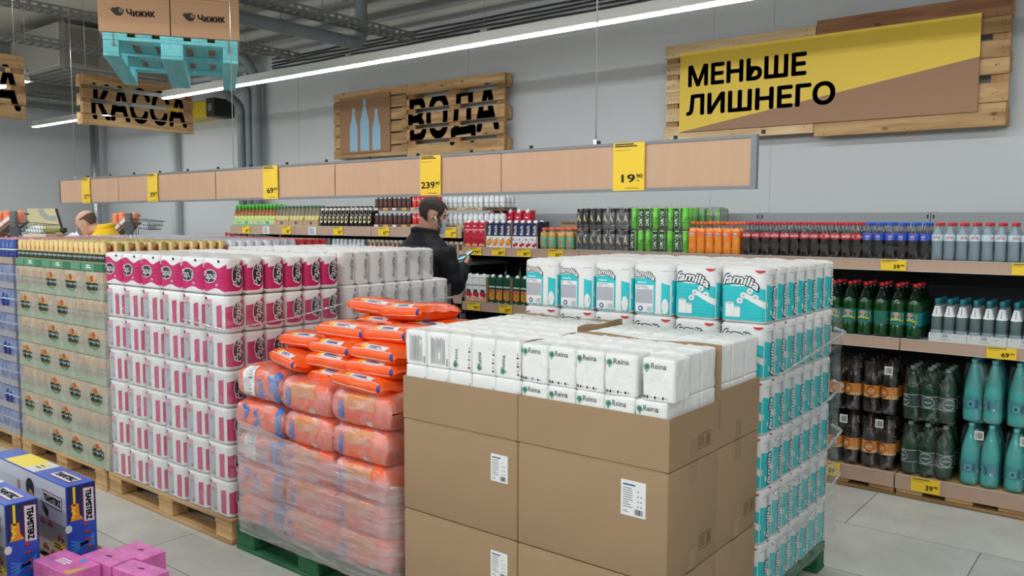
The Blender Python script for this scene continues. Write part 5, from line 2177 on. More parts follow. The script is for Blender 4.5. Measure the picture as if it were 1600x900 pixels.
M_CLEAR = clear_mat('clear bottle plastic', (240, 244, 246), .03)
M_WATER = clear_mat('water bottle plastic', (214, 232, 242), .30)
M_COLA = mat('cola', (24, 14, 12), .12, coat=.6)
M_ORJ = mat('orange drink', (252, 150, 26), .18, coat=.4)
M_ORJD = mat('amber juice', (206, 150, 40), .2, coat=.4)
M_CRED = mat('cap red', (206, 30, 46), .35)
M_CBLUE = mat('cap blue', (30, 84, 200), .35)
M_CORG = mat('cap orange', (244, 104, 40), .35)
M_CGRN = mat('cap green', (60, 170, 70), .35)
M_CTEAL = mat('cap teal', (22, 110, 124), .35)
M_CWHT = mat('cap white', (236, 236, 236), .4)
M_LRED = mat('label red', (206, 24, 36), .4)
M_LBLUE = mat('label blue', (28, 74, 190), .4)
M_LWHT = mat('label white', (236, 238, 240), .45)
M_LORG = mat('label orange', (248, 120, 30), .4)

Rb, Hb = .0305, .215
pp = pet_profile(Rb, Hb)


def dec_fanta(g, F):
    disc(g, F(0), 0, .128, .017, .011, 1, 14)
    txt(g, F(.0005), 'Fanta', 0, .128, .028, .012, 2)


def dec_cola(g, F):
    txt(g, F(0), 'Coca-Cola', .0, .131, .060, .016, 1, .03, 0, .3)
    rect(g, F(0), .042, .120, .052, .142, 2)
    txt(g, F(0), 'Coca-Cola', -.075, .131, .050, .014, 1, .03, 0, .3)


def dec_pepsi(g, F):
    disc(g, F(0), 0, .131, .010, .010, 1, 14)
    band(g, F(.0004), lerp_us(-.0085, .0085, 6), lambda u: .132 + .15 * u, lambda u: .132 + math.sqrt(max(0, .0085 ** 2 - u * u)), 2)
    band(g, F(.0004), lerp_us(-.0085, .0085, 6), lambda u: .130 - math.sqrt(max(0, .0085 ** 2 - u * u)), lambda u: .128 + .15 * u, 3)
    rect(g, F(0), .028, .118, .05, .146, 4)
    txt(g, F(0), 'pepsi', 0, .1165, .022, .006, 1)


def dec_water(g, F):
    disc(g, F(0), 0, .130, .025, .016, 1, 18)
    txt(g, F(.0005), 'СВЯТОЙ', 0, .134, .036, .007, 2)
    txt(g, F(.0005), 'ИСТОЧНИК', 0, .125, .042, .006, 2)
    disc(g, F(.0004), 0, .142, .004, .003, 3, 8)


B_FANTA = Bottle(pp, M_CLEAR, M_CORG, cap_profile(Hb), (label_geo(Rb, .112, .150, 0, dec_fanta), [M_LORG, M_LWHT, M_NAVY]), liquid=(M_ORJ, .172, .965))
B_COLA = Bottle(pp, M_CLEAR, M_CRED, cap_profile(Hb), (label_geo(Rb, .114, .146, 0, dec_cola), [M_LRED, M_LWHT, mat('label pale', (226, 206, 190), .5)]), liquid=(M_COLA, .165, .965))
B_PEPSI = Bottle(pp, M_CLEAR, M_CBLUE, cap_profile(Hb), (label_geo(Rb, .110, .152, 0, dec_pepsi), [M_LBLUE, M_LWHT, M_LRED, M_CBLUE, mat('label light blue', (110, 150, 226), .45)]), liquid=(M_COLA, .165, .965))
B_WATER = Bottle(pp, M_WATER, M_CRED, cap_profile(Hb), (label_geo(Rb, .112, .148, 0, dec_water), [mat('label pale blue', (196, 214, 224), .4), M_LWHT, M_LRED, M_CBLUE]))

# small juice bottles with orange caps
Rj, Hj = .034, .165


def dec_juice(g, F):
    disc(g, F(0), 0, .055, .024, .018, 1, 14)
    lines(g, F(.0004), -.015, .048, .015, .062, 2, 2, .6)


B_JUICE = Bottle([(Rj * .6, 0), (Rj, .008), (Rj, .06), (Rj * .94, .075), (Rj, .09), (Rj, .12), (Rj * .7, .138), (.018, .146), (.018, .15)], M_CLEAR, M_CORG,
                 [(.0215, .142), (.0215, .162), (.019, .165)], (label_geo(Rj, .02, .092, 0, dec_juice), [mat('label sea green', (110, 190, 160), .4), M_LORG, M_LRED]), liquid=(M_ORJD, .13, .95))

M_FILM3 = film_mat('clear multipack wrap', (236, 240, 242), .0, .22, (14, 14, 9), .08, .02, (.54, .80))
M_FILM4 = film_mat('cloudy multipack wrap', (226, 230, 232), .0, .42, (10, 10, 6), .10, .05, (.54, .78))


def pack_film(nx, ny, p, H, m, R, amp=.004, top_dome=.0):
    """soft sleeve of film round nx by ny bottles; origin at the pack's front left corner"""
    w, d = nx * p, ny * p
    at, per = rr_perimeter(w + .004, d + .004, R)
    g = G()

    def fn(u, v):
        (x, y), (a, b) = at(u * per)
        o = amp * noise.noise((x * 18, y * 18, v * 9)) + .6 * amp * noise.noise((x * 50, y * 50, v * 22))
        pinch = .012 * max(0, v - .72) / .28 + .004 * max(0, .1 - v) * 10
        return (w / 2 + x + a * (o - pinch), d / 2 + y + b * (o - pinch), .003 + v * H)
    g.grid(fn, 48, 12, 0, wrap=True)
    ring = [fn(k / 48, 1.0) for k in range(48)]
    v, f = list(ring), []
    for s_, dz in ((.7, .012 + top_dome), (.35, -.004 + top_dome)):
        for q in ring:
            v.append((w / 2 + (q[0] - w / 2) * s_, d / 2 + (q[1] - d / 2) * s_, q[2] + dz + .008 * noise.noise((q[0] * 40, q[1] * 40, s_))))
    for i in range(2):
        for k in range(48):
            f.append((i * 48 + k, i * 48 + (k + 1) % 48, (i + 1) * 48 + (k + 1) % 48, (i + 1) * 48 + k))
    g.add(v, f, 0, True)
    return g.mesh('pack_wrap', [m], fix=False)


def multipack(name, label, cat, x, y, z, b, nx, ny, p, H, film, group, key, R=.028, rots=None, ear=True):
    t = thing(name, label, cat, (x, y, z), group=group)
    r = random.Random(label)
    for j in range(ny):
        for i in range(nx):
            b.add(t, p * (i + .5), p * (j + .5), .0, r.choice((0, .15, -.2, 1.2, 0, .5)) if rots is None else rots[i % len(rots)])
    if key not in KIDS:
        KIDS[key] = pack_film(nx, ny, p, H, film, R)
    tag(link('pack_wrap', KIDS[key], t), 'clear plastic wrap')
    return t


YB = SF + .022
top_packs = [('orange soda six-pack with orange caps', B_FANTA, -2.562, 3, 'fanta', 'soda pack', ['beside the green cans', 'middle of three', 'beside the cola']),
             ('cola six-pack with red caps', B_COLA, -2.178, 6, 'cola', 'soda pack', [('first' if k == 0 else nth(k)) + ' from the orange soda' for k in range(6)]),
             ('blue capped cola six-pack with round emblem', B_PEPSI, -1.432, 3, 'pepsi', 'soda pack', ['left of three', 'middle of three', 'right of three, next to the water']),
             ('water six-pack with red caps', B_WATER, -1.058, 6, 'water', 'water pack', [nth(k) + ' from the blue capped cola' for k in range(6)])]
for lab, b, x0, n, key, cat, pos in top_packs:
    for k in range(n):
        multipack('bottle_pack', '%s, %s, top shelf' % (lab, pos[k]), cat, x0 + k * .1244, YB, ZT + .001, b, 2, 3, .0618, .185, M_FILM3, '%s six-packs on the top shelf' % key.replace('fanta', 'orange soda').replace('pepsi', 'blue capped cola'), 'film6', rots=None)
for k, x in enumerate((-3.822, -3.655)):
    multipack('bottle_pack', 'shrink wrapped juice bottles with orange caps, %s' % ('beside the navy cartons' if k == 0 else 'beside the black cans'), 'juice pack', x, YB, ZT + .001, B_JUICE, 2, 3, .077, .150, M_FILM3, 'small juice packs', 'filmj', R=.03)

# ---- can packs on the top shelf
M_CBLK = mat('black can', (30, 30, 32), .3, metal=.3)
M_CGREENB = mat('bright green can', (98, 190, 52), .3, metal=.2)
M_TAN = mat('tan print', (206, 188, 150), .4)
Rc, Hc = .0275, .150
mesh_blk = can_mesh('can', 0, 1, [(.1, .2, -PI, PI, 3)], ('A', -.1, .52, .034, .050, 2, 0), Rc, Hc).mesh('can', [M_CBLK, M_CANAL, M_TAN, mat('charcoal print', (70, 72, 76), .4)], fix=False)
gg = can_mesh('can', 0, 1, [(.05, .95, -1.9, -.5, 2), (.30, .34, -.5, 2.4, 3)], ('DRIVE', -1.2, .5, .105, .022, 4, PI / 2), Rc, Hc)
for q in range(3):
    F = cyl(Rc + .001)
    u = (.2 + .55 * q) * Rc
    put(gg, F, ([(u, .085), (u + .005, .085), (u + .012, .075), (u + .005, .065), (u, .065), (u + .007, .075)], [(0, 1, 2, 5), (5, 2, 3, 4)]), 2)
mesh_grn = gg.mesh('can', [M_CGREENB, M_CANAL, M_BLACK, mat('mid green print', (70, 150, 40), .4), M_LWHT], fix=False)
mesh_gry = can_mesh('can', 0, 1, [(.1, .9, -.6, .3, 2)], None, Rc, Hc).mesh('can', [mat('grey green can', (126, 140, 122), .35, metal=.3), M_CANAL, M_CGREENB], fix=False)


def can_block(label, x, y, z, mesh, nx, ny, film, group, rots, p=2 * Rc + .0018, H=.153):
    t = thing('can_pack', label, 'pack of cans', (x, y, z), group=group)
    for j in range(ny):
        for i in range(nx):
            link('can', mesh, t, (p * (i + .5), p * (j + .5), .001), rots[(i + 2 * j) % len(rots)])
    key = ('cb', nx, ny, film.name)
    if key not in KIDS:
        KIDS[key] = pack_film(nx, ny, p, H - .008, film, .026, .002)
    tag(link('pack_wrap', KIDS[key], t), 'clear plastic wrap')
    return t


M_FILM5 = film_mat('grey tinted wrap', (196, 200, 206), .10, .40, (14, 14, 9), .10, .10, (.45, .75))
posn = ['leftmost column', 'second column', 'third column', 'right column']
for lv in range(2):
    for k in range(4):
        can_block('black can pack with tan letter A, %s, %s layer' % (posn[k], ('lower', 'upper')[lv]), -3.473 + .1138 * k, YB, ZT + .001 + lv * .159, mesh_blk, 2, 3, M_FILM5 if lv == 0 or k > 1 else M_FILM3, 'black energy drink packs',
                  [(.1, -.2, .3), (0, .2, -.1)][k % 2])
        can_block('bright green can pack, %s, %s layer' % (posn[k], ('lower', 'upper')[lv]), -3.014 + .1138 * k, YB, ZT + .001 + lv * .159, mesh_grn, 2, 3, M_FILM3, 'green energy drink packs',
                  [(1.1, 0), (.2, 1.5), (1.3, .1), (1.4, .3)][(k + lv) % 4])
for k in range(2):
    for lv in range(2):
        can_block('greyish green can pack behind the orange soda, %s, %s layer' % (('left', 'right')[k], ('lower', 'upper')[lv]), -2.70 + .1138 * k, 5.44, ZT + .001 + lv * .159, mesh_gry, 2, 3, M_FILM5, 'grey green can packs', (0, .4))

# ---------------------------------------------------------------- juice cartons
def carton_mesh(w, d, h, body, decor, mats, gable=True):
    g = G().rbox(-w / 2, -d / 2, 0, w / 2, d / 2, h * .9, .002)
    # slanted shoulder and folded top
    g.add([(-w / 2, -d / 2, h * .9), (w / 2, -d / 2, h * .9), (w / 2, d / 2, h * .9), (-w / 2, d / 2, h * .9), (-w / 2, d * .1, h * .985), (w / 2, d * .1, h * .985), (w / 2, d / 2, h * .985), (-w / 2, d / 2, h * .985)],
          [(0, 1, 5, 4), (1, 2, 6, 5), (2, 3, 7, 6), (3, 0, 4, 7), (4, 5, 6, 7)], 0)
    decor(g, lambda e: front(-d / 2 - .0006 - e))
    return g.mesh('carton', [body] + mats, fix=False)


def screw_cap(w, d, h, m):
    M = Matrix.Translation((0, -d * .18, h * .925)) @ Matrix.Rotation(math.radians(38), 4, 'X')
    return G().lathe([(.0165, 0), (.0165, .016), (.014, .019)], 12, M=M).mesh('cap', [m])


def dec_red(w, h):
    def f(g, F):
        txt(g, F(0), 'любимый', 0, h * .66, w * .92, h * .065, 2, .03)
        r = random.Random(3)
        for _ in range(26):
            disc(g, F(0), r.uniform(-.42, .42) * w, h * r.uniform(.16, .55), .004, .004, 3 if r.random() < .5 else 4, 7)
        put(g, F(.0004), ([(-w * .4, h * .03), (w * .42, h * .03), (w * .42, h * .10), (-w * .1, h * .15), (-w * .4, h * .08)], [tuple(range(5))]), 5)
        lines(g, F(0), -w * .2, h * .56, w * .2, h * .60, 2, 1, .5)
        rect(g, F(0), -w * .18, h * .78, w * .18, h * .81, 2)
    return f


def dec_rich(w, h, fruit):
    def f(g, F):
        rect(g, F(0), -w * .495, .002, w * .495, h * .44, 2)
        txt(g, F(.0004), 'Rich', .0, h * .66, h * .34, w * .46, 2, .02, PI / 2)
        if fruit == 'mango':
            disc(g, F(.0004), 0, h * .20, w * .36, h * .155, 3, 16, -.5)
            disc(g, F(.0008), -w * .06, h * .23, w * .20, h * .08, 4, 12, -.5)
            put(g, F(.0008), ([(w * .0, h * .34), (w * .40, h * .38), (w * .34, h * .34)], [(0, 1, 2)]), 5)
        else:
            disc(g, F(.0004), -w * .12, h * .10, w * .24, h * .065, 3, 12)
            disc(g, F(.0004), w * .22, h * .14, w * .22, h * .06, 4, 12)
            disc(g, F(.0004), -w * .30, h * .32, w * .12, h * .035, 3, 10)
            put(g, F(.0004), ([(-w * .1, h * .16), (w * .3, h * .36), (w * .36, h * .36), (-w * .05, h * .16)], [(0, 1, 2, 3)]), 5)
    return f


def dec_green(w, h):
    def f(g, F):
        txt(g, F(0), 'любимый', 0, h * .60, w * .92, h * .075, 2, .03)
        rect(g, F(0), -w * .42, h * .16, w * .42, h * .50, 5)
        disc(g, F(.0004), 0, h * .26, w * .40, h * .14, 3, 16)
        put(g, F(.0008), ([(-w * .1, h * .2), (w * .22, h * .22), (w * .16, h * .42), (w * .02, h * .40)], [(0, 1, 2, 3)]), 4)
        disc(g, F(.0008), -w * .12, h * .44, w * .12, h * .03, 6, 10)
        lines(g, F(0), -w * .25, h * .03, w * .25, h * .06, 2, 1, .5)
    return f


def dec_berry(w, h):
    def f(g, F):
        rect(g, F(0), -w * .49, h * .90 - .004, w * .49, h * .90, 6)
        txt(g, F(0), 'любимый', 0, h * .62, w * .9, h * .07, 7, .02)
        disc(g, F(0), -w * .16, h * .30, w * .28, h * .10, 3, 12)
        disc(g, F(0), w * .20, h * .27, w * .26, h * .10, 3, 12)
        disc(g, F(.0004), w * .08, h * .40, w * .18, h * .06, 4, 12)
        disc(g, F(.0004), -w * .2, h * .42, w * .14, h * .05, 4, 12)
        rect(g, F(0), -w * .44, h * .03, w * .44, h * .17, 5)
    return f


M_JRED = mat('juice carton red', (196, 24, 56), .3)
M_JNAVY = mat('juice carton navy', (22, 32, 74), .3)
M_JGRN = mat('juice carton green', (20, 74, 52), .3)
M_JWHT = mat('juice carton white', (232, 234, 230), .3)
M_MANGO = mat('mango orange', (240, 140, 30), .4)
M_MANGL = mat('mango highlight', (250, 176, 70), .4)
M_CHERRY = mat('cherry red', (186, 24, 34), .4)
M_LEAFG = mat('leaf green print', (120, 160, 50), .4)
M_PGRAN = mat('dark pomegranate', (140, 12, 30), .4)
M_BERRY = mat('blueberry print', (50, 46, 90), .4)
M_PEACH = mat('peach print', (226, 170, 130), .5)
wr, hr = .073, .214
C_RED = (carton_mesh(wr, .072, hr, M_JRED, dec_red(wr, hr), [M_JRED, M_LWHT, mat('light red seed', (226, 70, 80), .4), M_PGRAN, M_PEACH]), screw_cap(wr, .072, hr, M_CWHT))
wm, hm = .0635, .212
C_MANGO = (carton_mesh(wm, .072, hm, M_JNAVY, dec_rich(wm, hm, 'mango'), [M_JNAVY, M_LWHT, M_MANGO, M_MANGL, M_LEAFG]), screw_cap(wm, .072, hm, M_CWHT))
C_CHER = (carton_mesh(wm, .072, hm, M_JNAVY, dec_rich(wm, hm, 'cherry'), [M_JNAVY, M_LWHT, M_CHERRY, M_LRED, M_LEAFG]), screw_cap(wm, .072, hm, M_CWHT))
wg, hg = .071, .232
C_GRN = (carton_mesh(wg, .072, hg, M_JGRN, dec_green(wg, hg), [M_JGRN, M_LWHT, M_MANGO, M_LEAFG, mat('pale fruit panel', (206, 120, 70), .4), M_LRED]), screw_cap(wg, .072, hg, M_CWHT))
C_BER = (carton_mesh(wg, .072, hg, M_JWHT, dec_berry(wg, hg), [M_JWHT, M_LWHT, M_LRED, M_BERRY, M_PEACH, M_CGRN, M_GREYP]), screw_cap(wg, .072, hg, M_CWHT))


def juice_carton(c, x, y, z, label, group, rz=0.0):
    t = thing('juice_carton', label, 'juice carton', (x, y, z), rz, group)
    link('carton', c[0], t)
    link('cap', c[1], t)
    return t


def side_tray(label, x0, x1, y0, y1, z, h, hs, m=None):
    """cardboard tray with low front and tall side walls"""
    k = .002
    g = G().box(x0, y0, z, x1, y1, z + k)
    g.box(x0, y0, z + k, x0 + k, y1, z + hs).box(x1 - k, y0, z + k, x1, y1, z + hs).box(x0 + k, y1 - k, z + k, x1 - k, y1, z + hs)
    if h:
        g.box(x0 + k, y0, z + k, x1 - k, y0 + k, z + h)
    o = g.build('cardboard_tray', [m or M_KRAFT])
    return tag(o, label, 'cardboard tray', 'display trays on the shelves')


side_tray('brown card tray holding the red juice cartons', -4.583, -4.352, SF + .014, SF + .20, ZT + .0005, 0, .20)
for i in range(3):
    for j in range(2):
        juice_carton(C_RED, -4.543 + .0745 * i, SF + .058 + .076 * j, ZT + .003, 'red pomegranate juice carton, %s in the %s row' % (('left', 'middle', 'right')[i], ('front', 'second')[j]), 'red juice cartons')
side_tray('brown card tray holding the navy mango juice cartons', -4.346, -4.080, SF + .014, SF + .20, ZT + .0005, 0, .20)
side_tray('brown card tray holding the navy cherry juice cartons', -4.074, -3.826, SF + .014, SF + .20, ZT + .0005, 0, .20)
for i in range(4):
    ps = ('leftmost', 'second from left', 'third from left', 'rightmost')[i]
    for j in range(2):
        rw_ = ('front', 'second')[j]
        juice_carton(C_MANGO, -4.309 + .0655 * i, SF + .058 + .076 * j, ZT + .003, 'navy and white juice carton with a mango, %s, %s row' % (ps, rw_), 'mango juice cartons')
        juice_carton(C_CHER, -4.041 + .0605 * i if False else -4.043 + .0635 * i - .0, SF + .058 + .076 * j, ZT + .003, 'navy and white juice carton with cherries, %s, %s row' % (ps, rw_), 'cherry juice cartons')
side_tray('empty-fronted brown card box raising the rear red cartons', -4.58, -4.10, SF + .30, SF + .42, ZT + .0005, .07, .072)
for i in range(5):
    juice_carton(C_RED, -4.535 + .093 * i, SF + .36, ZT + .004, 'red juice carton standing in the rear row, %s' % (('first', 'second', 'third', 'fourth', 'fifth')[i] + ' from the left'), 'rear red juice cartons').scale = (1, 1, 1.42)
side_tray('brown card box behind the small juice bottles', -3.80, -3.52, SF + .30, SF + .50, ZT + .0005, .19, .21)

# middle shelf cartons
side_tray('brown card tray holding the white berry juice cartons', -4.575, -4.335, SF + .014, SF + .20, ZM + .0005, .012, .215)
side_tray('brown card tray of green orange-mango juice cartons, left', -4.328, -4.085, SF + .014, SF + .20, ZM + .0005, .012, .215)
side_tray('brown card tray of green orange-mango juice cartons, right', -4.076, -3.835, SF + .014, SF + .20, ZM + .0005, .012, .215)
for i in range(3):
    p3 = ('left', 'middle', 'right')[i]
    juice_carton(C_BER, -4.532 + .0755 * i, SF + .060, ZM + .003, 'white juice carton with berries, %s of three on the middle shelf' % p3, 'white berry juice cartons')
    juice_carton(C_GRN, -4.284 + .0765 * i, SF + .060, ZM + .003, 'dark green orange juice carton, %s of the left tray' % p3, 'green juice cartons')
    juice_carton(C_GRN, -4.032 + .0765 * i, SF + .060, ZM + .003, 'dark green orange juice carton, %s of the right tray' % p3, 'green juice cartons')
B_DARKG = Bottle([(.03, 0), (.034, .01), (.034, .19), (.030, .22), (.014, .27), (.0125, .30)], mat('dark green glass', (16, 34, 24), .15), mat('dark green cap', (30, 66, 48), .35), [(.0145, .285), (.0145, .318), (.012, .322)])
for i in range(4):
    t = thing('glass_bottle', 'dark green glass bottle at the back of the middle shelf, %s from the left' % nth(i), 'bottle', (-4.42 + .155 * i, SF + .38, ZM + .001), group='dark bottles behind the green cartons')
    B_DARKG.add(t, 0, 0, 0)

# ---------------------------------------------------------------- middle shelf on the right: lemonade and glass water bottles
Rl, Hl = .043, .318


def dec_lem(g, F):
    disc(g, F(0), 0, .128, .030, .022, 1, 16)
    disc(g, F(.0004), .002, .134, .019, .009, 4, 12)
    band(g, F(.0004), lerp_us(-.036, .036, 10), lambda u: .098 + .004 * math.cos(60 * u), lambda u: .108 + .004 * math.cos(50 * u), 2)
    rect(g, F(.0004), -.020, .080, .020, .091, 3, 4, 1)
    for k in range(5):
        disc(g, F(.0006), .040 + .004 * (k % 2), .09 + .012 * k, .004, .004, 5, 6)
    rect(g, F(0), .052, .075, .11, .150, 3, 6, 1)


M_LEMON = clear_mat('green bottle neck', (46, 92, 62), .12)
B_LEM = Bottle([(Rl * .6, 0), (Rl * .95, .008), (Rl, .02), (Rl, .066), (Rl * .97, .07), (Rl * .97, .155), (Rl, .16), (Rl * .96, .172), (Rl, .185), (Rl * .9, .215), (Rl * .62, .25), (.016, .28), (.0135, .292), (.0135, .30)],
               M_LEMON, M_CRED, cap_profile(Hl, .0155, .022),
               (label_geo(Rl * .97, .073, .153, 0, dec_lem), [mat('label deep green', (36, 110, 90), .4), mat('label sky', (150, 180, 214), .4), mat('label lemon', (186, 190, 60), .4), mat('label teal', (20, 130, 140), .4),
                                                             mat('label amber', (214, 140, 80), .4), mat('label gold dot', (206, 200, 90), .4)]), liquid=(mat('green lemonade', (14, 66, 28), .12, coat=.5), .215, .93))
for i in range(6):
    for j in range(3):
        t = thing('lemonade_bottle', 'green lemonade bottle with red cap, %s, %s row' % ('hidden edge of row' if i == 0 else ('leftmost', 'second from left', 'middle', 'fourth', 'rightmost')[i - 1], ('front', 'second', 'rear')[j]), 'lemonade bottle',
                  (-1.585 + .0905 * i, SF + .066 + .095 * j, ZM + .001), group='green lemonade bottles')
        B_LEM.add(t, 0, 0, 0, (.0, .05, -.1, 2.0, .0, -.5)[i])
Rw, Hw = .0290, .238


def dec_bon(g, F):
    rect(g, F(0), -.075, .052, .075, .056, 1, 16, 1)
    txt(g, F(0), 'BonAqua', 0, .046, .040, .010, 1)
    rect(g, F(0), -.022, .036, .022, .039, 2, 4, 1)


M_GLASSW = clear_mat('water glass', (196, 220, 222), .20)
gl = label_geo(Rw, .034, .060, 0, dec_bon)
# neck paper collar, flaring downwards
gl.lathe([(.0285, .138), (.0215, .160), (.0150, .190), (.0145, .196)], 10, m=3, cap=False)
for k in range(3):
    rect(gl, lambda u, v: (u, -.0235 + (.16 - v) * -.25, v), -.002, .150 + .014 * k, .002, .160 + .014 * k, 1)
B_GW = Bottle([(Rw * .8, 0), (Rw, .006), (Rw, .105), (Rw * .96, .125), (Rw * .78, .15), (Rw * .5, .18), (.0125, .205), (.0125, .212)], M_GLASSW, M_CTEAL, cap_profile(Hw, .0142, .030),
              (gl, [mat('label ice', (206, 218, 224), .4), mat('label ink blue', (52, 74, 104), .5), M_GREYP, mat('collar paper', (226, 228, 228), .6)]))
M_TW = mat('white tray', (212, 214, 212), .6)
for k in range(4):
    t = thing('bottle_tray', 'white card tray of glass water bottles, %s' % ('next to the green lemonade', 'middle one', 'third from the lemonade', 'beyond the picture edge')[k], 'tray of bottles', (-1.045 + .194 * k, SF + .020, ZM + .001), group='trays of glass water bottles')
    g = tray_geo(.192, .255, .048)
    F = front(-.0006)
    bars(g, F, .066, .026, .096, .042, 3, 8)
    lines(g, F, .012, .036, .032, .040, 3, 1, .5)
    lines(g, F, .125, .030, .165, .034, 4, 1, .6)
    lines(g, F, .06, .012, .13, .016, 3, 1, .5)
    g.build('tray', [M_TW, M_TW, M_TW, M_GREYP, mat('pale green print', (96, 176, 150))], t, fix=False)
    for j in range(4):
        for i in range(3):
            B_GW.add(t, .0325 + .0632 * i, .035 + .0632 * j, .0035)

# ---------------------------------------------------------------- floor pallets: kvass and water packs
Rk, Hk = .0475, .325


def dec_kvass(g, F):
    rect(g, F(-.0003), -.149, .092, .149, .110, 2, 20, 1)
    disc(g, F(0), 0, .128, .028, .033, 1, 20)
    disc(g, F(.0004), 0, .128, .019, .023, 0, 18)
    put(g, F(.0008), rotated(([(-.028, .120), (.028, .120), (.028, .136), (-.028, .136)], [(0, 1, 2, 3)]), .22, 0, .128), 3)
    txt(g, F(.0011), 'КВАС', 0, .128, .040, .011, 4, .03, .22)
    lines(g, F(0), .045, .10, .07, .16, 1, 4, .4)


M_KVG = clear_mat('kvass bottle plastic', (70, 46, 34), .5)
B_KV = Bottle([(Rk * .6, 0), (Rk * .95, .008), (Rk, .02), (Rk, .085), (Rk * .98, .09), (Rk * .98, .165), (Rk, .17), (Rk, .20), (Rk * .86, .235), (Rk * .5, .275), (.016, .30), (.0135, .305)],
              M_KVG, mat('cap black', (26, 24, 24), .4), cap_profile(Hk, .0155, .022),
              (label_geo(Rk * .98, .092, .163, 0, dec_kvass), [mat('kvass label orange', (238, 150, 50), .4), mat('kvass label brown red', (150, 50, 30), .4), mat('kvass label cream', (240, 206, 140), .4), mat('kvass ribbon green', (110, 130, 70), .4), M_LWHT]),
              liquid=(mat('kvass', (30, 16, 12), .12, coat=.5), .24, .95))


def dec_gw(g, F):
    disc(g, F(0), 0, .112, .036, .031, 1, 20)
    disc(g, F(.0004), 0, .112, .031, .026, 2, 20)
    rect(g, F(.0007), -.022, .108, .022, .116, 3, 5, 1)
    rect(g, F(0), -.14, .076, .14, .079, 1, 20, 1)
    rect(g, F(0), -.14, .145, .14, .148, 1, 20, 1)


M_GWP = clear_mat('dark green water bottle', (36, 92, 62), .45)
B_GR = Bottle([(.028, 0), (.043, .008), (.0445, .02), (.0445, .16), (.042, .185), (.030, .23), (.018, .27), (.0135, .295), (.0135, .30)], M_GWP, mat('cap grey green', (150, 170, 160), .4), cap_profile(.312, .0155, .02),
              (label_geo(.0445, .074, .150, 0, dec_gw), [mat('water label dark', (44, 70, 66), .45), mat('label silver', (206, 214, 212), .4), mat('water label green', (50, 96, 78), .4), mat('label pale silver', (170, 184, 178), .4)]))


def dec_teal(g, F):
    disc(g, F(0), -.004, .100, .016, .018, 1, 14)
    disc(g, F(.0004), -.004, .100, .011, .012, 2, 12)
    lines(g, F(0), -.035, .118, .035, .134, 1, 2, .4)
    rect(g, F(0), .02, .08, .035, .125, 2, 3, 1)
    put(g, F(0), ([(.045, .076), (.062, .076), (.054, .09)], [(0, 1, 2)]), 3)


M_TEALP = clear_mat('teal water bottle', (96, 232, 226), .55)
B_TL = Bottle([(.03, 0), (.046, .008), (.048, .022), (.048, .06), (.0465, .07), (.0465, .145), (.048, .155), (.044, .205), (.032, .26), (.020, .305), (.014, .33), (.014, .335)], M_TEALP, mat('cap pale teal', (140, 216, 220), .4), cap_profile(.35, .0155, .02),
              (label_geo(.0465, .072, .140, 0, dec_teal), [mat('teal label', (60, 150, 160), .4), mat('teal label pale', (130, 206, 210), .4), mat('teal label deep', (34, 100, 116), .4), M_LWHT]))


def big_pack(label, x, z, b, nx, ny, p, H, key, group, sticker_at=None, rots=None, y=SF + .045):
    t = multipack('bottle_pack', label, 'bottle pack', x, y, z, b, nx, ny, p, H, M_FILM4, group, key, R=.04, rots=rots)
    if sticker_at:
        u, v = sticker_at
        g = G().box(u, -.012, v, u + .045, -.0115, v + .05)
        bars(g, front(-.0125), u + .006, v + .008, u + .039, v + .042, 1, 8)
        tag(g.build('sticker', [M_WHITE, M_BLACK], t), 'small white barcode sticker')
    return t


ZF = .132
kv = 'shrink wrapped kvass bottle packs'
for lv in range(2):
    ly = ('lower', 'upper')[lv]
    for k in range(3):
        big_pack('kvass pack with orange labels, %s layer, %s' % (ly, ('hidden behind the turquoise stack', 'left of the two in view', 'right, beside the green water')[k]), -1.815 + .205 * k, ZF + lv * .337, B_KV, 2, 3, .100, .305, 'filmk', kv,
                 (.09, .255) if lv == 0 else ((.13, .24) if k == 2 else None), (0.1, -.6, .3))
    big_pack('dark green water pack, %s layer' % ly, -1.178, ZF + lv * .328, B_GR, 3, 3, .0925, .300, 'filmg', 'wrapped dark green water packs', None, (-.8, .0, .4))
    for k in range(3):
        big_pack('teal water pack, %s layer, %s' % (ly, ('left column', 'right column at the picture edge', 'beyond the picture edge')[k]), -.868 + .218 * k, ZF + lv * .362, B_TL, 2, 3, .1, .325, 'filmt', 'wrapped teal water packs',
                 (.075, .27) if lv == 0 else None, (.0, -.9, .2))

# ---------------------------------------------------------------- left shelves
# amber bottles with green caps
def dec_apple(g, F):
    put(g, F(0), ([(-.02, .055), (.012, .055), (.022, .085), (.0, .100), (-.022, .08)], [tuple(range(5))]), 1)
    disc(g, F(.0004), .004, .064, .008, .006, 2, 8)


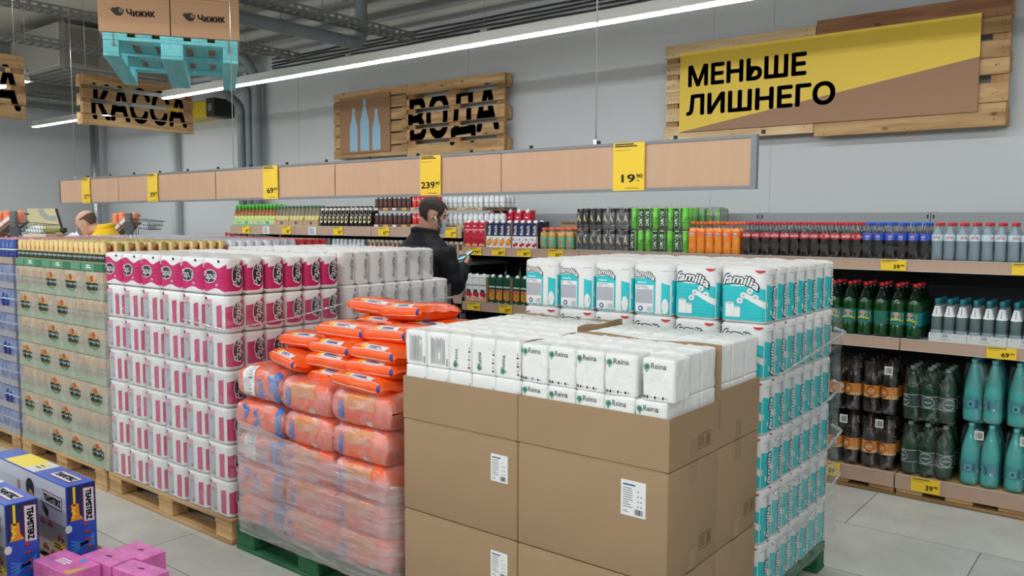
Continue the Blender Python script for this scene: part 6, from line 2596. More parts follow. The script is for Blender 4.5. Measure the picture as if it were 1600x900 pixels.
B_APP = Bottle([(.026, 0), (.030, .006), (.030, .105), (.027, .13), (.014, .165), (.0125, .185), (.0125, .20)], mat('amber cider glass', (150, 84, 22), .15, coat=.5), mat('lime green foil cap', (84, 190, 70), .35),
               [(.0150, .168), (.0145, .205), (.0145, .218), (.012, .221)], (label_geo(.030, .03, .100, 0, dec_apple), [mat('lime label', (206, 226, 130), .45), mat('pale lime', (232, 236, 190), .45), M_CGRN]))
M_TRL = mat('pale green card tray', (196, 206, 160), .6)
for k in range(2):
    t = thing('bottle_tray', 'pale green card tray of amber cider bottles with lime caps, %s' % ('at the shelf end' if k == 0 else 'beside the carrier packs'), 'tray of bottles', (-7.925 + .372 * k, SF + .02, ZL + .001), group='trays of cider bottles')
    g = tray_geo(.368, .25, .056)
    rect(g, front(-.0006), 0, 0.0, .368, .014, 3)
    lines(g, front(-.0006), .06, .022, .20, .046, 3, 2, .5)
    rect(g, front(-.0006), .22, .018, .28, .05, 3)
    g.build('tray', [M_TRL, M_TRL, M_TRL, mat('tray print green', (90, 176, 130), .6)], t, fix=False)
    for j in range(3):
        for i in range(6):
            B_APP.add(t, .032 + .0610 * i, .034 + .0615 * j, .0035)


def dec_lat(g, F):
    put(g, F(0), ([(-.02, .066), (.024, .046), (.024, .078), (-.02, .092)], [(0, 1, 2, 3)]), 1)
    put(g, F(.0004), ([(-.01, .052), (.016, .040), (.016, .060)], [(0, 1, 2)]), 2)


M_CLGL = clear_mat('clear spirit glass', (214, 206, 176), .30)
B_LAT = Bottle([(.026, 0), (.030, .006), (.030, .105), (.026, .13), (.013, .165), (.0125, .19)], M_CLGL, mat('cap grey green foil', (96, 140, 120), .4), [(.0145, .178), (.0145, .198), (.012, .201)],
               (label_geo(.030, .03, .10, 0, dec_lat), [mat('pale yellow label', (222, 206, 140), .45), mat('label yellow', (222, 190, 60), .45), M_BLACK]))
for k in range(3):
    t = thing('bottle_carrier', 'brown card carrier of clear bottles with yellow labels, %s' % ('left of three', 'middle of three', 'right of three, beside the dark bottles')[k], 'bottle carrier', (-7.185 + .236 * k, SF + .02, ZL + .001), group='card carriers of clear bottles')
    w, d, h = .228, .19, .062
    g = tray_geo(w, d, h)
    for xx in (0, w - .003):
        g.add([(xx, 0, h), (xx, d, h), (xx, d, .125), (xx, .05, .135)], [(0, 1, 2, 3)], 0).add([(xx + .003, 0, h), (xx + .003, d, h), (xx + .003, d, .125), (xx + .003, .05, .135)], [(0, 1, 2, 3)], 0)
    put(g, front(-.0006), ([(w * .40, .042), (w * .66, .042), (w * .53, .012)], [(0, 1, 2)]), 3)
    for q in range(3):
        put(g, front(-.0006), ([(w * (.16 + .28 * q), .052), (w * (.21 + .28 * q), .058), (w * (.22 + .28 * q), .045)], [(0, 1, 2)]), 4)
    g.build('carrier', [mat('carrier kraft', (190, 160, 118), .7), M_KRAFT, M_KRAFT, mat('carrier blue mark', (60, 70, 130), .5), M_BLACK], t, fix=False)
    for j in range(2):
        for i in range(4):
            B_LAT.add(t, .030 + .0560 * i, .034 + .062 * j, .0035)


def dec_dark(g, F):
    rect(g, F(0), -.022, .072, .022, .075, 1, 4, 1)
    disc(g, F(.0002), -.004, .092, .008, .005, 2, 8)


M_CREAM = mat('cream label', (226, 220, 178), .5)
gd = G()
disc(gd, cyl(.0310), 0, .066, .028, .034, 0, 20)
dec_dark(gd, lambda e: cyl(.0316 + e))
gd.lathe([(.0165, .150), (.0140, .176)], 10, m=3, cap=False)
B_DRK = Bottle([(.026, 0), (.030, .006), (.030, .11), (.026, .132), (.014, .158), (.0125, .18)], mat('dark brown glass', (34, 18, 14), .12, coat=.6), mat('black crown cap', (30, 28, 28), .4), [(.0145, .178), (.0150, .186), (.012, .191)],
               (gd, [M_CREAM, mat('label brown line', (150, 120, 80), .5), mat('label olive', (100, 110, 60), .5), mat('cream neck foil', (232, 226, 206), .5)]))
for i in range(12):
    for j in range(2):
        t = thing('beer_bottle', 'dark beer bottle with cream label, %s from the carrier packs, %s row' % (nth(i), ('front', 'rear')[j]), 'beer bottle', (-6.445 + .0612 * i + (.012 if i > 6 else 0), SF + .055 + .065 * j, ZL + .001), group='dark beer bottles')
        B_DRK.add(t, 0, 0, 0, -.1)


def shelf_tray(label, x, y, z, mesh, nx, ny, th, traym, group, text=None, tm=None, p=.0575):
    t = thing('can_tray', label, 'tray of cans', (x, y, z), group=group)
    g = tray_geo(nx * p + .006, ny * p + .006, th)
    if text:
        w = nx * p + .006
        put(g, front(-.0006), text_fit(text, w * .2, th * .3, w * .6, th * .42, bold=.03), 3)
    elif tm:
        w = nx * p + .006
        rect(g, front(-.0006), w * .55, th * .15, w * .82, th * .85, 3)
        rect(g, front(-.0006), w * .05, th * .2, w * .25, th * .8, 4)
    g.build('tray', [traym, traym, traym, tm or M_BLACK, M_LWHT], t, fix=False)
    for j in range(ny):
        for i in range(nx):
            link('can', mesh, t, (.003 + p * (i + .5), .003 + p * (j + .5), .0035))
    return t


RcS, HcS = .0280, .118
m_brn = can_mesh('can', 0, 1, [(.86, .97, -.7, .7, 2), (.0, .12, -PI, PI, 2), (.3, .62, -.7, .5, 3)], None, RcS, HcS).mesh('can', [mat('dark brown can', (58, 38, 36), .3, metal=.2), M_CANAL, mat('can pale band', (190, 184, 178), .4), mat('can maroon', (110, 50, 44), .4)], fix=False)
m_red = can_mesh('can', 0, 1, [(.66, .71, -PI, PI, 2), (.75, .85, -.3, .3, 2)], None, RcS, HcS).mesh('can', [mat('bright red can', (206, 40, 34), .3, metal=.2), M_CANAL, mat('can silver band', (206, 206, 206), .35)], fix=False)
m_sil = can_mesh('can', 0, 1, [(.50, .53, -PI, PI, 2), (.1, .28, -.6, .3, 3), (.6, .85, -.5, .4, 4)], None, RcS, HcS).mesh('can', [mat('silver white can', (206, 210, 210), .35, metal=.2), M_CANAL, M_GREYP, mat('can green mark', (90, 170, 110), .4), M_LWHT], fix=False)
M_TBRN = mat('brown printed tray', (110, 82, 68), .6)
M_TPNK = mat('tan tray', (206, 172, 140), .6)
for lv in range(2):
    z = ZL + .001 + lv * .148
    ly = ('lower', 'upper')[lv]
    for k in range(2):
        shelf_tray('tray of dark brown cans, %s layer, %s' % (ly, ('beside the dark bottles', 'beside the red cans')[k]), -5.688 + .238 * k, SF + .02, z, m_brn, 4, 3, .026, M_TBRN, 'trays of brown cans', None, mat('tray amber print', (214, 170, 70), .5))
    shelf_tray('tan tray of red cans, %s layer, left of the man' % ly, -5.21, SF + .02, z, m_red, 4, 3, .026, M_TPNK, 'trays of red cans', 'БАЛТИКА')
    for k in range(3):
        shelf_tray('tray of silver white cans, %s layer, %s' % (ly, ('just right of the man', 'middle', 'next to the red juice cartons')[k]), -4.975 + .238 * k - .09, SF + .26, z, m_sil, 4, 3, .026, M_TPNK if k < 2 else M_TBRN, 'trays of silver cans', 'БАЛТИКА')

# second shelf of the left bays: only the can tops show
Z2 = 1.263
def slim(name, body, bands, mats, H=.165, R=.0272):
    return can_mesh('can', 0, 1, bands, None, R, H).mesh('can', [body, M_CANAL] + mats, fix=False)


m_pch = slim('c', mat('pale peach can', (222, 206, 188), .35, metal=.2), [(.0, .42, -PI, PI, 2), (.55, .7, -.5, .5, 3), (.80, .86, -PI, PI, 4)], [M_LRED, M_GREYP, mat('can rose band', (214, 130, 110), .4)])
m_whb = slim('c', mat('pearl can', (206, 212, 218), .35, metal=.3), [(.35, .75, -.4, .7, 2), (.45, .65, -.1, .4, 3), (.2, .24, -PI, PI, 4)], [M_LWHT, M_BLACK, M_GREYP])
m_gra = slim('c', mat('grey can', (112, 116, 120), .35, metal=.4), [(.3, .7, -.4, .4, 2)], [mat('charcoal print', (70, 72, 76))])
m_crm = slim('c', mat('cream can', (214, 206, 186), .35, metal=.2), [(.55, .85, -.6, .6, 2), (.2, .4, -.6, .6, 3), (.05, .12, -PI, PI, 4)], [mat('can brown print', (120, 70, 56), .4), M_LEAFG, M_GREYP])
rows2 = [(m_pch, 'pale peach cans with red base', -7.93, 3, 4), (m_pch, 'pale peach cans beside the pearl cans', -7.22, 1, 3), (m_whb, 'pearl white cans', -7.03, 2, 4), (m_gra, 'grey cans', -6.55, 1, 4),
         (m_whb, 'pearl white cans right of the grey ones', -6.30, 2, 4), (m_crm, 'cream and brown cans', -5.80, 3, 4), (m_crm, 'cream cans seen beside the man', -5.07, 2, 4)]
M_TWH = mat('grey card tray', (176, 176, 172), .6)
for mm_, nm_, x0, n, nx in rows2:
    for k in range(n):
        shelf_tray('second shelf tray of %s%s' % (nm_, '' if n == 1 else ', ' + ('left', 'next', 'right')[k] if n == 3 else ', ' + ('left', 'right')[k]), x0 + k * (nx * .0575 + .008), SF + .02, Z2, mm_, nx, 2, .03, M_TWH, 'second shelf can trays')
for k in range(2):
    shelf_tray('third shelf tray of cream cans behind the man, %s' % ('left', 'right')[k], -5.07 + .238 * k, SF + .02, 1.001, m_crm, 4, 2, .03, M_TWH, 'third shelf can trays')
B_WINE = Bottle([(.030, 0), (.036, .006), (.036, .15), (.030, .18), (.015, .215), (.0135, .255)], mat('black wine glass', (16, 18, 18), .10, coat=.6), mat('black foil', (22, 22, 24), .4), [(.0148, .225), (.0148, .262), (.013, .265)],
                (label_geo(.036, .05, .11, 0, None, 2.0), [mat('dim grey label', (110, 112, 112), .5)]))
for i in range(7):
    t = thing('wine_bottle', 'black wine bottle low beside the man, %s from the shelf end' % nth(6 - i), 'bottle', (-5.10 + .08 * i, SF + .06, .721), group='black wine bottles')
    B_WINE.add(t, 0, 0, 0)
# water packs standing at the far end of the left shelves
for k in range(2):
    t = multipack('bottle_pack', 'pale water bottle pack beyond the shelf end, %s' % ('lower', 'upper')[k], 'water pack', -8.20, SF + .05, .80 + k * .335, B_TL if False else B_WATER, 3, 3, .0618, .185, M_FILM3, 'water packs beyond the shelf end', 'film33')
    t.scale = (1.25, 1.25, 1.55)
pallet('floor pallet beyond the shelf end', (-8.35, SF, 0), 0, .40, .60, .13, nails=False)
o = G().rbox(-8.30, SF + .03, .131, -7.97, SF + .36, .798, .01)
tag(o.build('cardboard_box', M_KRAFT), 'plain carton under the water packs beyond the shelf end', 'box')

# ---------------------------------------------------------------- price tags on the shelf strips
def shelf_tag(px0, px1, z, strip_h, price, cents, label, y=SF, blank=False, hh=None):
    a, b = xat(px0, 400, y), xat(px1, 400, y)
    h = hh or strip_h - .006
    price_tag(label, (a, y - .0025, z - strip_h + .006), b - a, h, price, cents, blank=blank, group='yellow shelf price tags')


for p0, p1, pr, l in ((380, 392, '69', 'small yellow price tag under the green capped bottles'), (442, 456, '54', 'yellow price tag under the carrier packs'),
                      (522, 537, '54', 'yellow price tag under the dark beer bottles'), (592, 609, '67', 'yellow price tag under the brown cans'), (697, 714, '37', 'yellow price tag right of the man, under the silver cans')):
    shelf_tag(p0, p1, ZL, .088, pr, '90', l)
for p0, p1, l in ((411, 421, 'white notice card on the left shelf strip, nearer the end'), (482, 494, 'white notice card on the left shelf strip under the carriers')):
    a, b = xat(p0, 355, SF), xat(p1, 355, SF)
    g = G().box(0, 0, 0, b - a, .001, .078)
    lines(g, front(-.0006), (b - a) * .12, .012, (b - a) * .9, .070, 1, 5, .4)
    tag(g.build('notice_card', [M_WHITE, M_BLUEP], loc=(a, SF - .0035, ZL - .083)), l, 'card', 'white notice cards')
for p0, p1, pr, l in ((733, 753, '79', 'yellow price tag on the top shelf strip under the red cartons'), (769, 790, '89', 'yellow price tag 89 under the mango cartons'), (808, 830, '89', 'yellow price tag 89 under the cherry cartons'),
                      (857, 880, '59', 'yellow price tag under the small juice packs'), (1377, 1417, '39', 'yellow price tag 39 90 under the blue capped cola'), (1582, 1622, '39', 'yellow price tag cut by the right picture edge, top shelf')):
    shelf_tag(p0, p1, ZT, .068, pr, '90', l)
for p0, p1, pr, l in ((731, 751, '79', 'yellow price tag 79 under the berry juice cartons'), (780, 801, '59', 'yellow price tag under the green juice cartons'), (1549, 1597, '69', 'yellow price tag 69 90 under the glass water bottles')):
    shelf_tag(p0, p1, ZM, .068, pr, '90', l)
for p0, p1, pr, l in ((1289, 1325, '59', 'yellow price tag 59 90 on the kvass pallet strip'), (1439, 1486, '39', 'yellow price tag 39 90 on the water pallet strip')):
    shelf_tag(p0, p1, .136, .086, pr, '90', l, y=SF + .011)
# ---------------------------------------------------------------- people
def solid(g, name, mats, parent, voxel, smooth=4, pick=None):
    """melt overlapping closed shapes into one continuous skin"""
    me = g.mesh('melt', mats[0])
    o = bpy.data.objects.new('melt', me)
    COL.objects.link(o)
    md = o.modifiers.new('r', 'REMESH')
    md.mode = 'VOXEL'
    md.voxel_size = voxel
    md.use_smooth_shade = True
    sm_ = o.modifiers.new('s', 'SMOOTH')
    sm_.factor = .5
    sm_.iterations = smooth
    dg = bpy.context.evaluated_depsgraph_get()
    out = bpy.data.meshes.new_from_object(o.evaluated_get(dg), depsgraph=dg)
    out.name = name
    bpy.data.objects.remove(o)
    bpy.data.meshes.remove(me)
    out.materials.clear()
    for m in mats:
        out.materials.append(m)
    for p in out.polygons:
        p.use_smooth = True
        p.material_index = pick(p.center) if pick else 0
    return link(name, out, parent)


def rings(g, rs, n=28, M=None, e=2.3):
    """closed loft; rs: (z, cx, cy, rx, ry)"""
    v, f = [], []
    for z, cx, cy, rx, ry in rs:
        for k in range(n):
            a = 2 * PI * k / n
            c, s = math.cos(a), math.sin(a)
            v.append((cx + rx * abs(c) ** (2 / e) * (1 if c > 0 else -1), cy + ry * abs(s) ** (2 / e) * (1 if s > 0 else -1), z))
    for i in range(len(rs) - 1):
        for k in range(n):
            f.append((i * n + k, i * n + (k + 1) % n, (i + 1) * n + (k + 1) % n, (i + 1) * n + k))
    f.append(tuple(range(n - 1, -1, -1)))
    f.append(tuple((len(rs) - 1) * n + k for k in range(n)))
    g.add(v, f, 0, True, M)


def limb(g, pts, rs, n=14):
    P, R_ = [], []
    for i in range(len(pts) - 1):
        for q in range(6):
            t = q / 6
            P.append(Vector(pts[i]).lerp(Vector(pts[i + 1]), t))
            R_.append(rs[i] + (rs[i + 1] - rs[i]) * t)
    P.append(Vector(pts[-1]))
    R_.append(rs[-1])
    # soften the joints
    for _ in range(2):
        P = [P[0]] + [(P[i - 1] + P[i] * 2 + P[i + 1]) / 4 for i in range(1, len(P) - 1)] + [P[-1]]
    g.tube(P, R_, n)


HEAD = [(0.0, .070, .015, .026), (.05, .090, .0, .042), (.13, .097, -.020, .053), (.22, .099, -.042, .060), (.32, .098, -.062, .066), (.42, .094, -.082, .071), (.50, .088, -.094, .075),
        (.58, .093, -.101, .077), (.68, .093, -.105, .078), (.78, .083, -.102, .075), (.87, .064, -.088, .064), (.94, .036, -.062, .045), (.985, .008, -.036, .022), (1.0, -.012, -.020, .006)]
HH = 0.250


def head_at(t):
    for i in range(len(HEAD) - 1):
        if t <= HEAD[i + 1][0]:
            a, b = HEAD[i], HEAD[i + 1]
            k = (t - a[0]) / (b[0] - a[0])
            return [a[j] + (b[j] - a[j]) * k for j in range(1, 4)]
    return list(HEAD[-1][1:])


def head_pt(a, t, off=0.0):
    """a = 0 looks ahead (+y), positive to the person's right (+x)"""
    fy, by, w = head_at(t)
    cy, ry = (fy + by) / 2, (fy - by) / 2
    e = 2.25
    s, c = math.sin(a), math.cos(a)
    p = Vector((w * abs(s) ** (2 / e) * (1 if s > 0 else -1), cy + ry * abs(c) ** (2 / e) * (1 if c > 0 else -1), t * HH))
    n = Vector((s / max(w, .01), c / max(ry, .01), (t - .5) * 9)).normalized()
    return p + n * off


def head_patch(g, keep, off, na=56, nt=44, m=0, t0=0.0, t1=1.0):
    """a thick shell over the part of the head where keep(a, t) holds"""
    na, nt = 96, 72
    idx = {}
    v, f = [], []

    def vid(i, j, o):
        k = (i % na, j, o)
        if k not in idx:
            a, t = -PI + 2 * PI * (i % na) / na, t0 + (t1 - t0) * j / nt
            idx[k] = len(v)
            v.append(head_pt(a, t, off if o else .0005))
        return idx[k]
    cells = set()
    for i in range(na):
        for j in range(nt):
            a, t = -PI + 2 * PI * (i + .5) / na, t0 + (t1 - t0) * (j + .5) / nt
            if keep(a, t):
                cells.add((i, j))
    for i, j in cells:
        f.append((vid(i, j, 1), vid(i + 1, j, 1), vid(i + 1, j + 1, 1), vid(i, j + 1, 1)))
        for (di, dj), e in (((-1, 0), ((i, j), (i, j + 1))), ((1, 0), ((i + 1, j + 1), (i + 1, j))), ((0, -1), ((i + 1, j), (i, j))), ((0, 1), ((i, j + 1), (i + 1, j + 1)))):
            q = ((i + di) % na, j + dj)
            if q not in cells:
                (a0, b0), (a1, b1) = e
                f.append((vid(a0, b0, 1), vid(a1, b1, 1), vid(a1, b1, 0), vid(a0, b0, 0)))
    g.add(v, f, m, True)


def finger(g, base, d, up, lens, curl, r):
    p = Vector(base)
    d = Vector(d).normalized()
    up = Vector(up).normalized()
    ax = d.cross(up).normalized()
    pts, rs = [p.copy()], [r]
    for i, L_ in enumerate(lens):
        d = Matrix.Rotation(-curl[i], 3, ax) @ d
        p = p + d * L_
        pts.append(p.copy())
        rs.append(r * (.93, .86, .72)[i])
    P, R_ = [], []
    for i in range(len(pts) - 1):
        for q in range(3):
            P.append(pts[i].lerp(pts[i + 1], q / 3))
            R_.append(rs[i] + (rs[i + 1] - rs[i]) * q / 3)
    P.append(pts[-1])
    R_.append(rs[-1])
    g.tube(P, R_, 8)


def hand(g, wrist, d, palm_n, side, curl, thumb_curl=.3):
    """d: pointing direction; palm_n: where the palm faces; side: +1 thumb on the d x palm_n side"""
    d = Vector(d).normalized()
    n = Vector(palm_n)
    n = (n - d * n.dot(d)).normalized()
    s = d.cross(n) * side
    w = Vector(wrist)
    M = Matrix((s, n, d)).transposed().to_4x4()
    M.translation = w
    rings(g, [(-.02, 0, 0, .024, .019), (.02, 0, 0, .030, .018), (.055, .002, 0, .040, .016), (.085, .001, 0, .041, .014), (.094, .0, 0, .036, .011)], 16, M)
    for k, (u, L_) in enumerate(((.030, .95), (.010, 1.05), (-.011, .98), (-.031, .78))):
        b = w + s * u + d * .086
        finger(g, b, d, -n, [.044 * L_, .026 * L_, .021 * L_], [c * (1 + .12 * k) for c in curl], .0092 - .0004 * k)
    b = w + s * .028 + d * .022 + n * .006
    finger(g, b, (d * .62 + s * .72 + n * .25), -n, [.040, .030, .024], [thumb_curl * .5, thumb_curl, thumb_curl], .0105)


M_FLESH = mat('skin', (206, 156, 132), .5, spec=.3, vary=.05, vscale=30)
M_FLESH2 = mat('fair skin', (216, 168, 146), .5, spec=.3, vary=.05, vscale=30)
M_HAIR = mat('dark brown hair', (44, 36, 32), .7, vary=.3, vscale=60, bump=.5, bscale=120)
M_BEARD = mat('stubble beard', (104, 78, 66), .8, vary=.25, vscale=120)
M_JKT = mat('black puffer nylon', (23, 24, 29), .62, spec=.25, bump=.45, bscale=30)
M_TRS = mat('dark trousers', (34, 36, 42), .8)
M_SHOE = mat('black shoe', (22, 22, 22), .5)


def person(label, loc, yaw, top_z, skin, arms, head_yaw, head_pitch, head_tilt=0.0, head_shift=(0, 0, 0)):
    """builds the body; returns (thing, head matrix). Local frame: x right, y ahead, z up"""
    t = thing('person', label, 'person', loc, yaw)
    k = top_z / 1.775
    neck = Vector((0, .005, 1.50 * k))
    Mh = Matrix.Translation(neck + Vector((0, .015, .02 * k)) + Vector(head_shift)) @ Matrix.Rotation(-head_yaw, 4, 'Z') @ Matrix.Rotation(-head_pitch, 4, 'X') @ Matrix.Rotation(head_tilt, 4, 'Y') @ Matrix.Translation((0, .0, .005))
    g = G()
    gh = G()
    rings(gh, [(z * HH, 0, (a + b) / 2, w, (a - b) / 2) for z, a, b, w in HEAD], 30, e=2.25)
    # nose, brow, lips, ears
    gh.tube([head_pt(0, .56, -.004), head_pt(0, .46, .010), head_pt(0, .36, .024), head_pt(0, .335, .006)], [.008, .010, .0135, .008], 10)
    for s in (-1, 1):
        gh.tube([head_pt(s * .08, .345, .006), head_pt(s * .16, .35, .004), head_pt(s * .2, .37, -.004)], [.007, .008, .005], 8)
        gh.tube([head_pt(s * .12, .575, .002), head_pt(s * .45, .59, .003), head_pt(s * .75, .56, .0)], [.006, .007, .005], 8)
        e0 = head_pt(s * 1.62, .47, .004)
        pts = [e0 + Vector((s * .008, .014 * math.cos(q) - .006 + .004 * math.sin(q), .030 * math.sin(q) + .004)) for q in [2 * PI * i / 14 for i in range(14)]]
        gh.tube(pts, .006, 8, closed=True)
        gh.lathe([(.001, -.003), (.022, -.002), (.024, .003), (.001, .005)], 12, M=Matrix.Translation(e0 + Vector((s * .002, -.005, .004))) @ Matrix.Rotation(s * PI / 2, 4, 'Y'), sx=1.15, sy=.6)
    gh.tube([head_pt(-.35, .205, -.002), head_pt(0, .205, .003), head_pt(.35, .205, -.002)], [.004, .007, .004], 8)
    gh.tube([head_pt(-.3, .18, -.002), head_pt(0, .175, .002), head_pt(.3, .18, -.002)], [.004, .008, .004], 8)
    g.merge(gh, Mh)
    # neck, trunk, legs, arms
    c0 = Mh @ Vector((0, -.02, .05))
    g.tube([Vector((0, -.02, 1.38 * k)), neck, c0, Mh @ Vector((0, -.03, .10))], [.075, .060, .057, .055], 16)
    rings(g, [(.86 * k, 0, 0, .16, .11), (.98 * k, 0, 0, .15, .10), (1.12 * k, 0, 0, .155, .10), (1.30 * k, 0, 0, .18, .11), (1.40 * k, 0, -.005, .185, .095), (1.45 * k, 0, -.01, .12, .07), (1.47 * k, 0, -.01, .07, .06)])
    for s in (-1, 1):
        limb(g, [(s * .09, 0, .90 * k), (s * .095, .01, .48 * k), (s * .10, -.01, .09)], [.085, .055, .036])
        rings(g, [(.015, s * .105, .05, .042, .11), (.05, s * .105, .045, .042, .105), (.085, s * .103, .01, .036, .055)], 16)
    for a in arms:
        limb(g, [a['sh'], a['el'], a['wr']], [.052, .040, .026])
        hand(g, a['wr'], a['dir'], a['palm'], a['side'], a['curl'], a.get('thumb', .3))
    tag(solid(g, 'body', [skin], t, .0055, 5), 'bare skin of head and hands')
    # eyes
    for s in (-1, 1):
        ge = G().lathe([(.0005, -.0095), (.005, -.008), (.008, -.005), (.0095, 0), (.008, .005), (.005, .008), (.0005, .0095)], 12, M=Mh @ Matrix.Translation(head_pt(s * .42, .50, -.0078)))
        ge.build('eye', mat('eye white', (220, 214, 208), .3), t)
        ge = G().lathe([(.0005, -.0052), (.004, -.0038), (.0052, 0), (.004, .0038), (.0005, .0052)], 10, M=Mh @ Matrix.Translation(head_pt(s * .42, .50, -.0022)))
        ge.build('iris', mat('dark iris', (40, 30, 26), .2), t)
    return t, Mh, k


def clothe(t, k, arms, jm, tm, puff=True, collar=True, hem=.80, voxel=.0095):
    g = G()
    rs = []
    n = 34
    prof = [(hem, .215, .150), (hem + .06, .228, .160), (1.0, .232, .162), (1.15, .242, .168), (1.28, .256, .170), (1.36, .256, .158), (1.41, .238, .135), (1.45, .182, .110), (1.48, .122, .092), (1.515, .088, .084)]
    for i in range(n + 1):
        z = hem + (1.515 - hem) * i / n
        for q in range(len(prof) - 1):
            if z <= prof[q + 1][0] + 1e-6:
                u = (z - prof[q][0]) / (prof[q + 1][0] - prof[q][0])
                rx, ry = prof[q][1] + (prof[q + 1][1] - prof[q][1]) * u, prof[q][2] + (prof[q + 1][2] - prof[q][2]) * u
                break
        b = (.022 * abs(math.sin(PI * (z - hem) / .125)) ** .5 - .012) if puff else .004 * math.sin(23 * z)
        rs.append((z * k, 0, -.012, rx + b, ry + b))
    rings(g, rs, 40, e=2.35)
    if collar:
        g.tube([Vector((.078 * math.cos(a), -.012 + .080 * math.sin(a), 1.515 * k + .012 - .015 * math.sin(a))) for a in [2 * PI * i / 20 for i in range(20)]], .021, 10, closed=True)
    for a in arms:
        sh, el, wr = Vector(a['sh']), Vector(a['el']), Vector(a['wr'])
        P, R_ = [], []
        for (p, q, r0, r1) in ((sh, el, .098, .078), (el, wr, .076, .050)):
            m_ = 10
            for i in range(m_):
                u = i / m_
                P.append(p.lerp(q, u))
                b = (.015 * abs(math.sin(PI * u * (q - p).length / .095)) ** .5 - .008) if puff else .004 * math.sin(30 * u)
                R_.append(r0 + (r1 - r0) * u + b)
        P.append(wr)
        R_.append(.047)
        for _ in range(2):
            P = [P[0]] + [(P[i - 1] + P[i] * 2 + P[i + 1]) / 4 for i in range(1, len(P) - 1)] + [P[-1]]
        g.tube(P, R_, 18)
    solid(g, 'jacket', [jm], t, voxel, 1)
    g = G()
    rings(g, [(.74 * k, 0, 0, .18, .13), (.86 * k, 0, 0, .185, .135), (.96 * k, 0, 0, .175, .125)])
    for s in (-1, 1):
        limb(g, [(s * .09, 0, .88 * k), (s * .095, .012, .48 * k), (s * .10, -.008, .07)], [.105, .078, .062])
    solid(g, 'trousers', [tm], t, .012, 3)
    for s in (-1, 1):
        g = G()
        rings(g, [(0, s * .105, .05, .050, .135), (.02, s * .105, .05, .052, .138), (.055, s * .105, .045, .047, .12), (.085, s * .103, .0, .045, .07), (.10, s * .102, -.01, .04, .055)], 18)
        g.build('shoe', M_SHOE, t)


# ---- the man with the phone
MY = 4.25
mx = xat(665, 380, MY)
yaw1 = -math.radians(8)
armsA = [dict(sh=(.195, -.015, 1.405), el=(.265, .03, 1.135), wr=(.165, .215, 1.275), dir=(-.30, .62, .42), palm=(-.75, .1, .65), side=-1, curl=(.75, .7, .5), thumb=.15),
         dict(sh=(-.245, -.015, 1.385), el=(-.305, -.02, 1.12), wr=(-.28, .06, .88), dir=(.05, .12, -1), palm=(1, 0, 0), side=1, curl=(.3, .35, .3))]
man, Mh, k1 = person('man in a black puffer jacket and face mask reading his phone by the shelves', (mx, MY, 0), yaw1, 1.775, M_FLESH, armsA, math.radians(33), math.radians(16))
clothe(man, k1, armsA, M_JKT, M_TRS)


def hairline(a, t):
    b = abs(a)
    # forehead line, temple corner, round the ear, nape
    if b < .75:
        lim = .80 - .03 * math.cos(b * 4)
    elif b < 1.15:
        lim = .78 - (b - .75) * .9
    elif b < 1.32:
        lim = .44
    elif b < 1.9:
        lim = .62
    else:
        lim = .62 - min(.36, (b - 1.9) * 1.0)
    return t > lim


def add_patch(t, Mh, name, keep, off, m, label=None, t1=.995, tt=0.0):
    g = G()
    g2 = G()
    head_patch(g2, keep, off, t0=tt, t1=t1)
    g.merge(g2, Mh)
    return tag(g.build(name, m, t), label)


add_patch(man, Mh, 'hair', hairline, .0085, M_HAIR, 'short dark brown hair', t1=1.0)
add_patch(man, Mh, 'beard', lambda a, t: (abs(a) < 1.28 and t < .30 + .0 * a and abs(a) > .5) or (.95 < abs(a) < 1.25 and t < .48) or (t < .12 and abs(a) < 1.3), .0035, M_BEARD, 'trimmed brown beard')
M_MASK = mat('pale blue mask', (176, 204, 220), .7, bump=.3, bscale=40)


def face_mask(t, Mh, m, wide=.88):
    add_patch(t, Mh, 'face_mask', lambda a, q: abs(a) < wide - .25 * abs(q - .26) and .06 < q < .47 - .10 * min(1, abs(a)), .015, m, 'face mask covering nose and mouth')
    for s in (-1, 1):
        g = G()
        pts = [head_pt(s * .80, .40, .012), head_pt(s * 1.2, .50, .007), head_pt(s * 1.55, .58, .010), head_pt(s * 1.82, .50, .012), head_pt(s * 1.75, .36, .010), head_pt(s * 1.2, .24, .006), head_pt(s * .78, .14, .012)]
        g.tube([Mh @ p for p in pts], .0018, 6)
        g.build('ear_loop', M_WHITE, t)


face_mask(man, Mh, M_MASK)
g = G().tube([Mh @ (head_pt(1.52, .46, .012)), Mh @ (head_pt(1.45, .42, .014)), Mh @ (head_pt(1.42, .33, .012))], [.0075, .006, .004], 8)
tag(g.build('earbud', M_WHITE, man), 'white earbud in the ear')
# eyebrows
for s in (-1, 1):
    g = G().tube([Mh @ head_pt(s * .15, .585, .008), Mh @ head_pt(s * .45, .605, .0085), Mh @ head_pt(s * .72, .575, .006)], [.003, .0042, .002], 6)
    g.build('eyebrow', M_HAIR, man)
# phone held in the right hand
Mm = Matrix.Translation((mx, MY, 0)) @ Matrix.Rotation(yaw1, 4, 'Z')
ph = Mm @ Vector((.105, .285, 1.348))
t = thing('mobile_phone', 'mobile phone with a pale blue screen in the man\'s hand', 'phone', ph)
t.rotation_euler = (math.radians(24), math.radians(-10), yaw1 + math.radians(8))
G().rbox(-.036, -.075, -.0045, .036, .075, .0045, .0035, seg=2).build('case', mat('phone case dark', (28, 30, 34), .3), t)
g = G()
rect(g, top(.0049), -.033, -.070, .033, .070, 0)
tag(g.build('screen', mat('lit phone screen', (120, 190, 206), .2, emit=.8), t), 'lit pale blue screen')

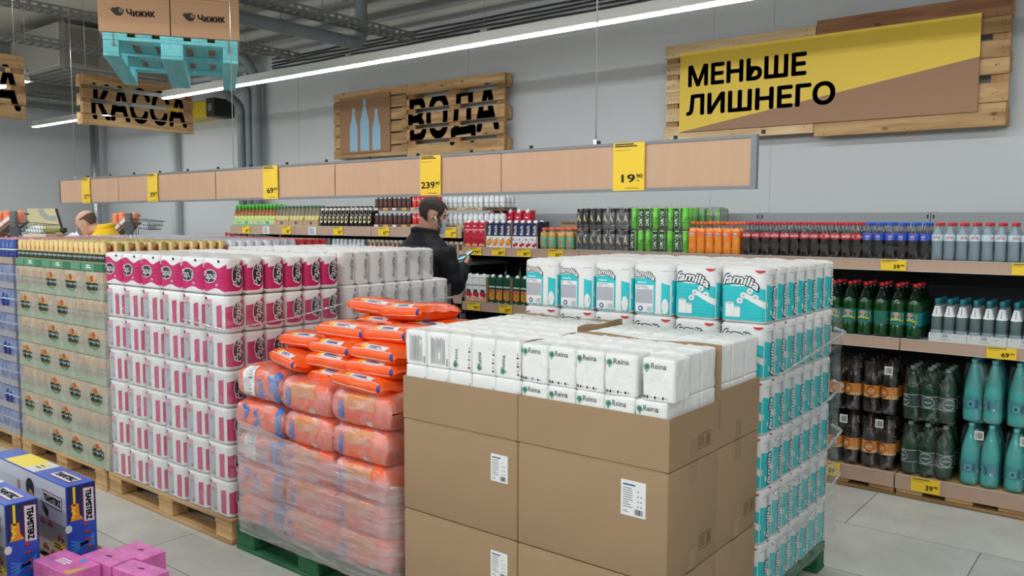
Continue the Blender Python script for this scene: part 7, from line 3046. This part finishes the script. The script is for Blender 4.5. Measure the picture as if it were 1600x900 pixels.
# ---- the bald man in yellow at the back
Y2 = 4.05
x2 = xat(163, 352, Y2)
yaw2 = math.radians(140)
armsB = [dict(sh=(.20, -.01, 1.41), el=(.26, .05, 1.20), wr=(.17, .30, 1.12), dir=(-.1, .9, -.2), palm=(0, 0, -1), side=-1, curl=(.3, .3, .2)),
         dict(sh=(-.20, -.01, 1.41), el=(-.26, .05, 1.20), wr=(-.17, .30, 1.12), dir=(.1, .9, -.2), palm=(0, 0, -1), side=1, curl=(.3, .3, .2))]
man2, Mh2, k2 = person('bald man in a yellow jacket and patterned mask bending over the far stacks', (x2, Y2, 0), yaw2, 1.79, M_FLESH2, armsB, math.radians(4), math.radians(22), 0, (0, .10, -.085))
clothe(man2, k2, [dict(a) for a in armsB], mat('yellow jacket cloth', (244, 196, 20), .6, bump=.4, bscale=12), M_TRS, puff=False)
add_patch(man2, Mh2, 'hair', lambda a, t: abs(a) > 1.3 and .66 - .30 * min(1, max(0, (abs(a) - 1.55) / .7)) < t < .70 + .10 * min(1, (abs(a) - 1.3) / .8), .006, mat('cropped brown hair', (92, 72, 62), .8, vary=.3, vscale=90), 'cropped brown hair round the back')
mk = mat('patterned grey mask', (128, 126, 120), .7, vary=.75, vscale=70)
face_mask(man2, Mh2, mk, .95)
g = G()
d2 = G()
d2.tube([Vector((.092 * math.cos(a), -.0 + .085 * math.sin(a), 1.515 - .030 * math.sin(a))) for a in [2 * PI * i / 20 for i in range(20)]], .020, 10, closed=True)
d2.build('collar', MATS['yellow jacket cloth'], man2)
# ---------------------------------------------------------------- check-out corner far at the left
RZC = math.atan2(_X.dot(Vector((1, 0, 0))) * 0 + ROT[1][0], ROT[0][0])


def at_px(px, py, D):
    d = ROT @ Vector((px - 800, -(py - 450), -F_PX))
    return Vector((0, 0, CAM_H)) + d * (D / F_PX)


M_RACK = mat('rack grey', (104, 106, 106), .5)
M_CORG2 = mat('orange snack pack', (244, 138, 100), .35, vary=.25, vscale=18)
M_WIRE = mat('dark wire', (84, 86, 88), .4, metal=.5)


def rack(label, px, D, top_px, wpx, mirror=False):
    p = at_px(px, top_px, D)
    zt = p.z
    t = thing('checkout_rack', label, 'checkout rack', (p.x, p.y, 0), RZC, 'check-out snack racks')
    s = D / F_PX
    g = G().box(-.032, -.03, 0, .032, .03, zt)
    g.build('post', M_RACK, t)
    w = wpx * s
    # foot
    G().box(-w - .05, -.25, 0, .06, .25, .04).build('foot', M_RACK, t)
    # sloping shelf arms carrying packs, open wire panel behind
    for q, (z0, z1) in enumerate(((zt - .36, zt - .12), (zt - .62, zt - .40))):
        g = G()
        for yy in (-.02, .30):
            g.tube([(-w, yy, z0), (0, yy, z1)], .016, 6)
        for k in range(5):
            u = (k + .5) / 5
            g.tube([(-w * (1 - u), -.02, z0 + (z1 - z0) * u), (-w * (1 - u), .30, z0 + (z1 - z0) * u)], .006, 5)
        g.build('shelf', M_RACK, t)
    g = G()
    for k in range(9):
        xx = -w + w * k / 9
        g.tube([(xx, .31, zt - .70), (xx, .31, zt - .03)], .004, 4)
    g.tube([(-w, .31, zt - .03), (0, .31, zt - .03)], .012, 6)
    g.build('wire_panel', M_WIRE, t)
    M = Matrix.Translation((p.x, p.y, 0)) @ Matrix.Rotation(RZC, 4, 'Z')
    for k in range(4):
        u = .12 + .22 * k
        z = zt - .36 + .24 * u + .034
        b = thing('snack_pack', 'orange snack pack on the %s, %s' % (label.split(' ')[0] + ' check-out rack', ('lowest', 'second lowest', 'second highest', 'highest')[k]), 'snack pack', M @ Vector((-w * (1 - u), .14, z)), RZC, 'orange snack packs on the racks')
        g = G().rbox(-.07, -.15, 0, .07, .15, .075, .015, seg=2)
        rect(g, front(-.1506), -.05, .02, .05, .055, 1)
        rect(g, top(.0756), -.05, -.10, .05, .10, 1)
        g.build('carton', [M_CORG2, M_LWHT], b)
        b.rotation_euler = (0, -math.atan2(.24, w), RZC)
    b = thing('snack_pack', 'orange snack pack standing on top of the %s' % (label.split(' ')[0] + ' check-out rack'), 'snack pack', M @ Vector((-w * .45, .16, zt - .165)), RZC, 'orange snack packs on the racks')
    g = G()
    for k in range(4):
        g.rbox(-.15 + .08 * k, -.05, 0, -.08 + .08 * k, .05, .165 + .012 * (k % 2), .03, seg=3)
    g.build('carton', M_CORG2, b)
    return M, zt


def basket(label, px, py, D, w, fill):
    p = at_px(px, py, D)
    t = thing('wire_basket', label, 'wire basket', (p.x, p.y, p.z), RZC, 'wire baskets on the racks')
    g = G()
    h, d = .10, .30
    for z in (0, h * .5, h):
        e = .04 * z / h
        g.tube([(-e, -e, z), (w + e, -e, z - .03), (w + e, d + e, z - .03), (-e, d + e, z)], .004, 5, closed=True)
    for k in range(9):
        xx = w * k / 8
        zz = -.03 * k / 8
        g.tube([(xx, -.04, h + zz), (xx, 0, zz), (xx, d, zz), (xx, d + .04, h + zz)], .003, 4)
    # bracket back to the post
    g.box(-.12, 0, -.05, 0, .02, .06)
    g.build('basket', M_WIRE, t)
    g = G()
    g.grid(lambda u, v: (.02 + (w - .05) * u, .02 + (d - .04) * v, -.02 + .085 * math.sin(PI * u) ** .5 * math.sin(PI * v) ** .5 + .02 * noise.noise((u * 7, v * 7, px))), 16, 10)
    o = g.build('bag', [fill], None, loc=(p.x, p.y, p.z))
    o.rotation_euler = (0, 0, RZC)
    tag(o, 'crumpled pale bags lying in the %s' % label.split(',')[0], 'bag', 'bags in the wire baskets')


rack('left check-out rack with orange packs, cut off by the picture edge', 21, 9.9, 330, 40)
rack('right check-out rack with orange packs, behind the bald man', 201, 10.0, 333, 34)
basket('left wire basket, beside the left rack', 31, 361, 9.8, .26, mat('white plastic bags', (222, 226, 228), .4))
basket('right wire basket, beside the right rack', 209, 355, 9.9, .20, mat('grey plastic bags', (196, 198, 206), .4))
# pale yellow board with a grey letter
p = at_px(44, 362, 11.3)
t = thing('sign_board', 'pale yellow board with part of a grey letter, leaning at the far wall', 'sign board', (p.x, p.y, 0.001), RZC)
s_ = 11.3 / F_PX
g = G()
zt_, zb_ = at_px(44, 326, 11.3).z, .0
w_ = 49 * s_
g.prism([(0, zb_), (w_ + .40, zb_), (w_ - .05, zt_), (0, zt_)], 0, .03)
g.build('board', mat('pale yellow board', (222, 208, 160), .6), t)
g = G()
F = front(-.002)
cx, cz, R0, R1 = w_ * .78, zt_ - .005, .16, .095
n = 16
vs, fs = [], []
for k in range(n + 1):
    a = PI + PI * .62 * k / n
    vs += [(cx + R0 * math.cos(a) * 1.15, cz + R0 * math.sin(a)), (cx + R1 * math.cos(a) * 1.15, cz + R1 * math.sin(a))]
fs = [(2 * k, 2 * k + 1, 2 * k + 3, 2 * k + 2) for k in range(n)]
put(g, F, (vs, fs), 0)
tag(g.build('letter', mat('grey letter paint', (176, 176, 170), .6), t), 'grey rounded letter')
g = G().prism([(w_ + .40, zb_), (w_ + .415, zb_), (w_ - .035, zt_), (w_ - .05, zt_)], -.005, .035)
g.build('edge_trim', M_DARK, t)
# counter with odds and ends
p = at_px(20, 376, 9.0)
t = thing('checkout_counter', 'pale check-out counter behind the blue and gold cans', 'counter', (p.x, p.y, 0), RZC)
zc = at_px(20, 379, 9.0).z
G().rbox(-.2, 0, zc - .05, 1.2, .55, zc, .01).build('counter_top', mat('counter top', (190, 186, 176), .5), t)
G().box(-.15, .04, 0, 1.15, .51, zc - .0505).build('cabinet', mat('counter cabinet', (170, 168, 160), .6), t)
Mc = Matrix.Translation((p.x, p.y, 0)) @ Matrix.Rotation(RZC, 4, 'Z')
for lab, x0, x1, h, m in (('long cream carton on the check-out counter', .04, .29, .09, mat('cream carton', (214, 206, 186), .7)), ('short brown carton on the check-out counter', .295, .42, .09, M_KRAFT)):
    o = G().rbox(x0, .12, 0, x1, .40, h, .004)
    o.box(x0 + .01, .12, h - .0005, x1 - .01, .124, h + .001)
    o = o.build('cardboard_box', m, loc=Mc @ Vector((0, 0, zc + .0005)))
    o.rotation_euler = (0, 0, RZC)
    tag(o, lab, 'box')
g = G()
g.grid(lambda u, v: (.44 + .26 * u, .12 + .25 * v, .002 + .12 * (math.sin(PI * u) * math.sin(PI * v)) ** .35 * (.8 + .35 * noise.noise((u * 9, v * 9, 2)))), 22, 12)
o = g.build('plastic_bag', mat('white plastic bags', (222, 226, 228)), loc=Mc @ Vector((0, 0, zc + .0005)))
o.rotation_euler = (0, 0, RZC)
tag(o, 'heap of crumpled white plastic bags on the counter end', 'bag')
p = at_px(80, 364, 9.3)
t = thing('scanner', 'olive and black hand scanner lying behind the white bags', 'scanner', (p.x, p.y, zc + .105), RZC)
g = G().rbox(-.10, 0, 0, .10, .07, .05, .012, seg=2)
g.build('body', mat('olive plastic', (130, 126, 60), .5), t)
G().rbox(.101, .005, 0, .15, .065, .055, .01, seg=2).build('head', M_BLACK, t)
